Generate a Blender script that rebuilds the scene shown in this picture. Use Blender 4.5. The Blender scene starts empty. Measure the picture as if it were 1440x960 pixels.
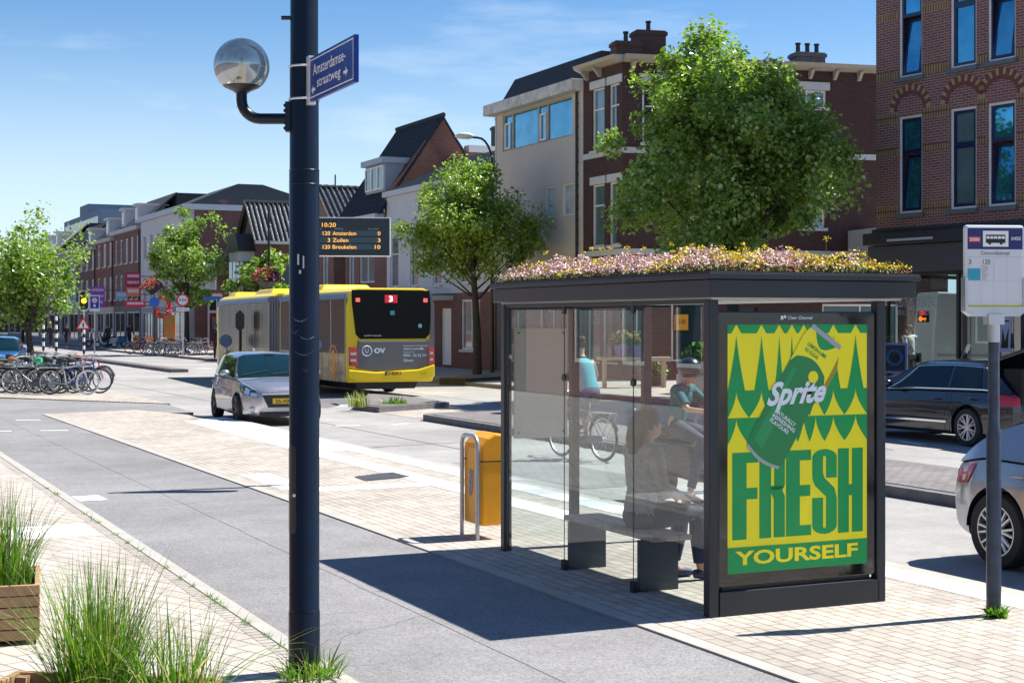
import bpy, bmesh, math, random
from mathutils import Vector, Matrix, noise
R = math.radians
random.seed(7)
scene = bpy.context.scene
COL = scene.collection
# ---------------------------------------------------------------- camera, sky, sun, exposure
F, HY, CH = 2150.0, 452.0, 2.0          # focal length in photo pixels, horizon row, eye height
cam_d = bpy.data.cameras.new('camera'); cam = bpy.data.objects.new('camera', cam_d); COL.objects.link(cam)
cam.location = (0, 0, CH); cam.rotation_euler = (R(90), 0, 0)
cam_d.sensor_width = 36; cam_d.lens = F/1440*36; cam_d.shift_y = -28/1440
cam_d.clip_start = 0.1; cam_d.clip_end = 3000
scene.camera = cam
SUN_EL, SUN_AZ = 56.0, 22.0             # azimuth from +X towards +Y
world = bpy.data.worlds.new('World'); scene.world = world; world.use_nodes = True
wn, wl = world.node_tree.nodes, world.node_tree.links
bg = wn['Background']; bg.inputs['Strength'].default_value = 0.05
sky = wn.new('ShaderNodeTexSky'); sky.sky_type = 'NISHITA'; sky.sun_disc = False
sky.sun_elevation = R(SUN_EL); sky.sun_rotation = R(90-SUN_AZ); sky.altitude = 0
sky.air_density = 1.0; sky.dust_density = 0.2; sky.ozone_density = 3.0
tc = wn.new('ShaderNodeTexCoord'); mp = wn.new('ShaderNodeMapping'); mp.inputs['Scale'].default_value = (3, 3, 16)
nz = wn.new('ShaderNodeTexNoise'); nz.inputs['Scale'].default_value = 1.6; nz.inputs['Detail'].default_value = 6; nz.inputs['Roughness'].default_value = 0.6
cr = wn.new('ShaderNodeValToRGB'); cr.color_ramp.elements[0].position = 0.56; cr.color_ramp.elements[1].position = 0.9
cr.color_ramp.elements[1].color = (0.45, 0.45, 0.45, 1)
mx = wn.new('ShaderNodeMixRGB'); mx.inputs['Color2'].default_value = (11.0, 12.0, 13.0, 1)
wl.new(tc.outputs['Generated'], mp.inputs['Vector']); wl.new(mp.outputs['Vector'], nz.inputs['Vector'])
wl.new(nz.outputs['Fac'], cr.inputs['Fac']); wl.new(cr.outputs['Color'], mx.inputs['Fac'])
# the dry northern summer sky: a cooler tint than the model's, paling towards the horizon
sp_ = wn.new('ShaderNodeSeparateXYZ'); wl.new(tc.outputs['Generated'], sp_.inputs[0])
mr_ = wn.new('ShaderNodeMapRange'); mr_.inputs['From Min'].default_value = 0.0; mr_.inputs['From Max'].default_value = 0.24
mr_.inputs['To Min'].default_value = 0.78; mr_.inputs['To Max'].default_value = 0.0; mr_.interpolation_type = 'SMOOTHERSTEP'; wl.new(sp_.outputs[2], mr_.inputs['Value'])
ti_ = wn.new('ShaderNodeMixRGB'); ti_.blend_type = 'MULTIPLY'; ti_.inputs['Fac'].default_value = 1; ti_.inputs['Color2'].default_value = (0.78, 1.12, 1.40, 1)
wl.new(sky.outputs['Color'], ti_.inputs['Color1'])
hz_ = wn.new('ShaderNodeMixRGB'); hz_.inputs['Color2'].default_value = (9.2, 11.0, 12.2, 1); wl.new(mr_.outputs[0], hz_.inputs['Fac']); wl.new(ti_.outputs[0], hz_.inputs['Color1'])
wl.new(hz_.outputs[0], mx.inputs['Color1']); wl.new(mx.outputs['Color'], bg.inputs['Color'])
SV = Vector((math.cos(R(SUN_EL))*math.cos(R(SUN_AZ)), math.cos(R(SUN_EL))*math.sin(R(SUN_AZ)), math.sin(R(SUN_EL))))
sd = bpy.data.lights.new('sun', 'SUN'); sd.energy = 5.0; sd.angle = R(0.53); sd.color = (1.0, 0.95, 0.87)
so = bpy.data.objects.new('sun', sd); COL.objects.link(so); so.rotation_euler = SV.to_track_quat('Z', 'Y').to_euler()
so.location = (10, 5, 30)
scene.view_settings.view_transform = 'Standard'; scene.view_settings.look = 'None'
scene.view_settings.exposure = 1.0; scene.view_settings.gamma = 1.0
scene.render.engine = 'CYCLES'
scene.cycles.max_bounces = 8; scene.cycles.transparent_max_bounces = 24

# ---------------------------------------------------------------- placing
D = Vector((-0.4226, 0.9063, 0)); N = Vector((0.9063, 0.4226, 0))   # along the street (away), across it (to the right)
ST = R(25)                                                          # street frame: local x = N, local y = D
RZ = -0.10                                                          # road level
def G(px, py, z=0.0):
    Y = (CH-z)*F/(py-HY); return Vector(((px-720)/F*Y, Y, z))
def A(px, py, Y): return Vector(((px-720)/F*Y, Y, CH+(HY-py)/F*Y))
def P(s, t, z=0.0): return D*s+N*t+Vector((0, 0, z))
def stv(v): return (v.dot(D), v.dot(N))
# ---------------------------------------------------------------- objects
def tag(o, label=None, cat=None, group=None, kind=None):
    if label: o['label'] = label
    if cat: o['category'] = cat
    if group: o['group'] = group
    if kind: o['kind'] = kind
    return o
def thing(name, label, cat, loc=(0, 0, 0), rz=0.0, group=None):
    o = bpy.data.objects.new(name, None); COL.objects.link(o); o.empty_display_size = 0.2
    o.location = loc; o.rotation_euler = (0, 0, rz)
    return tag(o, label, cat, group)
def children(o): return [c for c in bpy.data.objects if c.parent == o]
def copy_tree(o, loc=None, rz=None, label=None, group=None, parent=None, kids=None):
    c = o.copy(); COL.objects.link(c); c.parent = parent
    if loc is not None: c.location = loc
    if rz is not None: c.rotation_euler = (0, 0, rz)
    if label: c['label'] = label
    if group: c['group'] = group
    for ch in children(o): copy_tree(ch, parent=c)
    return c
class MB:
    def __init__(s): s.v = []; s.f = []; s.m = []
    def add(s, vs, fs, mi=0):
        b = len(s.v); s.v += [tuple(v) for v in vs]; s.f += [tuple(i+b for i in f) for f in fs]; s.m += [mi]*len(fs)
    def box(s, x0, x1, y0, y1, z0, z1, mi=0):
        vs = [(x, y, z) for z in (z0, z1) for y in (y0, y1) for x in (x0, x1)]
        s.add(vs, [(0,2,3,1),(4,5,7,6),(0,1,5,4),(2,6,7,3),(0,4,6,2),(1,3,7,5)], mi); return s
    def taper(s, x0, x1, y0, y1, z0, z1, ix, iy, mi=0):
        vs = [(x0,y0,z0),(x1,y0,z0),(x1,y1,z0),(x0,y1,z0),(x0+ix,y0+iy,z1),(x1-ix,y0+iy,z1),(x1-ix,y1-iy,z1),(x0+ix,y1-iy,z1)]
        s.add(vs, [(3,2,1,0),(4,5,6,7),(0,1,5,4),(1,2,6,5),(2,3,7,6),(3,0,4,7)], mi); return s
    def quad(s, a, b, c, d, mi=0): s.add([a, b, c, d], [(0,1,2,3)], mi); return s
    def prism(s, poly, a0, a1, axis='x', mi=0):          # poly in the two other axes, in order
        def pt(p, a):
            if axis == 'x': return (a, p[0], p[1])
            if axis == 'y': return (p[0], a, p[1])
            return (p[0], p[1], a)
        n = len(poly); vs = [pt(p, a0) for p in poly]+[pt(p, a1) for p in poly]
        fs = [tuple(range(n-1, -1, -1)), tuple(range(n, 2*n))]+[(i, (i+1) % n, n+(i+1) % n, n+i) for i in range(n)]
        s.add(vs, fs, mi); return s
    def tube(s, pts, r, seg=8, mi=0, caps=True, flat=1.0):
        pts = [Vector(p) for p in pts]; n = len(pts); rs = r if isinstance(r, (list, tuple)) else [r]*n
        base = []; up = None; vs = []
        for i, p in enumerate(pts):
            t = (pts[min(i+1, n-1)]-pts[max(i-1, 0)]).normalized()
            if up is None:
                up = Vector((0, 0, 1)) if abs(t.z) < 0.9 else Vector((1, 0, 0))
            a = (up-t*up.dot(t)); a = a.normalized() if a.length > 1e-6 else t.orthogonal().normalized()
            up = a; b = t.cross(a)
            for k in range(seg):
                an = 2*math.pi*k/seg; vs.append(p+a*math.cos(an)*rs[i]+b*math.sin(an)*rs[i]*flat)
        fs = [(i*seg+k, i*seg+(k+1) % seg, (i+1)*seg+(k+1) % seg, (i+1)*seg+k) for i in range(n-1) for k in range(seg)]
        if caps: fs += [tuple(range(seg-1, -1, -1)), tuple((n-1)*seg+k for k in range(seg))]
        s.add(vs, fs, mi); return s
    def lathe(s, prof, c=(0, 0, 0), seg=20, axis='z', mi=0, caps=True):
        vs = []
        for (r, h) in prof:
            for k in range(seg):
                an = 2*math.pi*k/seg; x, y = r*math.cos(an), r*math.sin(an)
                p = (x, y, h) if axis == 'z' else ((x, h, y) if axis == 'y' else (h, x, y))
                vs.append((p[0]+c[0], p[1]+c[1], p[2]+c[2]))
        n = len(prof)
        fs = [(i*seg+k, i*seg+(k+1) % seg, (i+1)*seg+(k+1) % seg, (i+1)*seg+k) for i in range(n-1) for k in range(seg)]
        if caps and prof[0][0] > 1e-4: fs.append(tuple(range(seg-1, -1, -1)))
        if caps and prof[-1][0] > 1e-4: fs.append(tuple((n-1)*seg+k for k in range(seg)))
        s.add(vs, fs, mi); return s
    def ball(s, c, r, seg=12, rings=8, sc=(1, 1, 1), mi=0):
        pr = [(math.sin(math.pi*i/rings), -math.cos(math.pi*i/rings)) for i in range(rings+1)]
        vs = []
        for (q, h) in pr:
            for k in range(seg):
                an = 2*math.pi*k/seg; vs.append((c[0]+r*sc[0]*q*math.cos(an), c[1]+r*sc[1]*q*math.sin(an), c[2]+r*sc[2]*h))
        s.add(vs, [(i*seg+k, i*seg+(k+1) % seg, (i+1)*seg+(k+1) % seg, (i+1)*seg+k) for i in range(rings) for k in range(seg)], mi); return s
    def torus(s, c, Rr, r, axis='y', seg=32, rs=8, mi=0, fl=1.0):
        vs = []
        for i in range(seg):
            a = 2*math.pi*i/seg
            for k in range(rs):
                b = 2*math.pi*k/rs; rr = Rr+r*math.cos(b); h = r*fl*math.sin(b); x, y = rr*math.cos(a), rr*math.sin(a)
                p = (x, h, y) if axis == 'y' else ((x, y, h) if axis == 'z' else (h, x, y))
                vs.append((p[0]+c[0], p[1]+c[1], p[2]+c[2]))
        s.add(vs, [(i*rs+k, i*rs+(k+1) % rs, ((i+1) % seg)*rs+(k+1) % rs, ((i+1) % seg)*rs+k) for i in range(seg) for k in range(rs)], mi); return s
    def poly(s, pts, mi=0): s.add(pts, [tuple(range(len(pts)))], mi); return s
    def build(s, name, mats, parent=None, smooth=False, bevel=0.0, loc=None, rz=None, weld=True):
        me = bpy.data.meshes.new(name); me.from_pydata(s.v, [], s.f)
        ms = mats if isinstance(mats, (list, tuple)) else [mats]
        for m in ms: me.materials.append(m)
        if len(ms) > 1: me.polygons.foreach_set('material_index', s.m)
        if weld and len(s.v) < 30000:
            bm = bmesh.new(); bm.from_mesh(me); bmesh.ops.remove_doubles(bm, verts=bm.verts, dist=1e-5)
            bmesh.ops.recalc_face_normals(bm, faces=bm.faces); bm.to_mesh(me); bm.free()
        if smooth:
            me.polygons.foreach_set('use_smooth', [True]*len(me.polygons))
            try: me.set_sharp_from_angle(angle=R(40))
            except Exception: pass
        me.update()
        o = bpy.data.objects.new(name, me); COL.objects.link(o); o.parent = parent
        if loc is not None: o.location = loc
        if rz is not None: o.rotation_euler = (0, 0, rz)
        if bevel:
            bv = o.modifiers.new('bevel', 'BEVEL'); bv.width = bevel; bv.segments = 2; bv.limit_method = 'ANGLE'; bv.angle_limit = R(40)
        return o
# ---------------------------------------------------------------- materials
MATS = {}
def mat(name, col, rough=0.6, metal=0.0, var=0.0, vscale=5.0, bump=0.0, bscale=60.0, emit=0.0, spec=0.5, dark=None, coat=0.0):
    if name in MATS: return MATS[name]
    m = bpy.data.materials.new(name); m.use_nodes = True; nt = m.node_tree; b = nt.nodes['Principled BSDF']
    b.inputs['Base Color'].default_value = (*col, 1); b.inputs['Roughness'].default_value = rough; b.inputs['Metallic'].default_value = metal
    b.inputs['Specular IOR Level'].default_value = spec
    if coat: b.inputs['Coat Weight'].default_value = coat; b.inputs['Coat Roughness'].default_value = 0.03
    if emit: b.inputs['Emission Color'].default_value = (*col, 1); b.inputs['Emission Strength'].default_value = emit
    if var or bump:
        t = nt.nodes.new('ShaderNodeTexCoord')
    if var:
        n = nt.nodes.new('ShaderNodeTexNoise'); n.inputs['Scale'].default_value = vscale; n.inputs['Detail'].default_value = 5
        n.inputs['Roughness'].default_value = 0.65
        nt.links.new(t.outputs['Object'], n.inputs['Vector'])
        r = nt.nodes.new('ShaderNodeValToRGB'); r.color_ramp.elements[0].position = 0.3; r.color_ramp.elements[1].position = 0.7
        lo = dark if dark else tuple(max(0, c*(1-var)) for c in col); hi = tuple(min(1, c*(1+var*0.7)) for c in col)
        r.color_ramp.elements[0].color = (*lo, 1); r.color_ramp.elements[1].color = (*hi, 1)
        nt.links.new(n.outputs['Fac'], r.inputs['Fac']); nt.links.new(r.outputs['Color'], b.inputs['Base Color'])
    if bump:
        n2 = nt.nodes.new('ShaderNodeTexNoise'); n2.inputs['Scale'].default_value = bscale; n2.inputs['Detail'].default_value = 3
        nt.links.new(t.outputs['Object'], n2.inputs['Vector'])
        bp = nt.nodes.new('ShaderNodeBump'); bp.inputs['Strength'].default_value = bump; bp.inputs['Distance'].default_value = 0.01
        nt.links.new(n2.outputs['Fac'], bp.inputs['Height']); nt.links.new(bp.outputs['Normal'], b.inputs['Normal'])
    MATS[name] = m; return m
def brickmat(name, c1, c2, mortar, w=0.21, h=0.065, ms=0.012, wall=True, rough=0.85, bump=0.4, big=0.25, rot=0.0, offset=0.5, contrast=True, bigscale=0.5):
    if name in MATS: return MATS[name]
    m = bpy.data.materials.new(name); m.use_nodes = True; nt = m.node_tree; L = nt.links; b = nt.nodes['Principled BSDF']
    b.inputs['Roughness'].default_value = rough; b.inputs['Specular IOR Level'].default_value = 0.3
    t = nt.nodes.new('ShaderNodeTexCoord'); src = t.outputs['Object']
    if wall:
        sp = nt.nodes.new('ShaderNodeSeparateXYZ'); L.new(src, sp.inputs[0])
        ad = nt.nodes.new('ShaderNodeMath'); L.new(sp.outputs[0], ad.inputs[0]); L.new(sp.outputs[1], ad.inputs[1])
        cb = nt.nodes.new('ShaderNodeCombineXYZ'); L.new(ad.outputs[0], cb.inputs[0]); L.new(sp.outputs[2], cb.inputs[1]); src = cb.outputs[0]
    elif rot:
        mpn = nt.nodes.new('ShaderNodeMapping'); mpn.inputs['Rotation'].default_value = (0, 0, rot); L.new(src, mpn.inputs[0]); src = mpn.outputs[0]
    br = nt.nodes.new('ShaderNodeTexBrick'); L.new(src, br.inputs['Vector'])
    br.inputs['Color1'].default_value = (*c1, 1); br.inputs['Color2'].default_value = (*c2, 1); br.inputs['Mortar'].default_value = (*mortar, 1)
    br.inputs['Scale'].default_value = 1.0; br.inputs['Brick Width'].default_value = w; br.inputs['Row Height'].default_value = h
    br.inputs['Mortar Size'].default_value = ms; br.inputs['Mortar Smooth'].default_value = 0.2; br.offset = offset
    col = br.outputs['Color']
    if not wall:                                         # trodden paving: grey stains and scattered dark bricks
        n3 = nt.nodes.new('ShaderNodeTexNoise'); n3.inputs['Scale'].default_value = 2.6; n3.inputs['Detail'].default_value = 7; n3.inputs['Roughness'].default_value = 0.75; L.new(t.outputs['Object'], n3.inputs['Vector'])
        r3 = nt.nodes.new('ShaderNodeMapRange'); r3.inputs['From Min'].default_value = 0.35; r3.inputs['From Max'].default_value = 0.6; r3.inputs['To Min'].default_value = 0.80; r3.inputs['To Max'].default_value = 1.05; L.new(n3.outputs['Fac'], r3.inputs['Value'])
        m3 = nt.nodes.new('ShaderNodeMixRGB'); m3.blend_type = 'MULTIPLY'; m3.inputs['Fac'].default_value = 1; L.new(col, m3.inputs['Color1']); L.new(r3.outputs[0], m3.inputs['Color2']); col = m3.outputs[0]
    n = nt.nodes.new('ShaderNodeTexNoise'); n.inputs['Scale'].default_value = bigscale; n.inputs['Detail'].default_value = 8; n.inputs['Roughness'].default_value = 0.7
    L.new(t.outputs['Object'], n.inputs['Vector'])
    mr = nt.nodes.new('ShaderNodeMapRange'); mr.inputs['From Min'].default_value = 0.3; mr.inputs['From Max'].default_value = 0.7
    mr.inputs['To Min'].default_value = 1-big; mr.inputs['To Max'].default_value = 1+big*0.6; L.new(n.outputs['Fac'], mr.inputs['Value'])
    mm = nt.nodes.new('ShaderNodeMixRGB'); mm.blend_type = 'MULTIPLY'; mm.inputs['Fac'].default_value = 1
    L.new(col, mm.inputs['Color1']); L.new(mr.outputs[0], mm.inputs['Color2']); L.new(mm.outputs[0], b.inputs['Base Color'])
    if bump:
        bp = nt.nodes.new('ShaderNodeBump'); bp.inputs['Strength'].default_value = bump; bp.inputs['Distance'].default_value = 0.006; bp.invert = True
        L.new(br.outputs['Fac'], bp.inputs['Height']); L.new(bp.outputs['Normal'], b.inputs['Normal'])
    MATS[name] = m; return m
def glassmat(name, tint=(0.93, 0.97, 0.96), base=0.04, rough=0.0, k=1.0):
    m = bpy.data.materials.new(name); m.use_nodes = True; nt = m.node_tree; L = nt.links; nt.nodes.remove(nt.nodes['Principled BSDF'])
    out = nt.nodes['Material Output']; tr = nt.nodes.new('ShaderNodeBsdfTransparent'); tr.inputs['Color'].default_value = (*tint, 1)
    gl = nt.nodes.new('ShaderNodeBsdfGlossy'); gl.inputs['Roughness'].default_value = rough
    ge = nt.nodes.new('ShaderNodeNewGeometry'); dt = nt.nodes.new('ShaderNodeVectorMath'); dt.operation = 'DOT_PRODUCT'
    L.new(ge.outputs['Normal'], dt.inputs[0]); L.new(ge.outputs['Incoming'], dt.inputs[1])
    ab = nt.nodes.new('ShaderNodeMath'); ab.operation = 'ABSOLUTE'; L.new(dt.outputs['Value'], ab.inputs[0])
    iv = nt.nodes.new('ShaderNodeMath'); iv.operation = 'SUBTRACT'; iv.inputs[0].default_value = 1; L.new(ab.outputs[0], iv.inputs[1])
    pw_ = nt.nodes.new('ShaderNodeMath'); pw_.operation = 'POWER'; pw_.inputs[1].default_value = 5; L.new(iv.outputs[0], pw_.inputs[0])
    mu = nt.nodes.new('ShaderNodeMath'); mu.operation = 'MULTIPLY_ADD'; mu.inputs[1].default_value = k; mu.inputs[2].default_value = base; mu.use_clamp = True
    L.new(pw_.outputs[0], mu.inputs[0]); ms = nt.nodes.new('ShaderNodeMixShader'); L.new(mu.outputs[0], ms.inputs[0])
    L.new(tr.outputs[0], ms.inputs[1]); L.new(gl.outputs[0], ms.inputs[2]); L.new(ms.outputs[0], out.inputs['Surface'])
    MATS[name] = m; return m
def leafmat(name, c1, c2, trans=0.35, scale=1.2, rough=0.45):
    m = bpy.data.materials.new(name); m.use_nodes = True; nt = m.node_tree; L = nt.links; b = nt.nodes['Principled BSDF']
    b.inputs['Roughness'].default_value = rough; b.inputs['Specular IOR Level'].default_value = 0.5
    t = nt.nodes.new('ShaderNodeTexCoord'); n = nt.nodes.new('ShaderNodeTexNoise'); n.inputs['Scale'].default_value = scale*6; n.inputs['Detail'].default_value = 2
    L.new(t.outputs['Object'], n.inputs['Vector']); r = nt.nodes.new('ShaderNodeValToRGB')
    r.color_ramp.elements[0].position = 0.35; r.color_ramp.elements[1].position = 0.65
    r.color_ramp.elements[0].color = (*c1, 1); r.color_ramp.elements[1].color = (*c2, 1)
    L.new(n.outputs['Fac'], r.inputs['Fac']); L.new(r.outputs['Color'], b.inputs['Base Color'])
    tl = nt.nodes.new('ShaderNodeBsdfTranslucent'); mc = nt.nodes.new('ShaderNodeMixRGB'); mc.blend_type = 'MULTIPLY'; mc.inputs[0].default_value = 1
    mc.inputs['Color2'].default_value = (1.3, 1.5, 0.5, 1); L.new(r.outputs['Color'], mc.inputs['Color1']); L.new(mc.outputs[0], tl.inputs['Color'])
    ms = nt.nodes.new('ShaderNodeMixShader'); ms.inputs[0].default_value = trans; L.new(b.outputs[0], ms.inputs[1]); L.new(tl.outputs[0], ms.inputs[2])
    L.new(ms.outputs[0], nt.nodes['Material Output'].inputs['Surface']); MATS[name] = m; return m
def asphmat(name, col):
    m = bpy.data.materials.new(name); m.use_nodes = True; nt = m.node_tree; L = nt.links; b = nt.nodes['Principled BSDF']; b.inputs['Roughness'].default_value = 0.9; b.inputs['Specular IOR Level'].default_value = 0.3
    t = nt.nodes.new('ShaderNodeTexCoord'); out = None
    for sc, det, lo, hi in ((0.3, 6, 0.80, 1.14), (2.2, 6, 0.90, 1.08), (14, 4, 0.93, 1.06), (70, 2, 0.72, 1.3), (260, 1, 0.8, 1.25)):
        n = nt.nodes.new('ShaderNodeTexNoise'); n.inputs['Scale'].default_value = sc; n.inputs['Detail'].default_value = det; L.new(t.outputs['Object'], n.inputs['Vector'])
        r = nt.nodes.new('ShaderNodeMapRange'); r.inputs['From Min'].default_value = 0.3; r.inputs['From Max'].default_value = 0.7; r.inputs['To Min'].default_value = lo; r.inputs['To Max'].default_value = hi; L.new(n.outputs['Fac'], r.inputs['Value'])
        if out is None: out = r.outputs[0]
        else: q = nt.nodes.new('ShaderNodeMath'); q.operation = 'MULTIPLY'; L.new(out, q.inputs[0]); L.new(r.outputs[0], q.inputs[1]); out = q.outputs[0]
    mm = nt.nodes.new('ShaderNodeMixRGB'); mm.blend_type = 'MULTIPLY'; mm.inputs['Fac'].default_value = 1; mm.inputs['Color1'].default_value = (*col, 1); L.new(out, mm.inputs['Color2']); L.new(mm.outputs[0], b.inputs['Base Color'])
    n2 = nt.nodes.new('ShaderNodeTexNoise'); n2.inputs['Scale'].default_value = 120; L.new(t.outputs['Object'], n2.inputs['Vector']); bp = nt.nodes.new('ShaderNodeBump'); bp.inputs['Strength'].default_value = 0.5; bp.inputs['Distance'].default_value = 0.004
    L.new(n2.outputs['Fac'], bp.inputs['Height']); L.new(bp.outputs['Normal'], b.inputs['Normal']); return m
asphalt = asphmat('asphalt_road', (0.285, 0.278, 0.270))
path_asph = asphmat('asphalt_path', (0.205, 0.202, 0.206))
patch_asph = asphmat('asphalt_patch', (0.15, 0.15, 0.155))
paver = brickmat('platform_paving', (0.46, 0.415, 0.365), (0.375, 0.335, 0.295), (0.17, 0.15, 0.13), w=0.21, h=0.105, ms=0.006, wall=False, big=0.2, rot=R(90))
paver_walk = brickmat('sidewalk_paving', (0.47, 0.43, 0.385), (0.41, 0.37, 0.33), (0.15, 0.13, 0.11), w=0.30, h=0.15, ms=0.006, wall=False, big=0.16, rot=R(68))
paver_far = brickmat('far_paving', (0.46, 0.42, 0.37), (0.38, 0.34, 0.31), (0.2, 0.18, 0.16), w=0.3, h=0.15, ms=0.01, wall=False, big=0.2)
kerbm = mat('kerb_concrete', (0.36, 0.345, 0.315), 0.85, var=0.15, vscale=3, bump=0.3, bscale=80)
kerbdark = mat('median_kerb_stone', (0.14, 0.135, 0.14), 0.85, var=0.25, vscale=4, bump=0.4, bscale=60)
median_top = brickmat('median_paving', (0.24, 0.22, 0.22), (0.18, 0.17, 0.17), (0.1, 0.09, 0.09), w=0.2, h=0.1, ms=0.01, wall=False, big=0.25)
whitep = mat('white_paint', (0.78, 0.77, 0.74), 0.7, var=0.12, vscale=6)
whitetile = brickmat('white_tile', (0.82, 0.81, 0.79), (0.74, 0.73, 0.72), (0.5, 0.48, 0.46), w=0.3, h=0.3, ms=0.006, wall=False, big=0.08, offset=0)
anth = mat('anthracite_paint', (0.020, 0.024, 0.032), 0.38, spec=0.4, var=0.12, vscale=3)
anth_pole = mat('dark_blue_pole_paint', (0.004, 0.008, 0.020), 0.30, spec=0.35, var=0.3, vscale=6)
blackm = mat('black_metal', (0.012, 0.012, 0.014), 0.4)
steel = mat('galvanised_steel', (0.5, 0.52, 0.55), 0.4, metal=0.7, var=0.1)
alum = mat('aluminium', (0.7, 0.71, 0.72), 0.35, metal=0.5)
rubber = mat('black_rubber', (0.018, 0.018, 0.018), 0.75)
white = mat('white_enamel', (0.8, 0.8, 0.79), 0.4)
wframe = mat('white_window_frame', (0.72, 0.71, 0.68), 0.5, var=0.06)
cream = mat('cream_trim', (0.36, 0.33, 0.28), 0.6, var=0.1)
glass_sh = glassmat('shelter_glass', (0.93, 0.97, 0.965), base=0.06, k=0.9)
# ---------------------------------------------------------------- panel helpers: drawing on a flat face at its own place
class Face:
    def __init__(s, O, Rr, U): s.O = Vector(O); s.R = Vector(Rr).normalized(); s.U = Vector(U).normalized(); s.n = s.R.cross(s.U)
    def p(s, x, y, off=0.0): return s.O+s.R*x+s.U*y+s.n*off
def flat(mb, fc, pts, off, mi=0): mb.poly([fc.p(x, y, off) for x, y in pts], mi)
def rect(x0, y0, x1, y1): return [(x0, y0), (x1, y0), (x1, y1), (x0, y1)]
DG = None
def lettering(txt, fc, x, y, h, m, parent, w=None, off=0.003, bold=0.0, name='lettering', shear=0.0, rot=0.0, align='LEFT', thick=0.0):
    cu = bpy.data.curves.new('t', 'FONT'); cu.body = txt; cu.size = 1; cu.offset = bold; cu.shear = shear; cu.resolution_u = 3
    if thick: cu.extrude = thick/max(h, 1e-3)/2
    o = bpy.data.objects.new('t', cu); COL.objects.link(o)
    dg = bpy.context.evaluated_depsgraph_get(); me = bpy.data.meshes.new_from_object(o.evaluated_get(dg)); bpy.data.objects.remove(o)
    xs = [v.co.x for v in me.vertices]; ys = [v.co.y for v in me.vertices]
    if not xs: return None
    x0, x1, y0, y1 = min(xs), max(xs), min(ys), max(ys)
    sy = h/(y1-y0); sx = (w/(x1-x0)) if w else sy
    if align == 'CENTER': x = x-(x1-x0)*sx/2
    ca, sa = math.cos(rot), math.sin(rot)
    for v in me.vertices:
        a = (v.co.x-x0)*sx; b = (v.co.y-y0)*sy
        v.co = fc.p(x+a*ca-b*sa, y+a*sa+b*ca, off+v.co.z*h)
    me.materials.clear(); me.materials.append(m); me.name = name
    ob = bpy.data.objects.new(name, me); COL.objects.link(ob); ob.parent = parent; return ob
# ---------------------------------------------------------------- the ground
def sheet(name, pts_st, z, m, z0=None, kerb=None, kerb_w=0.0):
    """polygon in street coordinates (s, t); object frame turned with the street so paving runs along it"""
    mb = MB(); pl = [(t, s) for s, t in pts_st]
    if z0 is None: mb.poly([(x, y, z) for x, y in pl])
    else: mb.prism(pl, z0, z, 'z')
    o = mb.build(name, m, rz=ST); tag(o, kind='structure'); return o
g = MB(); g.poly([(-900, -900, RZ), (900, -900, RZ), (900, 1500, RZ), (-900, 1500, RZ)])
tag(g.build('road', asphalt), kind='structure')
def gp(px, py, z=0.0): return stv(G(px, py, z))
sheet('sidewalk', [(-30, -40), (260, -40), (260, 2.60), (-30, 2.60)], 0.0, paver_walk, z0=-0.3)
sheet('sidewalk_border', [(-30, 2.60), (260, 2.60), (260, 2.69), (-30, 2.69)], 0.002, brickmat('border_bricks', (0.42, 0.38, 0.34), (0.36, 0.33, 0.30), (0.1, 0.09, 0.08), w=0.09, h=0.4, ms=0.008, wall=False, rot=R(90), offset=0), z0=-0.3)
sheet('sidewalk_kerb', [(-30, 2.70), (260, 2.70), (260, 2.81), (-30, 2.81)], 0.004, kerbm, z0=-0.3)
# cycle path: one even strip, widening where it meets the crossing
sheet('cycle_path', [(-30, 2.80), (260, 2.80), (260, 4.6), (60, 4.7), (42.0, 4.7), (37.2, 8.1), (33.6, 7.9), (34.2, 4.75), (17, 4.93), (5, 5.03), (-30, 5.05)], -0.006, path_asph, z0=-0.3)
plat = [(-30, 5.17), (5, 5.15), (17, 5.05), (34.2, 4.87), (35.0, 6.9), (31.2, 8.0), (25, 8.02), (17, 8.08), (-30, 8.1)]
sheet('platform', plat, 0.004, paver, z0=-0.3)
mb = MB()
def strip(mb, a, b, w, z0, z1):
    (s0, t0), (s1, t1) = a, b; mb.prism([(t0, s0), (t0+w, s0), (t1+w, s1), (t1, s1)], z0, z1, 'z')
for a, b in (((-30, 5.05), (5, 5.03)), ((5, 5.03), (17, 4.93)), ((17, 4.93), (34.2, 4.75))): strip(mb, a, b, 0.12, -0.3, 0.008)
for a, b in (((-30, 8.10), (17, 8.08)), ((17, 8.08), (25, 8.02)), ((25, 8.02), (31.2, 8.0))): strip(mb, a, b, 0.16, -0.3, 0.0)
tag(mb.build('platform_kerb', kerbm, rz=ST), kind='structure')
sheet('bicycle_parking_paving', [(42.4, 4.8), (37.3, 8.2), (130, 8.0), (130, 4.8)], 0.004, paver, z0=-0.3)
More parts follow.
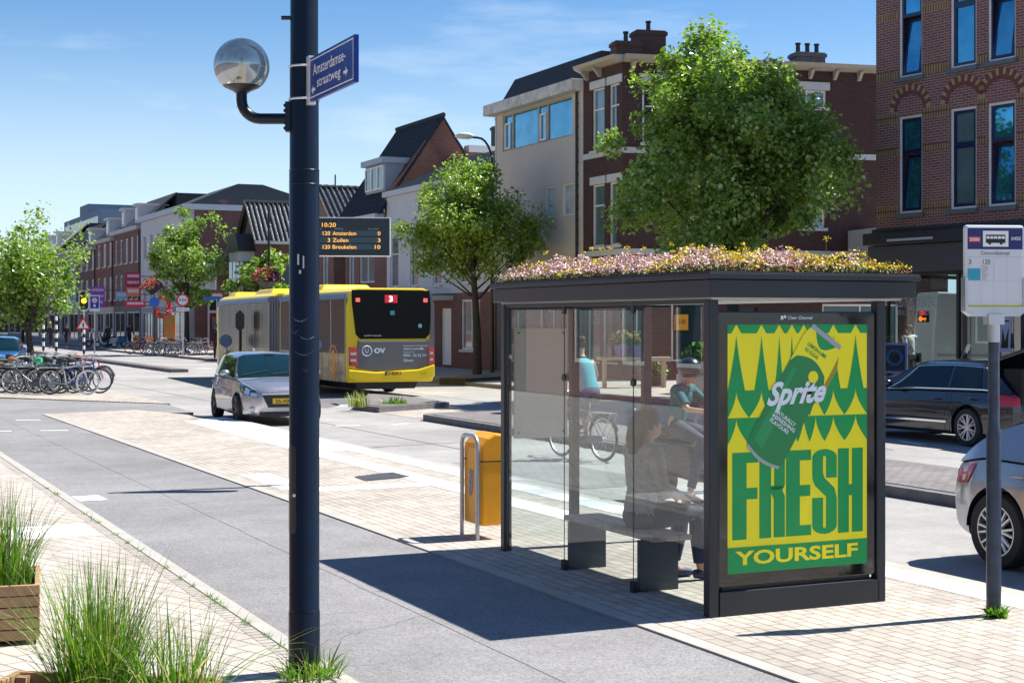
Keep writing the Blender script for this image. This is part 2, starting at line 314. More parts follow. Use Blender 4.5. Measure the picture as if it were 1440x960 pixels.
# guidance and edge tiles on the platform
mb = MB(); s = 2.0
while s < 31:
    mb.box(7.70, 8.06, s, s+0.6, 0.001, 0.008); s += 1.2
tag(mb.build('white_edge_blocks', whitetile, rz=ST), kind='structure')
mb = MB(); s = 2.6
while s < 31:
    mb.box(7.70, 8.06, s+0.003, s+0.597, 0.001, 0.0075); s += 1.2
tag(mb.build('grey_edge_blocks', mat('grey_tile', (0.44, 0.45, 0.47), 0.8, var=0.1), rz=ST), kind='structure')
mb = MB(); mb.box(6.98, 7.34, 13.2, 30.5, 0.001, 0.0085); mb.box(5.25, 6.97, 17.25, 17.65, 0.001, 0.0085); mb.box(5.2, 5.6, 17.66, 19.6, 0.001, 0.0085)
mb.box(7.38, 7.66, 22.5, 31, 0.001, 0.0085)
tag(mb.build('guidance_tiles', whitetile, rz=ST), kind='structure')
mb = MB()   # pale tiles on the sidewalk where the guidance line goes on
mb.box(1.1, 2.55, 14.6, 15.5, 0.0005, 0.004)
tag(mb.build('sidewalk_guidance_tiles', whitetile, rz=ST), kind='structure')
# painted marks
mb = MB()
def dash(px0, py0, px1, py1, w, z):
    a, b = G(px0, py0, z), G(px1, py1, z); d = (b-a).normalized(); n = Vector((-d.y, d.x, 0))*w/2
    mb.poly([a-n, b-n, b+n, a+n])
dash(22, 590.5, 57, 590, 0.12, -0.001); dash(57, 605, 96, 605, 0.12, -0.001); dash(-20, 606, 16, 605.6, 0.12, -0.001)
dash(472, 598.5, 506, 597.5, 0.12, RZ+0.004); dash(553, 597, 575, 594.5, 0.12, RZ+0.004); dash(467, 567, 483, 571, 0.15, RZ+0.004)
dash(166, 533, 190, 532.3, 0.15, RZ+0.004); dash(275, 518, 300, 518.5, 0.3, RZ+0.004); dash(1265, 620, 1300, 625, 0.12, RZ+0.004)
dash(106, 701, 145, 699, 0.5, -0.001)
tag(mb.build('road_markings', whitep), kind='structure')
# median islands
def island(name, pts, z1=0.04):
    pl = [tuple(p) for p in pts]
    mb = MB(); mb.prism([(t, s) for s, t in pl], RZ-0.1, z1-0.01, 'z', 0)
    cx = sum(p[1] for p in pl)/len(pl); cy = sum(p[0] for p in pl)/len(pl)
    inner = []
    for s_, t_ in pl:
        dx, dy = t_-cx, s_-cy; inner.append((t_-math.copysign(min(0.16, abs(dx)*0.4), dx), s_-math.copysign(min(0.16, abs(dy)*0.4), dy)))
    mb.prism(inner, z1-0.02, z1, 'z', 1)
    tag(mb.build(name, [kerbdark, median_top], rz=ST), kind='structure')
island('median_island', [(-30, 11.5), (30.2, 12.0), (30.6, 12.3), (30.9, 14.2), (-30, 14.0)])
island('crossing_island', [(33.2, 12.1), (34.6, 11.95), (39.5, 14.2), (38.0, 14.6), (34.5, 14.4)])
sheet('crossing_paving', [(30.95, 12.1), (33.2, 12.1), (36, 14.5), (30.95, 14.2)], RZ+0.006, paver)
sheet('asphalt_patch', [(35.5, 11.6), (44, 11.2), (46, 13.5), (39.2, 14.0)], RZ+0.004, patch_asph)
island('far_median', [(63, 13.9), (140, 14.1), (140, 14.7), (63, 14.6)])
sheet('far_sidewalk', [(-60, 20.1), (46, 20.1), (46, 19.9), (120, 19.9), (123, 21), (400, 21), (400, 90), (-60, 90)], 0.02, paver_far, z0=-0.3)
sheet('far_kerb', [(-60, 19.9), (120, 19.75), (123, 20.85), (400, 20.85), (400, 21), (123, 21), (120, 19.9), (-60, 20.1)], 0.022, kerbdark, z0=-0.3)
# repairs, seams and covers that give the asphalt its history
rr_ = random.Random(12)
def seam(pts, w, name='asphalt_seam', z=-0.0045, m=None):
    mb = MB()
    for (s0, t0), (s1, t1) in zip(pts, pts[1:]):
        d = Vector((t1-t0, s1-s0, 0)); n = Vector((-d.y, d.x, 0)).normalized()*w/2; a, b = Vector((t0, s0, z)), Vector((t1, s1, z)); mb.poly([a-n, b-n, b+n, a+n])
    tag(mb.build(name, m or mat('seam_bitumen', (0.07, 0.07, 0.075), 0.8), rz=ST, weld=False), kind='structure')
def wob(s0, t0, s1, t1, n=14, a=0.03): return [(s0+(s1-s0)*i/n+rr_.uniform(-a, a), t0+(t1-t0)*i/n+rr_.uniform(-a, a)) for i in range(n+1)]
seam(wob(6, 3.86, 33, 3.80, 60, 0.008), 0.006); seam(wob(16.6, 2.85, 17.0, 4.9, 24, 0.04), 0.006); seam(wob(9.1, 2.9, 9.7, 3.8, 14, 0.04), 0.004)
seam(wob(16, 9.9, 60, 9.7, 40, 0.01), 0.03, z=RZ+0.003); seam(wob(24, 8.4, 24.8, 11.5, 16, 0.05), 0.03, z=RZ+0.003); seam(wob(34, 8.4, 33.2, 11.8, 16, 0.05), 0.03, z=RZ+0.003); seam(wob(20, 16.2, 60, 16.4, 40, 0.02), 0.03, z=RZ+0.003)
sheet('road_repair', [(17, 8.9), (21, 8.8), (21.2, 10.2), (17.1, 10.3)], RZ+0.0035, path_asph)
# dark drain grating in the platform
dgm = mat('cast_iron_grate', (0.07, 0.075, 0.085), 0.6, var=0.3, vscale=30, bump=0.8, bscale=40)
mb = MB(); a, b, c, d = [G(*q, 0.0) for q in ((498, 671), (552, 664.5), (578, 671), (515, 676.5))]
mb.poly([v+Vector((0, 0, 0.013)) for v in (a, d, c, b)])
for i in range(1, 9):
    p0 = a.lerp(b, i/9); p1 = d.lerp(c, i/9); e = (b-a)*0.02
    mb.poly([v+Vector((0, 0, 0.017)) for v in (p0-e, p1-e, p1+e, p0+e)])
o = mb.build('drain_grate', dgm); tag(o, 'dark patterned metal grate set flush in the pale platform paving', 'drain cover')

# ---------------------------------------------------------------- bus shelter (local x = across the street, local y = along it)
S0, T0 = 8.77, 5.555
SH = thing('bus_shelter', 'glass bus shelter with dark frame, flowering roof and a green and yellow poster', 'bus shelter', P(S0, T0), ST)
LY, LX = 3.38, 1.48      # length, depth
mb = MB(); mb.box(-0.03, 1.70, -0.06, LY+0.10, 2.167, 2.285); o = mb.build('fascia', anth, SH, bevel=0.006)
mb = MB(); mb.box(-0.05, 1.73, -0.08, LY+0.13, 2.287, 2.325); mb.box(-0.045, 1.725, -0.075, LY+0.125, 2.327, 2.335); mb.build('roof_edge_trim', anth, SH, bevel=0.004)
mb = MB(); mb.box(0.02, 1.62, 0.0, LY+0.02, 2.150, 2.164); mb.build('ceiling', mat('pale_ceiling', (0.5, 0.5, 0.5), 0.5), SH)
pw = 0.075
for (x, y) in ((0, 0), (0, LY-pw), (LX-pw, LY-pw), (LX-pw, 0)):
    mb = MB(); mb.box(x, x+pw, y, y+pw, 0.004, 2.147); o = mb.build('post', anth, SH, bevel=0.006)
y_seams = [pw, 1.085, 2.21, LY-pw]
for i in range(3):
    mb = MB(); mb.box(0.026, 0.034, y_seams[i]+0.006, y_seams[i+1]-0.006, 0.05, 2.10); o = mb.build('glass_panel', glass_sh, SH)
for i in range(1, 3):
    mb = MB(); mb.box(0.018, 0.042, y_seams[i]-0.02, y_seams[i]+0.02, 2.06, 2.147)
    mb.box(0.016, 0.05, y_seams[i]-0.03, y_seams[i]+0.03, 0.0, 0.085)
    mb.lathe([(0.028, -0.012), (0.03, 0.0), (0.028, 0.012)], (0.03, y_seams[i], 1.55), 14, 'x'); mb.tube([(0.03, y_seams[i], 0.08), (0.03, y_seams[i], 2.07)], 0.004, 6)
    mb.build('glass_clamp', blackm, SH)
# end pane, timetable
mb = MB(); mb.box(pw+0.01, LX-pw-0.01, LY-0.042, LY-0.034, 0.06, 2.10); mb.build('glass_panel', glass_sh, SH)
tp = mat('timetable_sheet', (0.62, 0.60, 0.55), 0.4, var=0.05)
_b = tp.node_tree.nodes['Principled BSDF']; _t = tp.node_tree.nodes.new('ShaderNodeBsdfTranslucent'); _t.inputs['Color'].default_value = (0.62, 0.60, 0.55, 1); _m = tp.node_tree.nodes.new('ShaderNodeMixShader'); _m.inputs[0].default_value = 0.45
tp.node_tree.links.new(_b.outputs[0], _m.inputs[1]); tp.node_tree.links.new(_t.outputs[0], _m.inputs[2]); tp.node_tree.links.new(_m.outputs[0], tp.node_tree.nodes['Material Output'].inputs['Surface'])
mb = MB(); mb.box(0.10, 0.62, LY-0.072, LY-0.052, 0.98, 1.94); tt = mb.build('timetable_board', tp, SH, bevel=0.004)
for x, z in ((0.14, 1.03), (0.58, 1.03), (0.14, 1.9), (0.58, 1.9)):
    mb = MB(); mb.ball((x, LY-0.075, z), 0.009, 8, 6); mb.build('screw', blackm, tt)
mb = MB(); mb.box(0.66, 0.73, LY-0.09, LY-0.02, 0.004, 2.147); mb.build('mullion', anth, SH)
mb = MB(); mb.box(pw, LX-pw, LY-0.06, LY-0.015, 2.102, 2.149); mb.box(0.01, 0.05, pw, LY-pw, 2.12, 2.149); mb.build('top_rail', anth, SH)
# bench standing inside
wood = mat('bench_wood', (0.50, 0.38, 0.30), 0.6, var=0.3, vscale=12)
legm = mat('bench_leg_paint', (0.035, 0.05, 0.06), 0.5)
BN = thing('bench', 'low bench with brown slatted seat and two dark plate legs inside the bus shelter', 'bench', P(S0, T0), ST)
mb = MB()
for k in range(3): mb.box(0.10+k*0.115, 0.208+k*0.115, 0.93, 2.36, 0.385, 0.425)
mb.build('seat', wood, BN, bevel=0.006)
for y in (1.08, 2.21):
    mb = MB(); mb.box(0.07, 0.40, y-0.02, y+0.02, 0.004, 0.384); mb.build('leg', legm, BN)
# ---------------- poster case at the near end
PX0, PX1 = 0.085, 1.425
case = MB(); case.box(PX0, PX1, 0.02, 0.17, 0.20, 2.07); pc = case.build('poster_case', mat('gloss_black', (0.006, 0.006, 0.007), 0.08, spec=0.7), SH, bevel=0.01)
mb = MB(); mb.box(PX0-0.0, PX1+0.005, 0.0, 0.18, 0.0, 0.17); mb.build('plinth', anth, SH, bevel=0.006)
mb = MB(); mb.box(PX0+0.05, PX1-0.05, 0.05, 0.14, 0.17, 0.20); mb.build('plinth_gap', blackm, SH)
PW, PH = 1.17, 1.695
fc = Face((PX0+0.072, 0.02, 0.285), (1, 0, 0), (0, 0, 1))
Yel = mat('poster_yellow', (0.92, 0.80, 0.01), 0.35, spec=0.4); Grn = mat('poster_green', (0.001, 0.31, 0.075), 0.35, spec=0.4)
mb = MB(); flat(mb, fc, rect(0, 0, PW, PH), 0.002); mb.build('poster', Yel, pc)
# green leaf-like spikes; u,v = fractions of the poster measured from its top left
def uv(u, v): return (u*PW, (1-v)*PH)
mb = MB()
cols = [0.06, 0.235, 0.36, 0.45, 0.535, 0.62, 0.75, 0.915]
flat(mb, fc, rect(0, 0.0, PW, PH*0.105), 0.004)                         # lower green band
def fan(pts): flat(mb, fc, [uv(*p) for p in pts], 0.004)
edges = [-0.06]+cols+[1.09]
for i in range(len(edges)-1):                                            # row one: downward teeth at the top edge
    a, b = max(edges[i], 0), min(edges[i+1], 1); a2 = min(max(edges[i]+0.035, 0), 1); b2 = max(min(edges[i+1]-0.035, 1), 0)
    if b2 > a2: fan([(a, 0), (b, 0), (b2, 0.036), (a2, 0.036)])
for c in cols:                                                           # row two: tall spikes standing up
    i_ = cols.index(c); w = min(c-(cols[i_-1] if i_ else c-0.2), (cols[i_+1] if i_ < len(cols)-1 else c+0.2)-c)/2-0.012
    w = min(w, 0.060); pts = [(c, 0.043)]
    for k in range(1, 7): q = k/6; pts.append((min(1, c+w*q**1.25), 0.043+0.2235*q))
    for k in range(6, 0, -1): q = k/6; pts.append((max(0, c-w*q**1.25), 0.043+0.2235*q))
    fan(pts)
for row, (v0, vs, vt) in enumerate(((0.266, 0.21, 0.375), (0.376, 0.286, 0.482))):  # rows of hanging petals
    for i in range(len(edges)-1):
        a, b = edges[i], edges[i+1]; m_ = (a+b)/2; L_ = []; Rr = []
        for k in range(0, 9):
            q = k/8; hw = (b-a)/2*(1-q**1.75 if q > 0.06 else 1); v = v0+(vt-v0)*q
            L_.append((min(max(m_-hw, 0), 1), v)); Rr.append((min(max(m_+hw, 0), 1), v))
        fan(L_+Rr[::-1][1:])
mb.build('poster_pattern', Grn, pc)
# block letters of the first word
def arcpts(cx, cy, rx, ry, a0, a1, n=12): return [(cx+rx*math.cos(R(a0+(a1-a0)*i/n)), cy+ry*math.sin(R(a0+(a1-a0)*i/n))) for i in range(n+1)]
def glyph(mb, ch, x, y, w, h, off):
    st = 0.44
    def r(x0, y0, x1, y1): flat(mb, fc, rect(x+x0*w, y+y0*h, x+x1*w, y+y1*h), off)
    def pl(pts): flat(mb, fc, [(x+a*w, y+b*h) for a, b in pts], off)
    def band(o, i):
        for k in range(len(o)-1): pl([o[k], i[k], i[k+1], o[k+1]])
    if ch == 'F': r(0, 0, 0.55, 1); r(0.55, 0.88, 1, 1); r(0.55, 0.46, 0.97, 0.59)
    if ch == 'E': r(0, 0, 0.55, 1); r(0.55, 0.88, 1, 1); r(0.55, 0.46, 0.97, 0.59); r(0.55, 0, 1, 0.12)
    if ch == 'H': r(0, 0, 0.44, 1); r(0.56, 0, 1, 1); r(0.44, 0.44, 0.56, 0.57)
    if ch == 'R':
        r(0, 0, 0.46, 1)
        o = [(0.46, 1)]+arcpts(0.72, 0.93, 0.28, 0.07, 90, 0)+arcpts(0.72, 0.62, 0.28, 0.07, 0, -90)+[(0.46, 0.55)]
        i = [(0.46, 0.92)]+arcpts(0.54, 0.91, 0.04, 0.01, 90, 0)+arcpts(0.54, 0.60, 0.04, 0.01, 0, -90)+[(0.46, 0.59)]
        band(o, i); pl([(0.46, 0.6), (0.46, 0.51), (0.56, 0.45), (0.56, 0), (1, 0), (1, 0.47), (0.9, 0.545), (1, 0.6)])
    if ch == 'S':
        o = [(1, 0.66)]+arcpts(0.5, 0.90, 0.5, 0.10, 0, 180, 16)+[(0, 0.72)]+[(0.02, 0.64), (0.12, 0.57), (0.56, 0.44)]+arcpts(0.5, 0.09, 0.06, 0.02, 0, -180, 8)+[(0.44, 0.43)]
        i = [(0.56, 0.66)]+arcpts(0.5, 0.90, 0.06, 0.02, 0, 180, 16)+[(0.44, 0.72)]+[(0.5, 0.66), (0.9, 0.54), (1.0, 0.42)]+arcpts(0.5, 0.10, 0.5, 0.10, 0, -180, 8)+[(0, 0.43)]
        band(o, i)
mb = MB(); lw = 0.205*PW
for k, ch in enumerate('FRESH'): glyph(mb, ch, (0.032+k*0.188)*PW, 0.135*PH, (0.180 if k < 4 else 0.185)*PW, 0.350*PH, 0.0035)
mb.build('poster_headline', Grn, pc)
lettering('YOURSELF', fc, 0.05*PW, 0.032*PH, 0.058*PH, Yel, pc, w=0.88*PW, off=0.006, bold=0.03)
# the can, drawn on the poster: tilted axis
cang = R(-33)
CO = Vector((0.475*PW, 0.715*PH, 0)); cxv = Vector((math.cos(cang), math.sin(cang), 0)); cyv = Vector((-math.sin(cang), math.cos(cang), 0))
cw, chh = 0.29*PW, 0.845*PW
def cp(a, b): v = CO+cxv*(a*cw/2)+cyv*(b*chh/2); return (v.x, v.y)
shm = mat('poster_shadow_green', (0.02, 0.12, 0.03), 0.35); silv = mat('poster_silver', (0.35, 0.38, 0.42), 0.35)
mb = MB(); sh = [cp(-0.9, -1.0), cp(1.0, -1.02), cp(1.35, -0.6), cp(1.35, 0.78), cp(1.0, 0.95)]; 
mb2 = MB(); flat(mb2, fc, [cp(1.0, 0.05), cp(1.22, 0.2), cp(1.22, 0.66), cp(1.0, 0.84)], 0.0055); mb2.build('can_shadow', mat('poster_ochre', (0.33, 0.27, 0.01), 0.35), pc)
body = [cp(-0.93, -1.0)]+[cp(-0.93+1.86*k/10, -1.0-0.07*math.sin(math.pi*k/10)) for k in range(11)]+[cp(1, -0.93), cp(1, 0.80), cp(0.84, 0.95)]+[cp(0.84-1.68*k/10, 0.95+0.05*math.sin(math.pi*k/10)) for k in range(11)]+[cp(-1, 0.80), cp(-1, -0.93)]
can = MB(); flat(can, fc, body, 0.0065); can.build('can_picture', mat('can_green', (0.003, 0.22, 0.055), 0.3), pc)
mb = MB(); flat(mb, fc, [cp(-0.5, -0.9), cp(-0.2, -0.95), cp(-0.2, 0.0), cp(-0.5, 0.0)], 0.007); flat(mb, fc, [cp(-0.72, -0.9), cp(-0.5, -0.9), cp(-0.5, 0.3), cp(-0.72, 0.3)], 0.007)
mb.build('can_highlight', mat('can_light_green', (0.008, 0.29, 0.085), 0.3), pc)
mb = MB(); top = [cp(-1+2*k/12, 0.43+0.13*math.sin(math.pi*k/12)-(0.08 if k in (0, 12) else 0)) for k in range(13)]
flat(mb, fc, top+[cp(1, 0.80), cp(0.86, 0.93), cp(-0.86, 0.93), cp(-1, 0.80)], 0.0075)
cx_, cy_ = cp(0.35, 0.36); flat(mb, fc, [(cx_+0.036*PW*math.cos(a*0.35), cy_+0.036*PW*math.sin(a*0.35)) for a in range(18)], 0.0085)
mb.build('can_yellow_panel', Yel, pc)
mb = MB(); flat(mb, fc, [cp(-0.55, 0.92)]+[cp(-0.55+1.2*k/8, 0.92-0.16*math.sin(math.pi*k/8)) for k in range(1, 8)]+[cp(0.65, 0.92)], 0.0085); mb.build('can_dome', Grn, pc)
mb = MB(); flat(mb, fc, [cp(-0.86, 0.92), cp(0.86, 0.92), cp(0.84, 0.99), cp(-0.84, 0.99)], 0.009)
flat(mb, fc, [cp(-0.93, -0.99)]+[cp(-0.93+1.86*k/10, -0.99-0.06*math.sin(math.pi*k/10)) for k in range(11)]+[cp(0.90, -1.04)]+[cp(0.86-1.72*k/10, -1.04-0.06*math.sin(math.pi*k/10)) for k in range(11)], 0.009); mb.build('can_rim', silv, pc)
wl_ = mat('poster_white', (0.75, 0.8, 0.85), 0.4)
lettering('Sprite', fc, 0.270*PW, 0.640*PH, 0.125*PH, wl_, pc, w=0.43*PW, off=0.010, bold=0.035, shear=0.5, rot=R(2.5))
sx, sy_ = cp(-0.72, -0.42)
for k, wd in enumerate(('NATURALLY', 'REFRESHING', 'FLAVOURS')):
    q = cp(-0.50, -0.40-0.075*k); lettering(wd, fc, q[0], q[1], 0.017*PH, wl_, pc, w=(0.17, 0.185, 0.15)[k]*PW, off=0.010, bold=0.02, rot=cang)
for k, wd in enumerate(('LEMON-LIME', 'NO SUGAR')):
    q = cp(-0.62, 0.68-0.085*k); lettering(wd, fc, q[0], q[1], 0.017*PH, Grn, pc, w=(0.155, 0.11)[k]*PW, off=0.010, bold=0.015, rot=cang)
lettering('Clear Channel', fc, 0.42*PW, PH+0.036, 0.022, wl_, pc, w=0.205, off=0.004, bold=0.01)
mb = MB(); flat(mb, fc, rect(0.37*PW, PH+0.034, 0.37*PW+0.022, PH+0.06), 0.004); flat(mb, fc, rect(0.392*PW, PH+0.044, 0.392*PW+0.018, PH+0.062), 0.0055); mb.build('logo_mark', wl_, pc)
mb = MB(); mb.box(PX0+0.03, PX1-0.03, 0.0065, 0.0105, 0.235, 2.04); mb.build('cover_glass', glassmat('poster_glass', (1, 1, 1), base=0.0, rough=0.01, k=0.3), pc)

# ---------------------------------------------------------------- sedum on the shelter roof
def confetti(mb, c, r, n, size, mi, up=0.6):
    for _ in range(n):
        p = Vector(c)+Vector((random.gauss(0, r), random.gauss(0, r), random.gauss(0, r*0.5)))
        nrm = Vector((random.gauss(0, 1), random.gauss(0, 1), random.gauss(up, 1))).normalized(); a = nrm.orthogonal().normalized()
        a.rotate(Matrix.Rotation(random.random()*6.28, 3, nrm)); b = nrm.cross(a); s_ = size*random.uniform(0.6, 1.3)
        mb.add([p-a*s_-b*s_*0.6, p+a*s_-b*s_*0.6, p+a*s_*0.7+b*s_*0.8, p-a*s_*0.7+b*s_*0.8], [(0, 1, 2, 3)], mi)
mb = MB(); random.seed(11)
def nzv(x, y, k=1.0): return noise.noise(Vector((x*k, y*k, 3.1)))
mb.box(-0.01, 1.68, -0.04, LY+0.08, 2.335, 2.345, 5)
for i in range(8200):
    x = random.uniform(0.0, 1.68); y = random.uniform(-0.04, LY+0.09)
    edge = min(x, 1.68-x, y+0.04, LY+0.09-y); hgt = min(0.06+edge*0.7, 0.17)*(1+0.35*nzv(x, y, 3))
    if x > 1.42: hgt = min(hgt, 0.09)
    yel = nzv(x+9, y, 2.2)+(0.35 if y < 0.35 and x > 0.7 else 0)+random.gauss(0, 0.12)
    z = 2.34+hgt*random.uniform(0.0, 1.0)
    if z < 2.34+hgt*0.45: mi = random.choice((2, 3, 4, 4, 3)); confetti(mb, (x, y, z), 0.015, 4, 0.009, mi)
    else:
        mi = 1 if yel > 0.26 else (2 if random.random() < 0.16 else 0)
        if x > 1.42: mi = 1
        confetti(mb, (x, y, z), 0.013, 5, 0.0075, mi)
for i in range(26):
    x = random.uniform(0.1, 1.6); y = random.uniform(0.0, LY); z = 2.34+random.uniform(0.18, 0.26)
    mb.tube([(x, y, 2.36), (x+random.uniform(-.02, .02), y, z)], 0.0015, 4, 3); confetti(mb, (x, y, z), 0.012, 24, 0.006, 1)
def fl(n, c, v=0.2): return mat(n, c, 0.7, var=v, vscale=25)
sed = mb.build('sedum_roof_planting', [fl('pink_sedum_flower', (0.86, 0.62, 0.58)), fl('yellow_sedum_flower', (0.78, 0.62, 0.02)), fl('rusty_sedum_stem', (0.42, 0.13, 0.06), 0.4), fl('sedum_green', (0.16, 0.24, 0.04), 0.4), fl('sedum_dark_leaf', (0.09, 0.09, 0.03), 0.5), mat('soil', (0.05, 0.035, 0.025), 0.95)], None, weld=False)
sed.location = P(S0, T0); sed.rotation_euler = (0, 0, ST)
tag(sed, 'pink and yellow flowering sedum covering the bus shelter roof', 'roof planting', kind='stuff')

# ---------------------------------------------------------------- big dark lamp post in front
LPp = Vector((-1.185, 8.72, 0.0))
lp = thing('lamp_post', 'thick dark blue post in the foreground carrying a round globe lamp on a short arm', 'lamp post', LPp)
mb = MB(); mb.lathe([(0.09, 0), (0.089, 0.35), (0.086, 0.355), (0.0855, 2.85), (0.083, 2.86), (0.082, 3.45), (0.0795, 3.46), (0.078, 6.0), (0.076, 9.0)], seg=32)
mb.build('pole', anth_pole, lp, smooth=True)
for z_ in (2.86, 2.78, 0.36):
    mb = MB(); mb.torus((0, 0, z_), 0.0845, 0.0035, 'z', 32, 6); mb.build('weld_ring', anth_pole, lp, smooth=True)
mb = MB()
for (z0, z1) in ((0.80, 1.30),):
    n = 8; a0, a1 = R(196), R(248); vs = []
    for zz in (z0, z0+0.02, z1-0.02, z1):
        sq = 0.8 if zz in (z0, z1) else 1.0
        for k in range(n+1):
            a = (a0+a1)/2+(a1-a0)/2*sq*(2*k/n-1); vs.append((0.0885*math.cos(a), 0.0885*math.sin(a), zz))
    mb.add(vs, [(j*(n+1)+k, j*(n+1)+k+1, (j+1)*(n+1)+k+1, (j+1)*(n+1)+k) for j in range(3) for k in range(n)])
dr = mb.build('access_door', anth_pole, lp); sf = dr.modifiers.new('thick', 'SOLIDIFY'); sf.thickness = 0.004
mb = MB(); mb.lathe([(0.0, -0.012), (0.010, -0.01), (0.010, 0.0)], (-0.045, -0.082, 1.02), 10, 'y'); mb.build('lock', steel, lp)
# arm and globe
gz = 3.456; gx = -0.357
mb = MB(); pts = [(-0.07, 0, 3.155), (-0.25, 0, 3.155)]+[(-0.25-0.107*math.sin(R(a)), 0, 3.155+0.107*(1-math.cos(R(a)))) for a in range(15, 91, 15)]+[(gx, 0, 3.315)]
mb.tube(pts, 0.031, 16); mb.box(-0.105, -0.075, -0.03, 0.03, 3.08, 3.25)
for z in (3.10, 3.13, 3.2, 3.23): mb.ball((-0.107, -0.012, z), 0.011, 8, 6)
mb.build('lamp_arm', anth_pole, lp, smooth=True)
mb = MB(); mb.lathe([(0.035, 3.30), (0.05, 3.312), (0.10, 3.335), (0.108, 3.343), (0.0, 3.345)], (gx, 0, 0), 28); mb.build('lamp_holder', blackm, lp, smooth=True)
mb = MB(); gr = 0.158
mb.lathe([(gr*math.sin(R(a)), gz-gr*math.cos(R(a))) for a in range(44, 181, 8)], (gx, 0, 0), 40)
gm = bpy.data.materials.new('smoked_lamp_globe'); gm.use_nodes = True; nt = gm.node_tree; b = nt.nodes['Principled BSDF']
b.inputs['Base Color'].default_value = (0.50, 0.50, 0.46, 1); b.inputs['Metallic'].default_value = 0.75; b.inputs['Roughness'].default_value = 0.12
tr = nt.nodes.new('ShaderNodeBsdfTransparent'); tr.inputs['Color'].default_value = (0.75, 0.82, 0.85, 1); ms = nt.nodes.new('ShaderNodeMixShader'); ms.inputs[0].default_value = 0.35
nt.links.new(b.outputs[0], ms.inputs[1]); nt.links.new(tr.outputs[0], ms.inputs[2]); nt.links.new(ms.outputs[0], nt.nodes['Material Output'].inputs[0])
mb.build('globe', gm, lp, smooth=True)
mb = MB(); mb.lathe([(0.05, 3.35), (0.012, 3.44), (0.012, 3.50), (0.0, 3.51)], (gx, 0, 0), 16); mb.build('reflector_cone', mat('lamp_inner', (0.25, 0.25, 0.24), 0.3, metal=0.5), lp, smooth=True)
mb = MB(); mb.lathe([(0.012, 0), (0.012, 0.06)], (-0.13, -0.0, 3.73), 10, 'x'); mb.box(-0.12, -0.07, -0.01, 0.01, 3.72, 3.74); mb.build('bolt', blackm, lp)
# stickers and scratches
mb = MB()
for (pa, pz, w, h) in ((255, 2.32, 0.01, 0.06), (275, 2.30, 0.008, 0.07), (262, 2.27, 0.012, 0.02)):
    a = R(pa); mb.box(0.0868*math.cos(a)-w/2, 0.0868*math.cos(a)+w/2, 0.0868*math.sin(a)-0.002, 0.0868*math.sin(a), pz, pz+h)
mb.build('paint_scratch', mat('scratch_white', (0.5, 0.5, 0.5), 0.6), lp)
rr_ = random.Random(3)
for (a0, a1, z, w) in ((225, 300, 2.03, 0.012), (215, 262, 1.965, 0.008), (250, 330, 1.93, 0.01), (235, 318, 1.84, 0.008), (268, 300, 1.75, 0.006)):
    mb = MB(); n = 14; vs = []
    for i in range(n+1):
        a = R(a0+(a1-a0)*i/n); z_ = z-0.03*math.sin(math.pi*i/n)+rr_.uniform(-0.002, 0.002); h_ = w*rr_.uniform(0.3, 1)*math.sin(math.pi*(i+0.3)/(n+0.6)); vs += [(0.0867*math.cos(a), 0.0867*math.sin(a), z_-h_/2), (0.0867*math.cos(a), 0.0867*math.sin(a), z_+h_/2)]
    mb.add(vs, [(2*i, 2*i+2, 2*i+3, 2*i+1) for i in range(n)]); mb.build('tape_residue', mat('tape_residue_grey', (0.10, 0.12, 0.15), 0.7, var=0.6, vscale=60), lp, weld=False)
# street name sign clamped to the post
sgA = Vector((-1.128, 8.60, 0)); sdir = Vector((0.335, -0.742, 0)).normalized(); sn = thing('street_name_sign', 'blue enamel street name sign clamped to the thick dark foreground post', 'street sign', sgA, math.atan2(sdir.y, sdir.x))
SL, Z0, Z1 = 0.80, 3.232, 3.478
blue = mat('enamel_blue', (0.006, 0.03, 0.22), 0.35, spec=0.25)
mb = MB(); mb.box(0, SL, -0.012, 0.012, Z0, Z1); mb.build('plate', blue, sn, bevel=0.003)
f2 = Face((0, -0.012, Z0), (1, 0, 0), (0, 0, 1)); h_ = Z1-Z0
mb = MB(); bo = 0.016; th = 0.007
for a in (rect(bo, bo, SL-bo, bo+th), rect(bo, h_-bo-th, SL-bo, h_-bo), rect(bo, bo+th, bo+th, h_-bo-th), rect(SL-bo-th, bo+th, SL-bo, h_-bo-th)): flat(mb, f2, a, 0.002)
for (x, s_) in ((0.62, 1), (0.075, -1)):
    yy = 0.062; q = [(0, 0.008), (0.04, 0.008), (0.035, 0.026), (0.075, 0), (0.035, -0.026), (0.04, -0.008), (0, -0.008)]
    flat(mb, f2, [(x+s_*a+(0.045 if s_ < 0 else 0), yy+b_+(0.012 if s_ > 0 else -0.004)) for a, b_ in (q if s_ > 0 else q[::-1])], 0.002)
mb.build('border', white, sn)
lettering('Amsterdamse-', f2, 0.075, 0.135, 0.062, white, sn, w=0.58, off=0.002, bold=0.008)
lettering('straatweg', f2, 0.150, 0.045, 0.062, white, sn, w=0.42, off=0.002, bold=0.008)
mb = MB(); mb.box(-0.03, 0.018, -0.022, 0.02, Z0-0.015, Z1+0.012); mb.build('end_bracket', alum, sn, bevel=0.002)
sa_ = math.atan2(sdir.y, sdir.x); pcx = (LPp.x-sgA.x)*math.cos(sa_)+(LPp.y-sgA.y)*math.sin(sa_); pcy = -(LPp.x-sgA.x)*math.sin(sa_)+(LPp.y-sgA.y)*math.cos(sa_)
for z in (Z0+0.03, Z1-0.03):
    mb = MB(); mb.torus((pcx, pcy, z), 0.0845, 0.007, 'z', 28, 6); mb.box(-0.06, -0.01, -0.01, 0.015, z-0.012, z+0.012); mb.build('clamp_band', alum, sn)

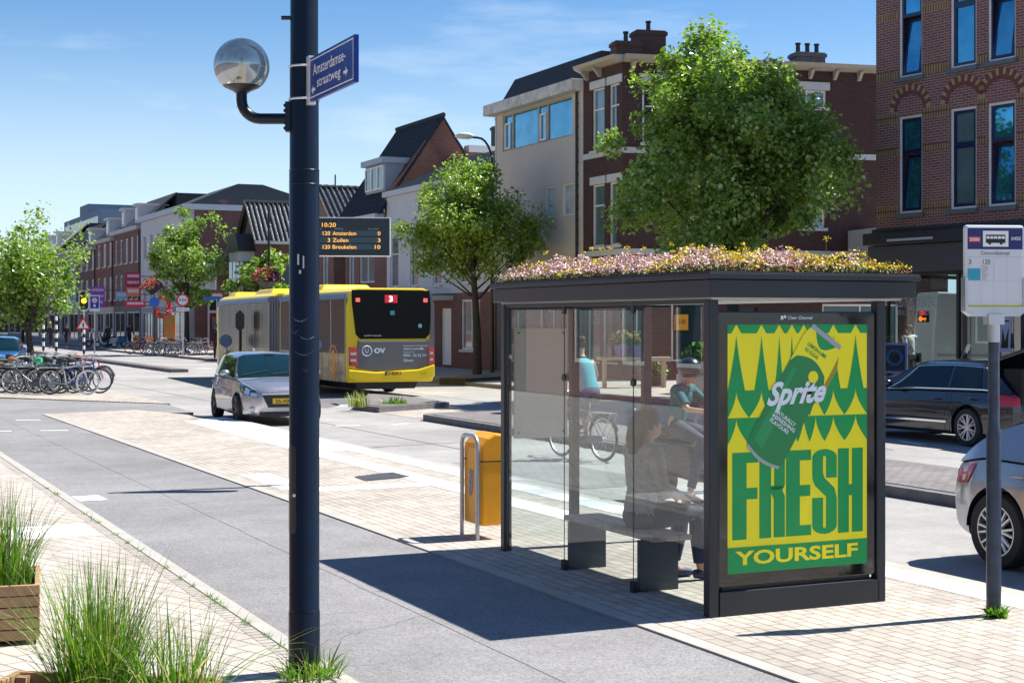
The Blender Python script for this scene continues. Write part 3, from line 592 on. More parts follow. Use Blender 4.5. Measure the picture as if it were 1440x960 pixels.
# ---------------------------------------------------------------- departure display on its post
dp = thing('departure_display', 'dark electronic bus departure display with amber text on a slim post behind the foreground post', 'display board', Vector((-2.50, 18.8, 0)), R(3))
mb = MB(); mb.lathe([(0.06, 0), (0.055, 2.7), (0.05, 3.5)], seg=16); mb.build('pole', anth_pole, dp, smooth=True)
mb = MB(); BW0, BW1, bz0, bz1 = -0.03, 1.005, 2.80, 3.275; mb.box(BW0, BW1, -0.10, 0.06, bz0, bz1); mb.build('cabinet', alum, dp, bevel=0.006)
mb = MB(); mb.box(BW0+0.006, BW1-0.012, -0.108, -0.1005, bz0+0.008, bz1-0.012); mb.build('screen', mat('screen_dark', (0.006, 0.016, 0.024), 0.2), dp)
fd = Face((BW0, -0.108, bz0), (1, 0, 0), (0, 0, 1)); led = mat('amber_led', (0.9, 0.42, 0.06), 0.5, emit=0.55); band_m = mat('display_band', (0.03, 0.075, 0.09), 0.3)
mb = MB()
for yy in (0.248, 0.165, 0.082): flat(mb, fd, rect(0.10, yy, 0.90, yy+0.062), 0.001)
mb.build('row_band', band_m, dp)
lettering('10:20', fd, 0.20, 0.355, 0.052, led, dp, w=0.17, off=0.002, bold=0.01)
gl_ = mat('display_caption', (0.35, 0.42, 0.42), 0.5)
lettering('Lijn', fd, 0.16, 0.320, 0.026, gl_, dp, off=0.002); lettering('Richting', fd, 0.36, 0.318, 0.028, gl_, dp, off=0.002); lettering('Vertrektijd', fd, 0.76, 0.318, 0.026, gl_, dp, off=0.002)
for yy, a, b_, c in ((0.254, '120', 'Amsterdam', '0'), (0.171, '3', 'Zuilen', '3'), (0.088, '120', 'Breukelen', '10')):
    lettering(a, fd, 0.21 if len(a) > 1 else 0.27, yy, 0.048, led, dp, w=0.09 if len(a) > 1 else 0.03, off=0.002, bold=0.008)
    lettering(b_, fd, 0.33, yy, 0.048, led, dp, w=0.032*len(b_), off=0.002, bold=0.008); lettering(c, fd, 0.88-0.035*(len(c)-1), yy, 0.048, led, dp, w=0.034*len(c), off=0.002, bold=0.008)

# ---------------------------------------------------------------- bus stop sign
bs = thing('bus_stop_sign', 'white and blue bus stop sign on a scuffed dark blue pole at the right', 'bus stop sign', Vector((3.28, 10.41, 0)), R(6))
mb = MB(); mb.lathe([(0.05, 0), (0.05, 1.22), (0.038, 1.30), (0.037, 1.86)], seg=24); mb.build('pole', mat('scuffed_pole_paint', (0.03, 0.045, 0.08), 0.4, var=0.5, vscale=9, spec=0.5), bs, smooth=True)
mb = MB(); mb.lathe([(0.040, 1.86), (0.040, 2.05)], seg=20); mb.box(-0.055, 0.055, -0.05, 0.05, 1.98, 2.05); mb.build('pole_top', steel, bs)
mb = MB(); mb.box(-0.212, 0.212, -0.02, 0.03, 2.05, 2.655); mb.build('frame', alum, bs, bevel=0.02)
mb = MB(); mb.prism([(-0.215, 2.30), (-0.215, 2.07), (-0.17, 2.035), (0.17, 2.035), (0.215, 2.07), (0.215, 2.30), (0.195, 2.30), (0.195, 2.10), (-0.195, 2.10), (-0.195, 2.30)], -0.035, 0.04, 'y'); mb.build('cradle', steel, bs)
f3 = Face((-0.195, -0.0225, 2.085), (1, 0, 0), (0, 0, 1)); dkb = mat('sign_blue', (0.006, 0.008, 0.12), 0.3)
def part_flat(name, m, parent, fc_, rects, off):
    mb = MB()
    for r_ in rects: flat(mb, fc_, r_, off)
    return mb.build(name, m, parent)
part_flat('panel', mat('sign_white', (0.62, 0.63, 0.66), 0.4), bs, f3, [rect(0, 0, 0.39, 0.55)], 0.001)
part_flat('header', dkb, bs, f3, [rect(0, 0.405, 0.39, 0.55)], 0.002)
part_flat('red_box', mat('sign_red', (0.55, 0.01, 0.02), 0.4), bs, f3, [rect(0.008, 0.452, 0.09, 0.492)], 0.003)
part_flat('icon_plate', white, bs, f3, [rect(0.108, 0.423, 0.288, 0.53)], 0.003)
blk = mat('print_black', (0.01, 0.01, 0.012), 0.5); busb = MB()
flat(busb, f3, rect(0.128, 0.448, 0.266, 0.476), 0.004); flat(busb, f3, rect(0.128, 0.494, 0.266, 0.504), 0.004)
for k in range(6): flat(busb, f3, rect(0.128+k*0.0268, 0.476, 0.132+k*0.0268, 0.494), 0.004)
for x in (0.155, 0.236): flat(busb, f3, [(x+0.011*math.cos(a*0.5), 0.447+0.011*math.sin(a*0.5)) for a in range(13)], 0.0045)
busb.build('bus_icon', blk, bs)
part_flat('yellow_strip', mat('sign_yellow', (0.75, 0.68, 0.0), 0.4), bs, f3, [rect(0, 0.0, 0.39, 0.027)], 0.0025)
part_flat('cyan_box', mat('sign_cyan', (0.02, 0.32, 0.45), 0.4), bs, f3, [rect(0.0, 0.195, 0.09, 0.275)], 0.0025)
lettering('5000', f3, 0.014, 0.460, 0.024, white, bs, w=0.07, off=0.004, bold=0.02); lettering('0450', f3, 0.308, 0.466, 0.025, white, bs, w=0.066, off=0.004, bold=0.01)
lettering('Concordiastraat', f3, 0.092, 0.367, 0.026, blk, bs, w=0.205, off=0.002, bold=0.004)
lettering('3', f3, 0.008, 0.305, 0.033, blk, bs, off=0.002, bold=0.006); lettering('120', f3, 0.108, 0.305, 0.031, blk, bs, w=0.052, off=0.002, bold=0.006)
lettering('lijn', f3, 0.008, 0.288, 0.009, blk, bs, off=0.002)
for k, wd in enumerate(('Maarssen', 'Breukelen', 'Utrecht CS', 'Zuilen', 'Overvecht', 'Maarssen', 'Loenen', 'Station')): lettering(wd, f3, 0.102, 0.286-0.0125*k, 0.0075, blk, bs, off=0.002)
mb = MB()
for a in (rect(0, 0.352, 0.39, 0.354), rect(0.095, 0.19, 0.185, 0.1915), rect(0.185, 0.19, 0.1865, 0.352), rect(0.095, 0.30, 0.185, 0.3015), rect(0, 0.19, 0.39, 0.191), rect(0.093, 0.027, 0.094, 0.30), rect(0.185, 0.027, 0.186, 0.19), rect(0.28, 0.027, 0.281, 0.352)): flat(mb, f3, a, 0.0018)
mb.build('ruled_line', mat('print_grey', (0.3, 0.32, 0.36), 0.5), bs)

# ---------------------------------------------------------------- litter bin
oy = mat('bin_orange', (0.90, 0.38, 0.006), 0.38, var=0.10, vscale=4)
lb = thing('litter_bin', 'orange yellow litter bin on a steel hoop frame beside the bus shelter', 'litter bin', P(12.98, 5.62), ST)
mb = MB(); hp = [(0, -0.18, 0), (0, -0.18, 0.86)]+[(0, -0.18+0.09*(1-math.cos(R(a))), 0.86+0.09*math.sin(R(a))) for a in (22, 45, 68, 90)]+[(0, 0.09, 0.95)]+[(0, 0.09+0.09*math.sin(R(a)), 0.86+0.09*math.cos(R(a))) for a in (22, 45, 68, 90)]+[(0, 0.18, 0.0)]
mb.tube(hp, 0.020, 12); mb.build('hoop_frame', steel, lb, smooth=True)
mb = MB(); yb, yt = 0.145, 0.165
side = [(0.03, 0.13), (0.24, 0.13), (0.29, 0.34), (0.315, 0.72), (0.31, 0.90), (0.26, 0.965), (0.17, 0.975), (0.09, 0.93), (0.03, 0.86)]
mb.prism(side, -0.21, 0.21, 'y'); mb.build('body', oy, lb, bevel=0.02)
mb = MB(); mb.prism([(0.026, 0.715), (0.319, 0.715), (0.319, 0.724), (0.026, 0.724)], -0.214, 0.214, 'y'); mb.build('lid_seam', blackm, lb)
mb = MB(); mb.prism([(-0.10, 0.30), (-0.13, 0.65), (-0.09, 0.84), (0.09, 0.84), (0.13, 0.65), (0.10, 0.30), (0.06, 0.22), (-0.06, 0.22)], 0.022, 0.036, 'x'); mb.build('front_panel', oy, lb, bevel=0.008)
mb = MB(); mb.prism([(0.02, 0.38), (-0.02, 0.43), (-0.04, 0.62), (0.05, 0.64), (0.06, 0.42)], 0.018, 0.0235, 'x'); stk = mb.build('sticker', mat('sticker', (0.35, 0.30, 0.34), 0.6, var=0.8, vscale=45, dark=(0.03, 0.02, 0.08)), lb)
# ---------------------------------------------------------------- buildings
gdark = mat('window_glass_dark', (0.012, 0.022, 0.032), 0.04, spec=1.0, metal=0.0)
def mirror_glass(name, col, metal=0.55, rough=0.04):
    return mat(name, col, rough, metal=metal, spec=1.0, var=0.25, vscale=1.3)
gblue = mirror_glass('window_glass_sky_reflection', (0.08, 0.36, 0.55), 0.8)  # blue of the mirrored sky put into the pane colour
gsky = mirror_glass('window_glass_sky', (0.10, 0.36, 0.55), 0.8)  # sky reflection in the wide panes, carried by the base colour
gpale = mirror_glass('window_glass_pale', (0.16, 0.24, 0.27), 0.4)
curtain = mat('net_curtain', (0.45, 0.5, 0.5), 0.7, var=0.3, vscale=3)
shopg = mirror_glass('shop_glass', (0.03, 0.06, 0.07), 0.4)
class Bld:
    def __init__(s, name, label, A_, B_, cat='building', group=None):
        s.A = Vector((A_[0], A_[1], 0)); s.B = Vector((B_[0], B_[1], 0)); s.u = (s.B-s.A).normalized(); s.L = (s.B-s.A).length
        s.root = thing(name, label, cat, s.A+Vector((0, 0, 0.02)), math.atan2(s.u.y, s.u.x), group)
    def a(s, px):
        q = (px-720)/F; return (q*s.A.y-s.A.x)/(s.u.x-q*s.u.y)
    def px(s, px, py):
        a = s.a(px); Y = s.A.y+a*s.u.y; return a, CH+(HY-py)/F*Y-0.02
    def rect(s, l, r, t, b, at=None):
        a0, z1 = s.px(l, t); _, z0 = s.px(l, b); a1 = s.a(r); return (a0, a1, z0, z1)
    def wall(s, m, z0, z1, rects=(), a0=0.0, a1=None, dep=8.0, dh=0.14, name='wall', y0=0.0, top=True):
        a1 = s.L if a1 is None else a1; mb = MB(); e = 1e-4
        xs = sorted({a0, a1}|{min(max(v, a0), a1) for r in rects for v in r[:2]}); zs = sorted({z0, z1}|{min(max(v, z0), z1) for r in rects for v in r[2:]})
        for i in range(len(xs)-1):
            for j in range(len(zs)-1):
                cx, cz = (xs[i]+xs[i+1])/2, (zs[j]+zs[j+1])/2
                if xs[i+1]-xs[i] < e or zs[j+1]-zs[j] < e: continue
                if any(r[0] < cx < r[1] and r[2] < cz < r[3] for r in rects): continue
                mb.quad((xs[i], y0, zs[j]), (xs[i+1], y0, zs[j]), (xs[i+1], y0, zs[j+1]), (xs[i], y0, zs[j+1]))
        for (x0, x1, q0, q1) in rects:
            for (p, r_) in (((x0, q0), (x0, q1)), ((x0, q1), (x1, q1)), ((x1, q1), (x1, q0)), ((x1, q0), (x0, q0))):
                mb.quad((p[0], y0, p[1]), (r_[0], y0, r_[1]), (r_[0], y0+dh, r_[1]), (p[0], y0+dh, p[1]))
        mb.quad((a0, y0, z0), (a0, y0, z1), (a0, dep, z1), (a0, dep, z0)); mb.quad((a1, y0, z0), (a1, dep, z0), (a1, dep, z1), (a1, y0, z1))
        mb.quad((a0, dep, z0), (a0, dep, z1), (a1, dep, z1), (a1, dep, z0))
        if top: mb.quad((a0, y0, z1), (a1, y0, z1), (a1, dep, z1), (a0, dep, z1))
        return mb.build(name, m, s.root)
    def win(s, r, fm=None, gm=None, cols=(), rows=(), fw=0.07, y=0.0, sill=None, sash=None, lintel=None, name='window', bars=0.05):
        a0, a1, z0, z1 = r; fm = fm or wframe; gm = gm or gdark; mb = MB(); d0, d1 = y+0.05, y+0.13
        mb.box(a0, a0+fw, d0, d1, z0, z1); mb.box(a1-fw, a1, d0, d1, z0, z1); mb.box(a0+fw, a1-fw, d0, d1, z0, z0+fw); mb.box(a0+fw, a1-fw, d0, d1, z1-fw, z1)
        for c in cols: x = a0+(a1-a0)*c; mb.box(x-bars/2, x+bars/2, d0+0.012, d1, z0+fw, z1-fw)
        for q in rows: zz = z0+(z1-z0)*q; mb.box(a0+fw, a1-fw, d0+0.006, d1, zz-bars/2, zz+bars/2)
        w = mb.build(name, fm, s.root)
        mb = MB(); mb.box(a0+fw, a1-fw, y+0.105, y+0.115, z0+fw, z1-fw); mb.build('pane', gm, w)
        if sash:
            mb = MB(); f2 = fw; 
            for (q0, q1) in ((0, sash[1]), (sash[1], 1)):
                b0 = z0+fw+(z1-z0-2*fw)*q0; b1 = z0+fw+(z1-z0-2*fw)*q1; x0, x1 = a0+fw, a1-fw; t = 0.075
                mb.box(x0, x0+t, y+0.07, y+0.102, b0, b1); mb.box(x1-t, x1, y+0.07, y+0.102, b0, b1); mb.box(x0+t, x1-t, y+0.07, y+0.102, b0, b0+t); mb.box(x0+t, x1-t, y+0.07, y+0.102, b1-t, b1)
            mb.build('sash', sash[0], w)
        if sill: mb = MB(); mb.box(a0-0.08, a1+0.08, y-0.09, y+0.06, z0-0.11, z0-0.003); mb.build('sill', sill, w)
        if lintel: mb = MB(); mb.box(a0-0.12, a1+0.12, y-0.05, y+0.04, z1+0.003, z1+0.28); mb.build('lintel', lintel, w)
        return w
    def blk(s, name, m, a0, a1, y0, y1, z0, z1, bevel=0.0): mb = MB(); mb.box(a0, a1, y0, y1, z0, z1); return mb.build(name, m, s.root, bevel=bevel)
    def chim(s, a, y, z0, z1, w=0.9, d=0.6, pots=2, m=None, parent=None):
        mb = MB(); mb.box(a-w/2, a+w/2, y-d/2, y+d/2, z0, z1); mb.box(a-w/2-0.05, a+w/2+0.05, y-d/2-0.05, y+d/2+0.05, z1-0.18, z1-0.05)
        c = mb.build('chimney', m or chimm, parent or s.root)
        for k in range(pots):
            mb = MB(); x = a+(k-(pots-1)/2)*w/max(pots, 1); mb.lathe([(0.09, z1-0.02), (0.08, z1+0.3), (0.11, z1+0.32), (0.11, z1+0.38)], (x, y, 0), 10); mb.build('chimney_pot', blackm, c)
chimm = brickmat('chimney_brick', (0.12, 0.055, 0.05), (0.09, 0.045, 0.04), (0.1, 0.08, 0.07), big=0.3)
brR = brickmat('red_brick', (0.245, 0.085, 0.075), (0.175, 0.062, 0.06), (0.33, 0.25, 0.23), w=0.22, h=0.066, ms=0.011, big=0.16)
brD = brickmat('dark_brick', (0.085, 0.036, 0.032), (0.052, 0.024, 0.024), (0.075, 0.058, 0.055), w=0.22, h=0.066, ms=0.010, big=0.2)
brG = brickmat('brown_gable_brick', (0.24, 0.075, 0.05), (0.16, 0.05, 0.04), (0.22, 0.15, 0.12), w=0.22, h=0.07, ms=0.012, big=0.22)
brB = brickmat('brown_brick', (0.20, 0.075, 0.06), (0.14, 0.055, 0.05), (0.2, 0.15, 0.13), w=0.22, h=0.07, ms=0.012, big=0.22)
brY = brickmat('yellow_soldier_course', (0.37, 0.25, 0.12), (0.30, 0.20, 0.095), (0.11, 0.05, 0.045), w=0.085, h=0.40, ms=0.018, big=0.1, offset=0)
stucco = mat('beige_stucco', (0.54, 0.48, 0.42), 0.9, var=0.07, vscale=0.8, bump=0.2, bscale=40)
wstucco = mat('white_stucco', (0.55, 0.56, 0.57), 0.85, var=0.08, vscale=0.8)
slate = brickmat('dark_slate', (0.022, 0.03, 0.042), (0.015, 0.02, 0.03), (0.006, 0.008, 0.01), w=0.25, h=0.3, ms=0.02, big=0.2)
bitumen = mat('dark_roofing', (0.018, 0.026, 0.036), 0.85, var=0.2)
tile = mat('black_pantile', (0.022, 0.024, 0.026), 0.30, spec=0.8)
tilered = mat('dark_roof_tile', (0.05, 0.045, 0.045), 0.6, var=0.3)
stonew = mat('painted_stone', (0.52, 0.52, 0.53), 0.6, var=0.06)
stoneg = mat('blue_stone_sill', (0.11, 0.13, 0.16), 0.6, var=0.2, vscale=8)
navy = mat('navy_sash', (0.004, 0.010, 0.06), 0.35, spec=0.6)
darkf = mat('dark_frame', (0.02, 0.022, 0.03), 0.45)
# ---- right: tall red brick corner building
qa = (1232-720)/F; Ya = 39.75; RA = Vector((qa*Ya, Ya, 0)); ru = Vector((0.529, -0.849, 0)).normalized()
rb = Bld('brick_building', 'tall red brick corner building with yellow brick bands and navy sash windows', RA, RA+ru*9.5)
cols_ = [(1263.7, 1296.7), (1336, 1373), (1388.5, 1428)]
r2 = [rb.rect(l, r, 165, 301) for l, r in cols_]; zt, zb_ = r2[0][3], r2[0][2]
r2 = [(a[0], a[1], zb_, zt) for a in r2]; dz = rb.px(1263.7, 111)[1]-zb_
r2.append((r2[2][1]+0.9, r2[2][1]+1.9, zb_, zt)); r1 = [(a, b, c+dz, d+dz) for a, b, c, d in r2]; r0 = [(a, b, c+2*dz, d+2*dz) for a, b, c, d in r2]
zs0 = rb.px(1236, 323)[1]
rb.wall(brR, zs0, 17.0, r2+r1+r0, dep=9)
glz = [gblue, gdark, gblue, gblue]
for row, rr in enumerate((r2, r1, r0)):
    for i, r in enumerate(rr):
        if i in (0, 2):
            zm = r[2]+(r[3]-r[2])*0.62
            w_ = rb.win(r, wframe, gblue, fw=0.06, sill=stoneg); pn_ = children(w_)[0]
            for v in pn_.data.vertices:
                if v.co.z < zm: v.co.z = zm
            mb = MB(); x0, x1 = r[0]+0.06, r[1]-0.06; t = 0.07
            for q in ((x0, x0+t, zm, r[3]-0.06), (x1-t, x1, zm, r[3]-0.06), (x0+t, x1-t, zm, zm+0.09), (x0+t, x1-t, r[3]-0.13, r[3]-0.06), (x0, x0+0.04, r[2]+0.06, zm), (x1-0.04, x1, r[2]+0.06, zm)): mb.box(q[0], q[1], 0.07, 0.103, q[2], q[3])
            mb.build('sash', navy, w_)
        else: rb.win(r, wframe, gblue if row != 0 else gpale, fw=0.06, sill=stoneg, sash=(navy, 0.64))
# tilted-open lower sashes in the outer columns
def band_(z0, z1, gaps, m=brY, y=0.006):
    x = 0.0; k = []
    for g_ in sorted(gaps): k.append((x, g_[0]-0.03)); x = g_[1]+0.03
    k.append((x, rb.L))
    for a, b in k:
        if b-a > 0.05: mb = MB(); mb.box(a+0.002, b, -y, 0.02, z0, z1); mb.build('brick_band', m, rb.root)
hB = 0.24
for row, rr in enumerate((r2, r1, r0)):
    z0, z1 = rr[0][2], rr[0][3]
    band_(z0-0.02, z0-0.02+hB, rr); band_(z1-0.13, z1-0.13+hB, rr)
    band_(z0+(z1-z0)*0.62, z0+(z1-z0)*0.62+hB*0.7, rr)
    if row < 2:
        for r in rr:                                     # arches of alternating brick over each window
            mb = MB(); cx = (r[0]+r[1])/2; hw = (r[1]-r[0])/2+0.05; rise = 0.40; base = z1+0.13; n = 19
            def ap(q, e): an = math.pi*(1-q); return (cx+(hw+e)*math.cos(an), base+(rise+e*1.1)*math.sin(an)**0.85)
            for k in range(n):
                a0 = ap(k/n+0.004, 0.10); a1 = ap((k+1)/n-0.004, 0.10); b0 = ap(k/n+0.004, 0.24); b1 = ap((k+1)/n-0.004, 0.24)
                mb.prism([a0, b0, b1, a1], -0.02, 0.01, 'y', k % 2); c0 = ap(k/n+0.004, 0); c1 = ap((k+1)/n-0.004, 0); mb.prism([c0, a0, a1, c1], -0.012, 0.01, 'y', 1)
            mb.build('arch', [mat('yellow_brick', (0.36, 0.245, 0.12), 0.85), mat('arch_red_brick', (0.16, 0.05, 0.045), 0.85)], rb.root)
for r in (r2[0], r2[2], r1[0], r1[2]):                   # tilted sashes
    z0, z1 = r[2]+0.07, r[2]+(r[3]-r[2])*0.61; x0, x1 = r[0]+0.10, r[1]-0.10
    mb = MB(); t = 0.07
    def tl(a, z, o): q = (z-z0)/(z1-z0); return (a, 0.05+0.17*q+o, z-0.02*q)
    for (a_, b_, c_, d_) in ((x0, x0+t, z0, z1), (x1-t, x1, z0, z1), (x0+t, x1-t, z0, z0+t), (x0+t, x1-t, z1-t, z1)):
        vs = [tl(a_, c_, 0), tl(b_, c_, 0), tl(b_, d_, 0), tl(a_, d_, 0), tl(a_, c_, 0.04), tl(b_, c_, 0.04), tl(b_, d_, 0.04), tl(a_, d_, 0.04)]
        mb.add(vs, [(0,1,2,3),(7,6,5,4),(0,4,5,1),(1,5,6,2),(2,6,7,3),(3,7,4,0)])
    ts = mb.build('tilted_sash', navy, rb.root); mb = MB(); mb.quad(tl(x0+t, z0+t, 0.02), tl(x1-t, z0+t, 0.02), tl(x1-t, z1-t, 0.02), tl(x0+t, z1-t, 0.02)); mb.build('pane', gblue, ts)
mb = MB(); za = rb.px(1275, 330)[1]
for k, (dx, dz_) in enumerate(((0, 0), (0.12, 0.02), (0.06, -0.14), (0.22, 0.05), (0.2, -0.1))): mb.prism([(1.0+dx, za+dz_), (1.1+dx, za+dz_+0.02), (1.12+dx, za+dz_+0.2), (0.98+dx, za+dz_+0.18)], -0.012, -0.002, 'y')
mb.build('wall_ornament', mat('slate_blue_tile', (0.08, 0.13, 0.2), 0.4), rb.root)
# shopfront
sz1 = rb.px(1240, 385)[1]; sz2 = zs0
rb.blk('shop_fascia', mat('shop_fascia_grey', (0.06, 0.06, 0.07), 0.6), 0.0, rb.L, -0.30, 0.6, sz1+0.02, sz2-0.45, bevel=0.01)
rb.blk('awning_box', darkf, 0.0, rb.L, -0.5, 0.5, sz2-0.44, sz2-0.12, bevel=0.03)
rb.blk('ledge', mat('ledge_dark', (0.03, 0.032, 0.04), 0.5), 0.0, rb.L, -0.16, 0.4, sz2-0.115, sz2-0.003)
mb = MB(); mb.box(0.9, 2.4, -0.54, -0.5, sz2-0.36, sz2-0.30); mb.build('strip_light', mat('tube_grey', (0.45, 0.45, 0.45), 0.4), rb.root)
aw = [rb.a(x) for x in (1247, 1344, 1389, 1440)]
rb.blk('stall_riser', mat('riser_blue_grey', (0.10, 0.12, 0.16), 0.6), 0.0, aw[2], 0.05, 0.3, 0.0, 0.55)
mb = MB()
for x in (0.05, aw[1], aw[2]): mb.box(x-0.04, x+0.04, 0.06, 0.16, 0.55, sz1)
mb.box(0.0, aw[2], 0.06, 0.16, sz1-0.06, sz1+0.02)
sf_ = mb.build('shop_window_frame', darkf, rb.root)
mb = MB(); mb.box(0.09, aw[1]-0.04, 0.10, 0.11, 0.56, sz1-0.06); mb.box(aw[1]+0.04, aw[2]-0.04, 0.10, 0.11, 0.56, sz1-0.06); mb.build('pane', glassmat('shop_pane', (0.75, 0.85, 0.86), base=0.05, k=1.0), sf_)
fs = Face((0, 0.095, 0), (1, 0, 0), (0, 0, 1)); l0, zl = rb.px(1255, 432); l1 = rb.a(1330)
lettering('SLEUTEL-SLOTEN-SPECIALIST', fs, l0, zl, 0.26, mat('window_letter_pale', (0.30, 0.36, 0.36), 0.6), rb.root, w=l1-l0, off=0.004, bold=0.015)
lettering('VOOR AL UW SLOT EN SLEUTELWERK', fs, l0, zl-0.20, 0.13, mat('window_letter_lilac', (0.4, 0.4, 0.5), 0.6), rb.root, w=(l1-l0)*0.75, off=0.004)
# shop interior: back wall, floor
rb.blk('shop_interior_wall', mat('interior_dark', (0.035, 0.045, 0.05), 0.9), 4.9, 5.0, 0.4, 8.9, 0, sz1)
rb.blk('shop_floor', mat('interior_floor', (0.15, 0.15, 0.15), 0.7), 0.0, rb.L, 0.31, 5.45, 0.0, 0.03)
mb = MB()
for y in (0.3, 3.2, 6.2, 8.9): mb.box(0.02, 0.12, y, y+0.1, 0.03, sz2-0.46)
mb.box(0.02, 0.12, 0.4, 8.9, 0.03, 0.45); mb.box(0.02, 0.12, 0.4, 8.9, sz1-0.1, sz1); mb.build('side_window_frame', darkf, rb.root)  # corner glazing added so the van of the reflection shows through
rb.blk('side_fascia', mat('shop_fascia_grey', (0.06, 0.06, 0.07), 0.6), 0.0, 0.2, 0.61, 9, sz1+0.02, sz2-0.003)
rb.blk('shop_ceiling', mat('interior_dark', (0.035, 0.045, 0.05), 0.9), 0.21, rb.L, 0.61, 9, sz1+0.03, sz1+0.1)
rb.blk('pier', mat('pier_grey', (0.30, 0.32, 0.36), 0.6), aw[2]+0.06, aw[2]+0.16, 0.0, 0.3, 0.0, sz1)
# poster board in the last bay
pb0, pb1 = rb.a(1403), rb.a(1424); zp0 = rb.px(1403, 495)[1]; zp1 = rb.px(1403, 443)[1]
pb = rb.blk('poster_board', mat('poster_board_lilac', (0.42, 0.44, 0.56), 0.6), pb0, pb1, -0.06, -0.02, zp0, zp1+0.6)
mb = MB(); fb = Face((0, -0.06, 0), (1, 0, 0), (0, 0, 1)); w_ = pb1-pb0
flat(mb, fb, rect(pb0+0.05, zp1-0.16, pb1-0.05, zp1-0.12), 0.003); flat(mb, fb, [(pb0+0.15, zp0+0.1), (pb0+0.28, zp0+0.1), (pb0+0.25, zp1-0.5), (pb0+0.2, zp1-0.3)], 0.003)
flat(mb, fb, [(pb0+0.42, zp0+0.1), (pb0+0.55, zp0+0.1), (pb0+0.53, zp0+0.45), (pb0+0.45, zp0+0.45)], 0.003); flat(mb, fb, [(pb1-0.25, zp0+0.1), (pb1-0.08, zp0+0.1), (pb1-0.06, zp0+0.6), (pb1-0.16, zp0+0.3)], 0.003)
mb.build('poster_print', blk, pb)
rb.blk('blue_lightbox', mat('lightbox_blue', (0.10, 0.25, 0.6), 0.4), rb.a(1420), rb.L, -0.4, -0.25, rb.px(1430, 398)[1], rb.px(1430, 352)[1], bevel=0.02)
rb.blk('dark_doorway', blackm, pb1+0.15, rb.L, 0.1, 0.2, 0.0, sz1)

# ---- brown corner building: street side and the side facing us
C0 = Vector((3.77, 52.3, 0)); sl = P(48.65, 25.5)
fx = Vector((0.966, 0.26, 0)).normalized()
bs1 = Bld('corner_house', 'dark brown brick corner house with white bands, bracketed cornice and chimneys', P(48.62, 25.5), C0)
HC = 10.85
def ring(b, l, r, t, bo): return b.rect(l, r, t, bo)
w1 = [bs1.rect(833, 852, 127, 213), bs1.rect(856, 874, 120, 209)]
w1 = [(a, b, w1[0][2], w1[0][3]) for a, b, _, _ in w1]; dzc = w1[0][2]-bs1.px(833, 347)[1]
w2 = [(a, b, c-dzc, d-dzc) for a, b, c, d in w1]
a_l = 0.25
def fixw(ws, n0, n1): return [(n0[0], n0[1], ws[0][2], ws[0][3]), (n1[0], n1[1], ws[0][2], ws[0][3])]
n0 = (bs1.a(833), bs1.a(850)); n1 = (bs1.a(857), min(bs1.a(873.5), bs1.L-0.12))
w1 = fixw(w1, n0, n1); w2 = fixw(w2, n0, n1)
sh0 = 3.0
bs1.wall(brD, sh0, HC, w1+w2, dep=7)
for r in w1+w2: bs1.win(r, wframe, gpale, rows=(0.66,), fw=0.055, sill=stonew, lintel=stonew, sash=None)
bs1.wall(mat('shop_dark_front', (0.03, 0.025, 0.025), 0.5), 0, sh0-0.005, [(0.3, 1.2, 0.5, 2.6), (1.4, bs1.L-0.3, 0.5, 2.6)], dep=7, name='ground_floor_wall')
bs1.win((0.3, 1.2, 0.5, 2.6), wframe, shopg); bs1.win((1.4, bs1.L-0.3, 0.5, 2.6), wframe, shopg)
side = bs1                                              # the second face, in the same thing
LF2 = 12.5
ang = math.atan2(fx.y, fx.x)-math.atan2(bs1.u.y, bs1.u.x)
class Sub(Bld):
    def __init__(s, root, A_, B_, name):
        s.A = Vector((A_[0], A_[1], 0)); s.B = Vector((B_[0], B_[1], 0)); s.u = (s.B-s.A).normalized(); s.L = (s.B-s.A).length
        o = bpy.data.objects.new(name, None); COL.objects.link(o); o.parent = root.root
        dv = s.A-root.A; pr = math.atan2(root.u.y, root.u.x)
        o.location = Vector((dv.x*math.cos(-pr)-dv.y*math.sin(-pr), dv.x*math.sin(-pr)+dv.y*math.cos(-pr), 0)); o.rotation_euler = (0, 0, math.atan2(s.u.y, s.u.x)-pr); s.root = o
f2b = Sub(bs1, C0, C0+fx*LF2, 'side_facade')
s1 = [f2b.rect(903, 936, 115, 200), f2b.rect(1122, 1162, 122, 150), f2b.rect(1125, 1160, 240, 320), f2b.rect(995, 1033, 245, 338), f2b.rect(1010, 1040, 120, 200)]
s1[1] = (s1[1][0], s1[1][1], f2b.px(1122, 150)[1], f2b.px(1122, 126)[1])
f2b.wall(brD, 3.2, HC, s1, dep=6)
for i, r in enumerate(s1): f2b.win(r, wframe, gpale if i else gdark, cols=(0.33, 0.66) if i == 1 else (), rows=() if i == 1 else (0.6,), fw=0.09, sill=stonew, lintel=stonew)
f2b.wall(brD, 0, 3.195, [(0.5, 3.2, 0.6, 2.75), (4.0, 5.0, 0.1, 2.5), (7.5, 10.5, 0.7, 2.6)], dep=6, name='ground_floor_wall')
f2b.win((0.5, 3.2, 0.6, 2.75), wframe, shopg, cols=(0.5,)); f2b.win((7.5, 10.5, 0.7, 2.6), wframe, shopg, cols=(0.5,))
dr_ = f2b.win((4.0, 5.0, 0.1, 2.5), darkf, mat('dark_door', (0.015, 0.03, 0.035), 0.3), name='door', fw=0.05)
mb = MB(); mb.lathe([(0.0, 0.095), (0.17, 0.095), (0.17, 0.10)], (4.5, 0, 1.75), 20, 'y'); mb.build('round_sticker', mat('sticker_grey', (0.35, 0.37, 0.37), 0.6), dr_)
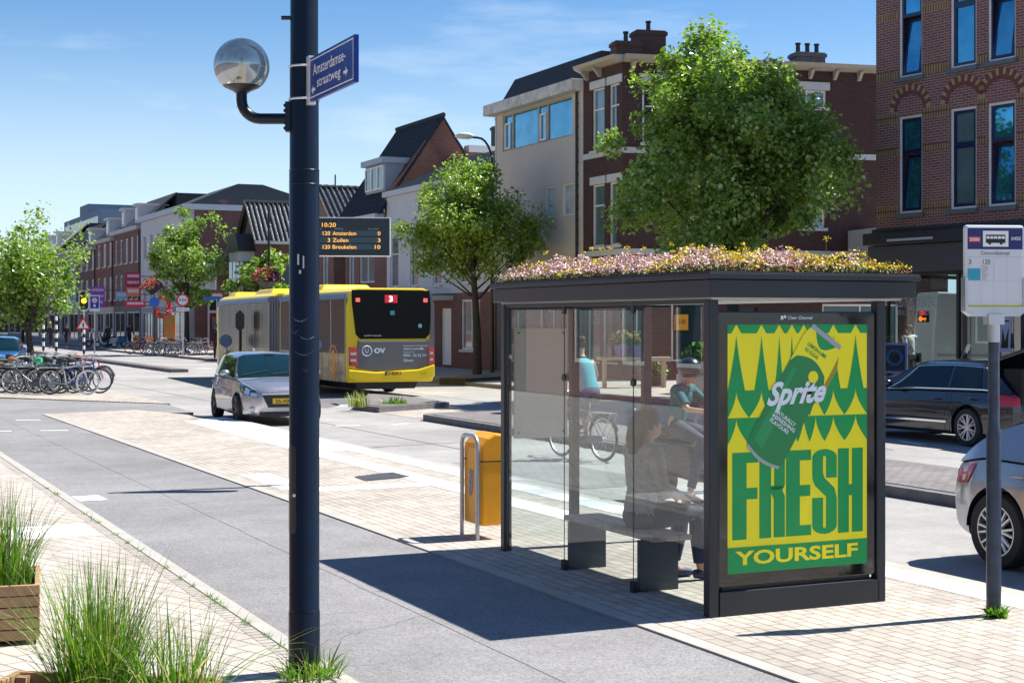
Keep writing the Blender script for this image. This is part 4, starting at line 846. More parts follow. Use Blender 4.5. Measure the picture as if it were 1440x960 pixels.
mb = MB(); mb.box(4.12, 4.15, 0.02, 0.05, 1.0, 1.25); mb.box(4.13, 4.27, 0.0, 0.03, 1.14, 1.17); mb.build('handle', steel, dr_)
for z in (4.28, 7.75):                                   # white stone bands
    for b_, L_ in ((bs1, bs1.L), (f2b, LF2)):
        rs_ = (w1+w2) if b_ is bs1 else s1; x = 0.0
        cut = sorted([(r[0]-0.1, r[1]+0.1) for r in rs_ if r[2]-0.15 < z+0.1 < r[3]+0.3])
        mb = MB()
        for c in cut+[(L_, L_)]:
            if c[0]-x > 0.05: mb.box(x, c[0], -0.035, 0.01, z, z+0.2)
            x = max(x, c[1])
        mb.build('stone_band', stonew, b_.root)
for b_, L_, e0 in ((bs1, bs1.L, 0.0), (f2b, LF2, 0.0)):  # cornice with brackets
    mb = MB(); mb.prism([(0.05, HC), (-0.15, HC), (-0.40, HC+0.10), (-0.45, HC+0.22), (0.05, HC+0.24)], e0, L_+(0.12 if b_ is bs1 else 0), 'x')
    c = mb.build('cornice', cream, b_.root)
    for k in range(int(L_/0.95)):
        mb = MB(); x = 0.3+k*0.95; mb.prism([(0.0, HC-0.3), (-0.08, HC-0.3), (-0.34, HC-0.003), (0.0, HC-0.003)], x, x+0.12, 'x'); mb.build('bracket', cream, c)
f2b.blk('parapet', brD, 0.3, LF2, 0.6, 0.8, HC, HC+0.36)
bs1.blk('flat_roof', bitumen, 0.0, bs1.L, 0.1, 6.9, HC+0.002, HC+0.1)
f2b.chim(1.9, 2.6, HC, HC+1.6, 1.1, 0.7, 1); f2b.chim(0.9, 2.2, HC, HC+1.1, 0.95, 0.6, 1)
f2b.chim(f2b.a(1195), 3.4, HC, HC+1.25, 1.15, 0.7, 3, mat('grey_render', (0.16, 0.16, 0.16), 0.9, var=0.3))
mb = MB(); xd = f2b.a(1212); mb.box(xd-0.6, xd+0.5, -2.2, -0.1, 3.4, 5.2); f2b_o = mb.build('balcony_screen', mat('screen_grey', (0.35, 0.37, 0.38), 0.5), f2b.root)
mb = MB(); mb.box(xd-1.5, xd+0.6, -2.3, -0.02, 3.2, 3.395); mb.build('balcony_slab', mat('slab_grey', (0.25, 0.24, 0.25), 0.8), f2b.root)
yb_ = f2b.rect(948, 964, 442, 464); mb = MB(); mb.box(yb_[0], yb_[1], -0.25, -0.005, yb_[2], yb_[3]); vm = mb.build('vending_box', oy, None)
vm.location = f2b.A+Vector((0, 0, 0.02)); vm.rotation_euler = (0, 0, math.atan2(fx.y, fx.x)); tag(vm, 'orange wall box reading 2.50 on the dark brick behind the shelter', 'vending box')
fv = Face((0, -0.25, 0), (1, 0, 0), (0, 0, 1)); lettering('2.50', fv, yb_[0]+0.07, yb_[2]+0.22, 0.15, blk, vm, w=(yb_[1]-yb_[0])*0.6, off=0.003, bold=0.02)

# ---- beige rendered building with flat front and mansard
be = Bld('beige_building', 'beige rendered three-storey building with wide windows tinted as sky reflections and a dark sloping roof edge', P(56.15, 25.5), P(48.66, 25.5))
HB_ = be.px(700, 163)[1]
ww = [(be.a(707), be.a(716.5)), (be.a(720), be.a(752)), (be.a(756), be.a(766.5)), (be.a(769), be.a(804.5))]
zt_ = be.px(804, 134)[1]; zb2 = be.px(804, 191)[1]
top = (ww[0][0], ww[3][1], zb2, zt_); low = [(be.a(l), be.a(r), be.px(791, 304)[1], be.px(791, 259)[1]) for l, r in ((765.5, 781), (790.5, 806.5), (727, 741))]
be.wall(stucco, 3.1, HB_, [top]+low, dep=9, dh=0.12)
for r in low: be.win(r, wframe, curtain, fw=0.06, sill=None)
tw = be.win((top[0], top[1], top[2], top[3]), cream, gsky, fw=0.07, cols=((ww[1][0]-top[0]-0.05)/(top[1]-top[0]), (ww[2][0]-top[0]-0.05)/(top[1]-top[0]), (ww[3][0]-top[0]-0.05)/(top[1]-top[0])), bars=0.12)
mb = MB()
for r in (ww[0], ww[2]):
    for (a_, b_, c_, d_) in ((r[0]+0.08, r[0]+0.14, zb2+0.1, zt_-0.35), (r[1]-0.12, r[1]-0.06, zb2+0.1, zt_-0.35), (r[0]+0.14, r[1]-0.12, zb2+0.1, zb2+0.16), (r[0]+0.14, r[1]-0.12, zt_-0.41, zt_-0.35)): mb.box(a_, b_, 0.045, 0.10, c_, d_)
mb.build('opening_light', white, tw)
be.wall(mat('beige_ground_floor', (0.04, 0.05, 0.05), 0.5), 0, 3.095, [(0.4, 3.4, 0.4, 2.7), (3.9, be.L-0.4, 0.4, 2.7)], dep=9, name='ground_floor_wall')
be.win((0.4, 3.4, 0.4, 2.7), wframe, shopg, cols=(0.5,)); be.win((3.9, be.L-0.4, 0.4, 2.7), wframe, shopg, cols=(0.35, 0.7))
be.blk('roof_edge', mat('weathered_white', (0.5, 0.5, 0.48), 0.7, var=0.35, vscale=3), -0.35, be.L, -0.45, 0.05, HB_+0.003, HB_+0.42, bevel=0.01)
mb = MB(); mb.prism([(0.08, HB_), (8.9, HB_), (8.9, HB_+1.5), (0.75, HB_+1.5), (0.08, HB_+0.42)], 0.12, be.L, 'x'); mb.build('roof', bitumen, be.root)
mb = MB(); mb.tube([(be.L-0.35, -0.08, 3.2), (be.L-0.35, -0.08, HB_-0.02)], 0.05, 8); 
for k in range(18): mb.box(be.L-0.42, be.L-0.28, -0.10, -0.03, 3.5+k*0.42, 3.54+k*0.42)
mb.build('downpipe', blackm, be.root)
be.blk('quoin', stucco, -0.12, 0.0, -0.02, 0.4, 3.1, HB_)

# ---- white house (behind the small tree) between the beige building and the steep roof
wh = Bld('white_house', 'white painted two-storey house half hidden by the round street tree', P(69.0, 25.5), P(56.3, 25.5))
HW = 7.9
wr = [(0.6, 1.7, 3.6, 6.0), (3.2, 4.2, 3.6, 6.0), (6.0, 7.0, 3.6, 6.0), (9.0, 10.0, 3.6, 6.0)]
gr_ = [(wh.a(l), wh.a(r), 0.1, 2.55) for l, r in ((624, 634), (637, 653))]+[(wh.a(660), wh.a(684), 0.9, 3.0)]
wh.wall(wstucco, 3.2, HW, wr, dep=8)
for r in wr: wh.win(r, wframe, gpale, rows=(0.65,), sill=stonew)
gr_ = [(1.6, 2.5, 0.1, 2.5), (7.0, 8.1, 0.1, 2.55), (9.2, 11.2, 0.8, 2.9)]
wh.wall(brB, 0, 3.195, gr_, dep=8, name='ground_floor_wall')
wh.win(gr_[0], wframe, gpale); wh.win(gr_[1], white, white, name='door'); wh.win(gr_[2], white, gpale, cols=(0.5,), sill=stonew)
mb = MB(); mb.box(0.2, 8.4, -1.6, -0.02, 2.9, 3.1); wh_c = mb.build('canopy', wstucco, wh.root)
for x in (0.5, 3.0, 5.5, 8.2): mb = MB(); mb.lathe([(0.14, 0.0), (0.13, 2.897)], (x, -1.4, 0), 12); mb.build('column', stonew, wh_c)
mb = MB(); mb.box(0, wh.L, -0.2, 0.3, HW+0.003, HW+0.25); mb.build('gutter', stonew, wh.root)
def slope(b, name, a0, a1, y0, z0, y1, z1, m, corr=0.0, th=0.12, rows=0):
    """roof plane from (y0,z0) up to (y1,z1); with corr > 0 real rounded pantile columns run down the slope"""
    mb = MB(); ln = math.hypot(y1-y0, z1-z0); ny, nz_ = -(z1-z0)/ln, (y1-y0)/ln
    if ny*0+nz_ < 0: ny, nz_ = -ny, -nz_
    if not corr: mb.prism([(y0, z0), (y1, z1), (y1-ny*th, z1-nz_*th), (y0-ny*th, z0-nz_*th)], a0, a1, 'x')
    else:
        n = max(2, int((a1-a0)/corr)*6); m_ = max(2, int(ln/0.34)); vs = []
        for j in range(m_+1):
            for st_ in (0, 1):
                if (j == 0 and st_ == 0) or (j == m_ and st_ == 1): continue
                q = j/m_
                for i in range(n+1):
                    a = a0+(a1-a0)*i/n; h = 0.045*math.cos(2*math.pi*i/6)+(0.0 if st_ else 0.035)
                    vs.append((a, y0+(y1-y0)*q+ny*h, z0+(z1-z0)*q+nz_*h))
        rws = len(vs)//(n+1); mb.add(vs, [(j*(n+1)+i, j*(n+1)+i+1, (j+1)*(n+1)+i+1, (j+1)*(n+1)+i) for j in range(rws-1) for i in range(n)])
    return mb.build(name, m, b.root, weld=False)
slope(wh, 'roof', 0, wh.L, -0.1, HW+0.2, 3.6, HW+1.9, tile, corr=0.25)

# ---- house with the steep dark roof, dormer and red brick gable wall
gb = Bld('gabled_house', 'house with steep dark tiled roof, white dormer and bare red brick gable wall', P(75.0, 25.5), P(69.15, 25.5))
GE = gb.px(545, 300)[1]; GT = 12.0
gr2 = [(0.5, 1.5, 3.7, 5.6), (2.2, 4.4, 3.9, 5.6)]
gb.wall(brB, 0, GE, gr2+[(0.5, 5.2, 0.5, 2.6)], dep=7)
for r in gr2: gb.win(r, wframe, gpale, cols=(0.5,))
gb.win((0.5, 5.2, 0.5, 2.6), wframe, shopg, cols=(0.5,))
zr = GT
def gp_(px, py, s_=69.15):                                # point on the gable plane
    q = (px-720)/F; A_ = P(s_, 25.5); k = (q*A_.y-A_.x)/(N.x-q*N.y); Y = A_.y+k*N.y; return k, CH+(HY-py)/F*Y-0.02
apex = gp_(620, 166); p1 = gp_(540, 268); p2 = gp_(648, 203); p3 = gp_(697, 212); 
poly = [(0, 0), (p3[0], 0), (p3[0], p2[1]-0.4), (p2[0]+0.15, p2[1]-0.4), (apex[0], apex[1]), (0, p1[1]-0.25)]
mb = MB(); mb.prism(poly, gb.L+0.005, gb.L+0.28, 'x'); mb.build('gable_wall', brG, gb.root)
mb = MB(); mb.box(gb.L-0.3, gb.L+0.33, p2[0]+0.3, p3[0], p2[1]-0.395, p2[1]-0.05); mb.build('coping', stonew, gb.root)
ye, ze = -0.25, p1[1]-0.15
mb = MB()
slope(gb, 'roof', -0.2, gb.L+0.32, -0.4, GE+0.05, apex[0], apex[1]+0.1, slate)
mb.prism([(apex[0], apex[1]+0.1), (apex[0]+2.2, GE+1.5), (apex[0]+2.1, GE+1.4), (apex[0], apex[1]-0.05)], -0.2, gb.L+0.32, 'x'); mb.build('rear_roof', slate, gb.root)
mb = MB(); mb.tube([(-0.2, apex[0], apex[1]+0.12), (gb.L+0.34, apex[0], apex[1]+0.12)], 0.12, 8); mb.build('ridge', bitumen, gb.root)
mb = MB(); mb.box(0, gb.L, -0.5, -0.02, GE-0.25, GE+0.02); mb.build('gutter', stonew, gb.root)
d0, d1 = gb.a(509), gb.L-0.5; dzb = gb.px(509, 274)[1]; dzt = gb.px(509, 236)[1]
do = MB(); do.box(d0, d1, 0.2, 2.6, dzb, dzt); dm = do.build('dormer', mat('dormer_grey', (0.30, 0.34, 0.4), 0.6), gb.root)
mb = MB(); mb.box(d0-0.2, d1+0.15, 0.0, 3.0, dzt+0.003, dzt+0.28); mb.build('dormer_roof', mat('zinc', (0.33, 0.36, 0.42), 0.5, metal=0.3), dm)
mb = MB(); wd = (d1-d0-0.2)
for k in range(3):
    x0 = d0+0.1+k*wd/3; 
    for r in ((x0, x0+0.08, dzb+0.1, dzt-0.1), (x0+wd/3-0.08, x0+wd/3, dzb+0.1, dzt-0.1), (x0+0.08, x0+wd/3-0.08, dzb+0.1, dzb+0.18), (x0+0.08, x0+wd/3-0.08, dzt-0.18, dzt-0.1)): mb.box(r[0], r[1], 0.12, 0.198, r[2], r[3])
mb.build('dormer_window', wframe, dm); mb = MB(); mb.box(d0+0.12, d1-0.12, 0.16, 0.18, dzb+0.12, dzt-0.12); mb.build('dormer_pane', gpale, dm)
gb.chim(gb.L-0.2, 6.0, p2[1], p2[1]+1.0, 0.5, 0.4, 1, m=blackm)

# ---- two houses with pantile roofs running back from the street
def pantile_house(label, s_l, s_r, apex_z, eave_z, depth, wins, side_rects=None, half=2.0):
    b = Bld('pantile_house', label, P(s_l, 25.5), P(s_r, 25.5), group='brown brick houses with glossy pantile roofs')
    L_ = b.L; mid = L_/2
    b.wall(brB, 0, eave_z, wins, dep=depth)
    for r in wins: b.win(r, wframe, gpale, cols=(0.5,))
    mb = MB(); mb.prism([(0, eave_z+0.002), (L_, eave_z+0.002), (mid, apex_z-0.1)], 0.05, depth, 'y'); mb.build('gable', mat('gable_boards', (0.22, 0.14, 0.10), 0.8, var=0.2), b.root)
    # slopes: facing along the street, ridge running back
    for sg, (xe, nm) in enumerate(((L_+0.25, 'roof'), (-0.25, 'rear_roof'))):
        mb = MB(); xr = mid; n = int((depth+0.5)/0.30)*6; ln = math.hypot(xe-xr, apex_z-eave_z); nx = (apex_z-eave_z)/ln*(1 if xe > xr else -1); nz_ = abs(xe-xr)/ln; rows = int(ln/0.34); vs = []
        for j in range(rows+1):
            for st_ in (0, 1):
                if (j == 0 and st_ == 0) or (j == rows and st_ == 1): continue
                q = j/rows
                for i in range(n+1):
                    h = 0.055*math.cos(2*math.pi*i/6)+(0.0 if st_ else 0.04); vs.append((xe+(xr-xe)*q+nx*h, -0.4+(depth+0.4)*i/n, eave_z-0.1+(apex_z-eave_z+0.1)*q+nz_*h))
        rw = len(vs)//(n+1); mb.add(vs, [(j*(n+1)+i, j*(n+1)+i+1, (j+1)*(n+1)+i+1, (j+1)*(n+1)+i) for j in range(rw-1) for i in range(n)]); mb.build(nm, tile, b.root, weld=False)
    mb = MB()
    for k in range(int(depth/0.4)): mb.tube([(mid, -0.4+k*0.4, apex_z+0.02), (mid, -0.4+k*0.4+0.38, apex_z+0.06)], 0.11, 8)
    mb.build('ridge_tiles', tile, b.root)
    mb = MB(); mb.box(L_+0.05, L_+0.35, -0.3, depth, eave_z-0.28, eave_z-0.1); mb.build('gutter', stonew, b.root)
    return b
ph1 = pantile_house('brown brick house with glossy black pantile roof and white bay window behind the bus', 95.3, 91.3, 9.4, 7.0, 11, [(0.5, 1.7, 3.4, 5.6), (2.2, 3.4, 3.4, 5.6)])
# side wall of the first, facing down the street toward us
sd1 = Sub(ph1, P(91.3, 25.5), P(91.3, 25.5)+N*11, 'side_facade')
for k, (x0, x1, m_) in enumerate(((0.25, 1.05, curtain), (1.35, 2.3, gpale), (3.2, 3.6, wframe), (4.5, 5.0, wframe), (5.2, 5.9, gpale), (7.5, 8.5, gpale))):
    mb = MB(); mb.box(x0, x1, -0.06, -0.004, 3.5, 5.6); w_ = mb.build('window', wframe, sd1.root); mb = MB(); mb.box(x0+0.09, x1-0.09, -0.075, -0.062, 3.6, 5.5); mb.build('pane', m_, w_)
mb = MB(); mb.box(-0.1, 3.4, -0.25, -0.002, 2.75, 3.0); mb.build('ledge', stonew, sd1.root)
mb = MB(); mb.prism([(4.0, 6.9), (11, 6.9), (11, 8.2), (7.0, 8.4)], -3.0, -0.3, 'y'); mb.build('lean_to_roof', tilered, sd1.root)
bay = MB(); bay.box(0.3, 3.0, -0.9, -0.01, 2.9, 6.3); by = bay.build('bay_window', wstucco, ph1.root)
for x in (0.4, 1.3, 2.2): mb = MB(); mb.box(x, x+0.7, -0.93, -0.902, 3.4, 5.7); mb.build('pane', gpale, by)
mb = MB(); mb.box(3.002, 3.02, -0.75, -0.15, 3.4, 5.7); mb.build('pane', gpale, by)
mb = MB(); mb.prism([(0.1, 6.303), (3.3, 6.303), (2.6, 7.4), (0.8, 7.4)], -1.1, -0.02, 'y'); mb.build('bay_roof', tilered, by)
ph2 = pantile_house('brown brick house with glossy black pantile roof behind the departure display', 81.0, 76.9, 9.2, 7.5, 11, [(0.5, 1.5, 3.4, 5.6), (2.2, 3.3, 3.4, 5.6)])
sd2 = Sub(ph2, P(76.9, 25.5), P(76.9, 25.5)+N*11, 'side_facade')

# ---- long grey and brick building with white side and flat cornice
lk = Bld('apartment_block', 'three-storey block with pale street front and dark red brick side wall behind the slim tree', P(127, 25.5), P(110.7, 25.5))
LZ = 10.1
lw_ = [(1.0+k*2.6, 2.2+k*2.6, z, z+2.0) for k in range(6) for z in (3.6, 7.0)]
lk.wall(wstucco, 3.1, LZ, lw_, dep=16)
for r in lw_: lk.win(r, wframe, gpale, cols=(0.5,), sill=stonew)
lg = [(0.8, 4.5, 0.4, 2.7), (5.5, 9.5, 0.4, 2.7), (10.5, 15.5, 0.4, 2.7)]
lk.wall(mat('grey_shopfront', (0.3, 0.31, 0.33), 0.7), 0, 3.095, lg, dep=16, name='ground_floor_wall')
for r in lg: lk.win(r, wframe, shopg, cols=(0.33, 0.66))
mb = MB(); mb.box(lk.L+0.003, lk.L+0.2, 0.6, 16, 0.0, LZ-0.02); mb.build('side_wall', brB, lk.root)
mb = MB(); mb.box(-0.2, lk.L+0.4, -0.25, 16.1, LZ+0.003, LZ+0.42); mb.build('cornice', mat('pale_blue_grey_trim', (0.42, 0.46, 0.52), 0.6), lk.root)
mb = MB(); mb.prism([(0.5, LZ+0.43), (15, LZ+0.43), (7.5, LZ+2.6), (5.5, LZ+2.6)], 1.0, 10.0, 'x'); mb.build('roof', bitumen, lk.root)
lk.chim(lk.L-2, 12, LZ+0.43, LZ+1.5, 0.9, 0.6, 1); lk.chim(lk.L-1, 3, LZ+0.43, LZ+0.9, 0.5, 0.4, 0)
mb = MB(); mb.tube([(lk.L-2, 12, LZ+1.5), (lk.L-2, 12, LZ+3.2)], 0.06, 6); mb.build('mast', blackm, lk.root)
mb = MB(); mb.lathe([(0.2, LZ+0.43), (0.2, LZ+1.1), (0.42, LZ+1.3), (0.42, LZ+1.9), (0.3, LZ+2.0), (0.3, LZ+2.2)], (lk.L-3, 21, 0), 14); mb.build('vent_cowl', steel, lk.root)
sdk = Sub(lk, P(110.5, 25.5), P(110.5, 25.5)+N*16, 'side_facade')
a0_, a1_ = sdk.a(292), sdk.a(312)
mb = MB(); mb.box(a0_, a1_, -0.08, -0.004, 0.05, 4.0); dd = mb.build('door', wframe, sdk.root)
mb = MB(); mb.box(a0_+0.12, a1_-0.12, -0.10, -0.082, 0.15, 2.6); mb.build('door_leaf', mat('dark_red_door', (0.16, 0.01, 0.02), 0.4), dd)
mb = MB(); mb.box(a0_+0.12, a1_-0.12, -0.10, -0.082, 2.8, 3.8); mb.build('pane', gdark, dd)
mb = MB(); mb.box(a0_+0.3, a1_-0.2, -0.115, -0.102, 1.4, 2.3); mb.build('door_pane', gpale, dd)
x2 = sdk.a(285); mb = MB(); mb.box(x2-0.5, x2+1.0, -0.06, -0.004, 4.3, 6.2); w_ = mb.build('window', wframe, sdk.root); mb = MB(); mb.box(x2-0.4, x2+0.9, -0.075, -0.062, 4.4, 6.1); mb.build('pane', curtain, w_)
# low gabled house in front of the side wall
lo = Bld('low_gabled_house', 'low brick house with white gable trim in front of the dark side wall', P(104.5, 28.5), P(104.5, 28.5)+N*5.5)
lo.wall(brB, 0, 6.6, [(3.0, 4.2, 3.6, 5.4)], dep=5); lo.win((3.0, 4.2, 3.6, 5.4), wframe, gpale)
mb = MB(); mb.prism([(-0.05, 6.602), (5.55, 6.602), (2.75, 8.6)], 0.02, 5, 'y'); mb.build('gable', brB, lo.root)
for q in ((-0.3, 2.75), (5.8, 2.75)): mb = MB(); mb.prism([(q[0], 6.5), (q[1], 8.7), (q[1], 9.0), (q[0], 6.8)], -0.25, 5.2, 'y'); mb.build('roof', tilered, lo.root)
for q in ((-0.35, 2.75), (5.85, 2.75)): mb = MB(); mb.prism([(q[0], 6.45), (q[1], 8.68), (q[1], 9.05), (q[0], 6.85)], -0.34, -0.26, 'y'); mb.build('white_trim', stonew, lo.root)

# ---- row of shops further left
def rowhouse(label, sl_, sr_, H_, wall_m, nwin, roof=None, dorm=0, cor=cream, sign=None, shopc=(0.3, 0.3, 0.32), seed=0, t_=25.5, rz=3.0):
    b = Bld('row_house', label, P(sl_, t_), P(sr_, t_), group='shop houses in the far terrace'); L_ = b.L
    ws = []; pitch = L_/nwin; nf = 2 if H_ > 8.4 else 1
    for k in range(nwin):
        for f in range(nf):
            z0 = 3.9+f*3.1; ws.append((k*pitch+pitch*0.28, k*pitch+pitch*0.72, z0, z0+2.1))
    b.wall(wall_m, 3.3, H_, ws, dep=9)
    for r in ws: b.win(r, wframe, gpale if (int(r[0]*10)+seed) % 3 else curtain, rows=(0.6,), sill=stonew, fw=0.10)
    g_ = [(0.4, L_*0.42, 0.5, 2.8), (L_*0.5, L_-0.4, 0.2, 2.8)]
    b.wall(mat('shopfront_'+str(shopc), shopc, 0.6), 0, 3.295, g_, dep=9, name='ground_floor_wall')
    for r in g_: b.win(r, wframe, shopg, cols=(0.5,), fw=0.09)
    mb = MB(); mb.box(-0.02, L_+0.02, -0.35, 0.05, H_+0.003, H_+0.35); mb.build('cornice', cor, b.root)
    if roof: 
        slope(b, 'roof', 0, L_, -0.1, H_+0.3, rz, H_+0.3+rz*0.95, roof)
        mb = MB(); mb.box(0, L_, rz, 9, H_+0.3, H_+0.25+rz*0.95); mb.build('roof_body', bitumen, b.root)
    for k in range(dorm):
        x = L_*(k+0.5)/dorm; mb = MB(); mb.box(x-0.8, x+0.8, 0.3, 2.5, H_+0.6, H_+2.1); d_ = mb.build('dormer', wstucco, b.root)
        mb = MB(); mb.box(x-0.95, x+0.95, 0.1, 2.8, H_+2.103, H_+2.3); mb.build('dormer_roof', stonew, d_); mb = MB(); mb.box(x-0.5, x+0.5, 0.27, 0.298, H_+0.9, H_+1.9); mb.build('dormer_pane', gdark, d_)
    mb = MB(); mb.tube([(L_-0.15, -0.1, 3.4), (L_-0.15, -0.1, H_)], 0.06, 6); mb.build('downpipe', blackm, b.root)
    return b
rh = []
rh.append(rowhouse('dark brick terrace house with grey dormers and balcony beside the pale block', 139, 127.2, 9.6, brB, 5, bitumen, 2, mat('grey_cornice', (0.4, 0.4, 0.42), 0.6), seed=1, shopc=(0.06, 0.07, 0.09)))
rh.append(rowhouse('narrow brick terrace house with curved white gable dormer', 148, 139.1, 9.2, brG, 3, slate, 1, seed=2, shopc=(0.45, 0.44, 0.42)))
rh.append(rowhouse('red brown corner shop house with toothed cornice above the purple sign', 158, 148.1, 8.8, brB, 3, slate, 1, seed=3, shopc=(0.16, 0.07, 0.2)))
rh.append(rowhouse('cream terrace house with skylights in its dark roof', 170, 158.1, 9.0, mat('cream_render', (0.5, 0.47, 0.42), 0.8), 5, slate, 0, seed=4, shopc=(0.28, 0.28, 0.3)))
rh.append(rowhouse('far terrace house with pale sloping roof behind the left tree', 186, 170.1, 9.6, brB, 6, mat('pale_roof', (0.35, 0.36, 0.38), 0.6), 2, seed=5, shopc=(0.12, 0.13, 0.16)))
rh.append(rowhouse('distant brown terrace partly hidden by the left tree', 215, 186.1, 8.0, brB, 9, slate, 2, seed=6, shopc=(0.1, 0.12, 0.16)))
rh.append(rowhouse('most distant dark terrace at the left edge of the street', 260, 215.1, 8.4, brD, 12, slate, 0, seed=7, shopc=(0.1, 0.12, 0.16)))
fb_ = Bld('far_flat_block', 'far bluish flat-roofed block showing above the terrace roofs', P(236, 36), P(205, 36))
fb_.wall(mat('blue_grey_cladding', (0.10, 0.16, 0.24), 0.7), 0, 16.8, [], dep=10); fb_.blk('roof_house', mat('blue_grey_cladding2', (0.09, 0.14, 0.2), 0.7), 8, 15, 1, 8, 16.82, 18.6)
for (z) in (12.6, 14.8): fb_.blk('window_strip', gdark, 1, 29, -0.05, -0.005, z, z+1.2)
# terrace closing the view across the street mouth
en = Bld('end_terrace', 'dark low terrace closing the far end of the street', P(300, -10), P(290, 24))
en.wall(brD, 0, 7.5, [(k*2.6+0.8, k*2.6+2.0, 3.6, 5.4) for k in range(12)], dep=8)
for k in range(12): en.win((k*2.6+0.8, k*2.6+2.0, 3.6, 5.4), wframe, gpale)
mb = MB(); mb.prism([(-0.3, 7.5), (8.3, 7.5), (4, 11)], 0, en.L, 'x'); mb.build('roof', slate, en.root)

# unseen near side of the street, added so glass and paintwork have houses to mirror
walls_ = [brB, brG, brR, brD, stucco, brB, brR]
s_ = -12.0
for k in range(11):
    w_ = 13+(k*7) % 9; b = Bld('row_house', 'near side '+['brown', 'orange brown', 'red', 'dark', 'beige', 'plain brown', 'broad red', 'tall brown', 'narrow orange', 'low red', 'last dark'][k]+' terrace house added for reflections, outside the picture', P(s_, -7.5), P(s_+w_, -7.5)); H_ = (8.6+(k*5) % 4) if k > 3 else 3.6  # first ones kept low so the windows across mirror open sky
    ws = [(0.9+j*2.6, 2.1+j*2.6, z, z+2.0) for j in range(int((w_-1)/2.6)) for z in ((0.9, 4.0) if k > 3 else (0.9,))]
    b.wall(walls_[k % 7], 0, H_, ws, dep=8)
    for r in ws[:]: b.win(r, wframe, gdark, fw=0.1)
    mb = MB(); mb.prism([(-0.3, H_+0.01), (8.2, H_+0.01), (4, H_+(3.2 if k > 3 else 1.4))], 0, w_, 'x'); mb.build('roof', tilered, b.root)
    s_ += w_+0.05
# ---------------------------------------------------------------- vehicles
def carpaint(name, col, metal=0.5, rough=0.3): return mat(name, col, rough, metal=metal, coat=1.0, spec=0.6)
carglass = mat('car_glass', (0.004, 0.020, 0.028), 0.03, spec=0.35)
headm = mat('headlamp_glass', (0.55, 0.58, 0.6), 0.08, metal=0.6, coat=1.0)
tailm = mat('tail_lamp_red', (0.45, 0.005, 0.01), 0.15, coat=1.0, emit=0.0)
blackp = mat('black_plastic', (0.015, 0.015, 0.017), 0.5)
plate_y = mat('plate_yellow', (0.75, 0.48, 0.01), 0.5)
chrome = mat('chrome', (0.8, 0.8, 0.8), 0.12, metal=1.0)
def interp(tab, x):
    if x <= tab[0][0]: return tab[0][1]
    for (a, va), (b, vb) in zip(tab, tab[1:]):
        if x <= b:
            q = (x-a)/(b-a); q = q*q*(3-2*q)*0.5+q*0.5; return va+(vb-va)*q
    return tab[-1][1]
def wheel(parent, x, y, r, w=0.19, rim_m=None, side=1, spokes=5, name='wheel'):
    mb = MB(); o = w/2; mb.lathe([(r*0.68, -o), (r*0.93, -o), (r, -o*0.7), (r, o*0.7), (r*0.93, o), (r*0.68, o)], (0, 0, 0), 32, 'y', caps=False)
    wh_ = mb.build(name, rubber, parent, smooth=True); wh_.location = (x, y, r)
    mb = MB(); s_ = side; rr = r*0.69
    mb.lathe([(rr, -s_*o*0.2), (rr, s_*o*0.98), (rr*0.93, s_*o*0.98), (rr*0.90, s_*o*0.3)], (0, 0, 0), 32, 'y', caps=False)
    for k in range(spokes):
        for dd in (-0.11, 0.11):
            a = 2*math.pi*k/spokes; c0 = Vector((math.cos(a+dd*0.6)*r*0.12, s_*o*0.72, math.sin(a+dd*0.6)*r*0.12)); c1 = Vector((math.cos(a+dd*1.5)*rr*0.92, s_*o*0.88, math.sin(a+dd*1.5)*rr*0.92))
            mb.tube([c0, c1], [r*0.055, r*0.045], 6)
    mb.lathe([(0.0, s_*o*0.9), (r*0.16, s_*o*0.86), (r*0.17, s_*o*0.4)], (0, 0, 0), 14, 'y')
    mb.build('rim', rim_m or alum, wh_)
    mb = MB(); mb.lathe([(0.0, s_*o*0.05), (rr, s_*o*0.02), (rr, -s_*o*0.1)], (0, 0, 0), 24, 'y'); mb.build('brake_disc', mat('brake_dark', (0.05, 0.05, 0.055), 0.5), wh_)
    return wh_
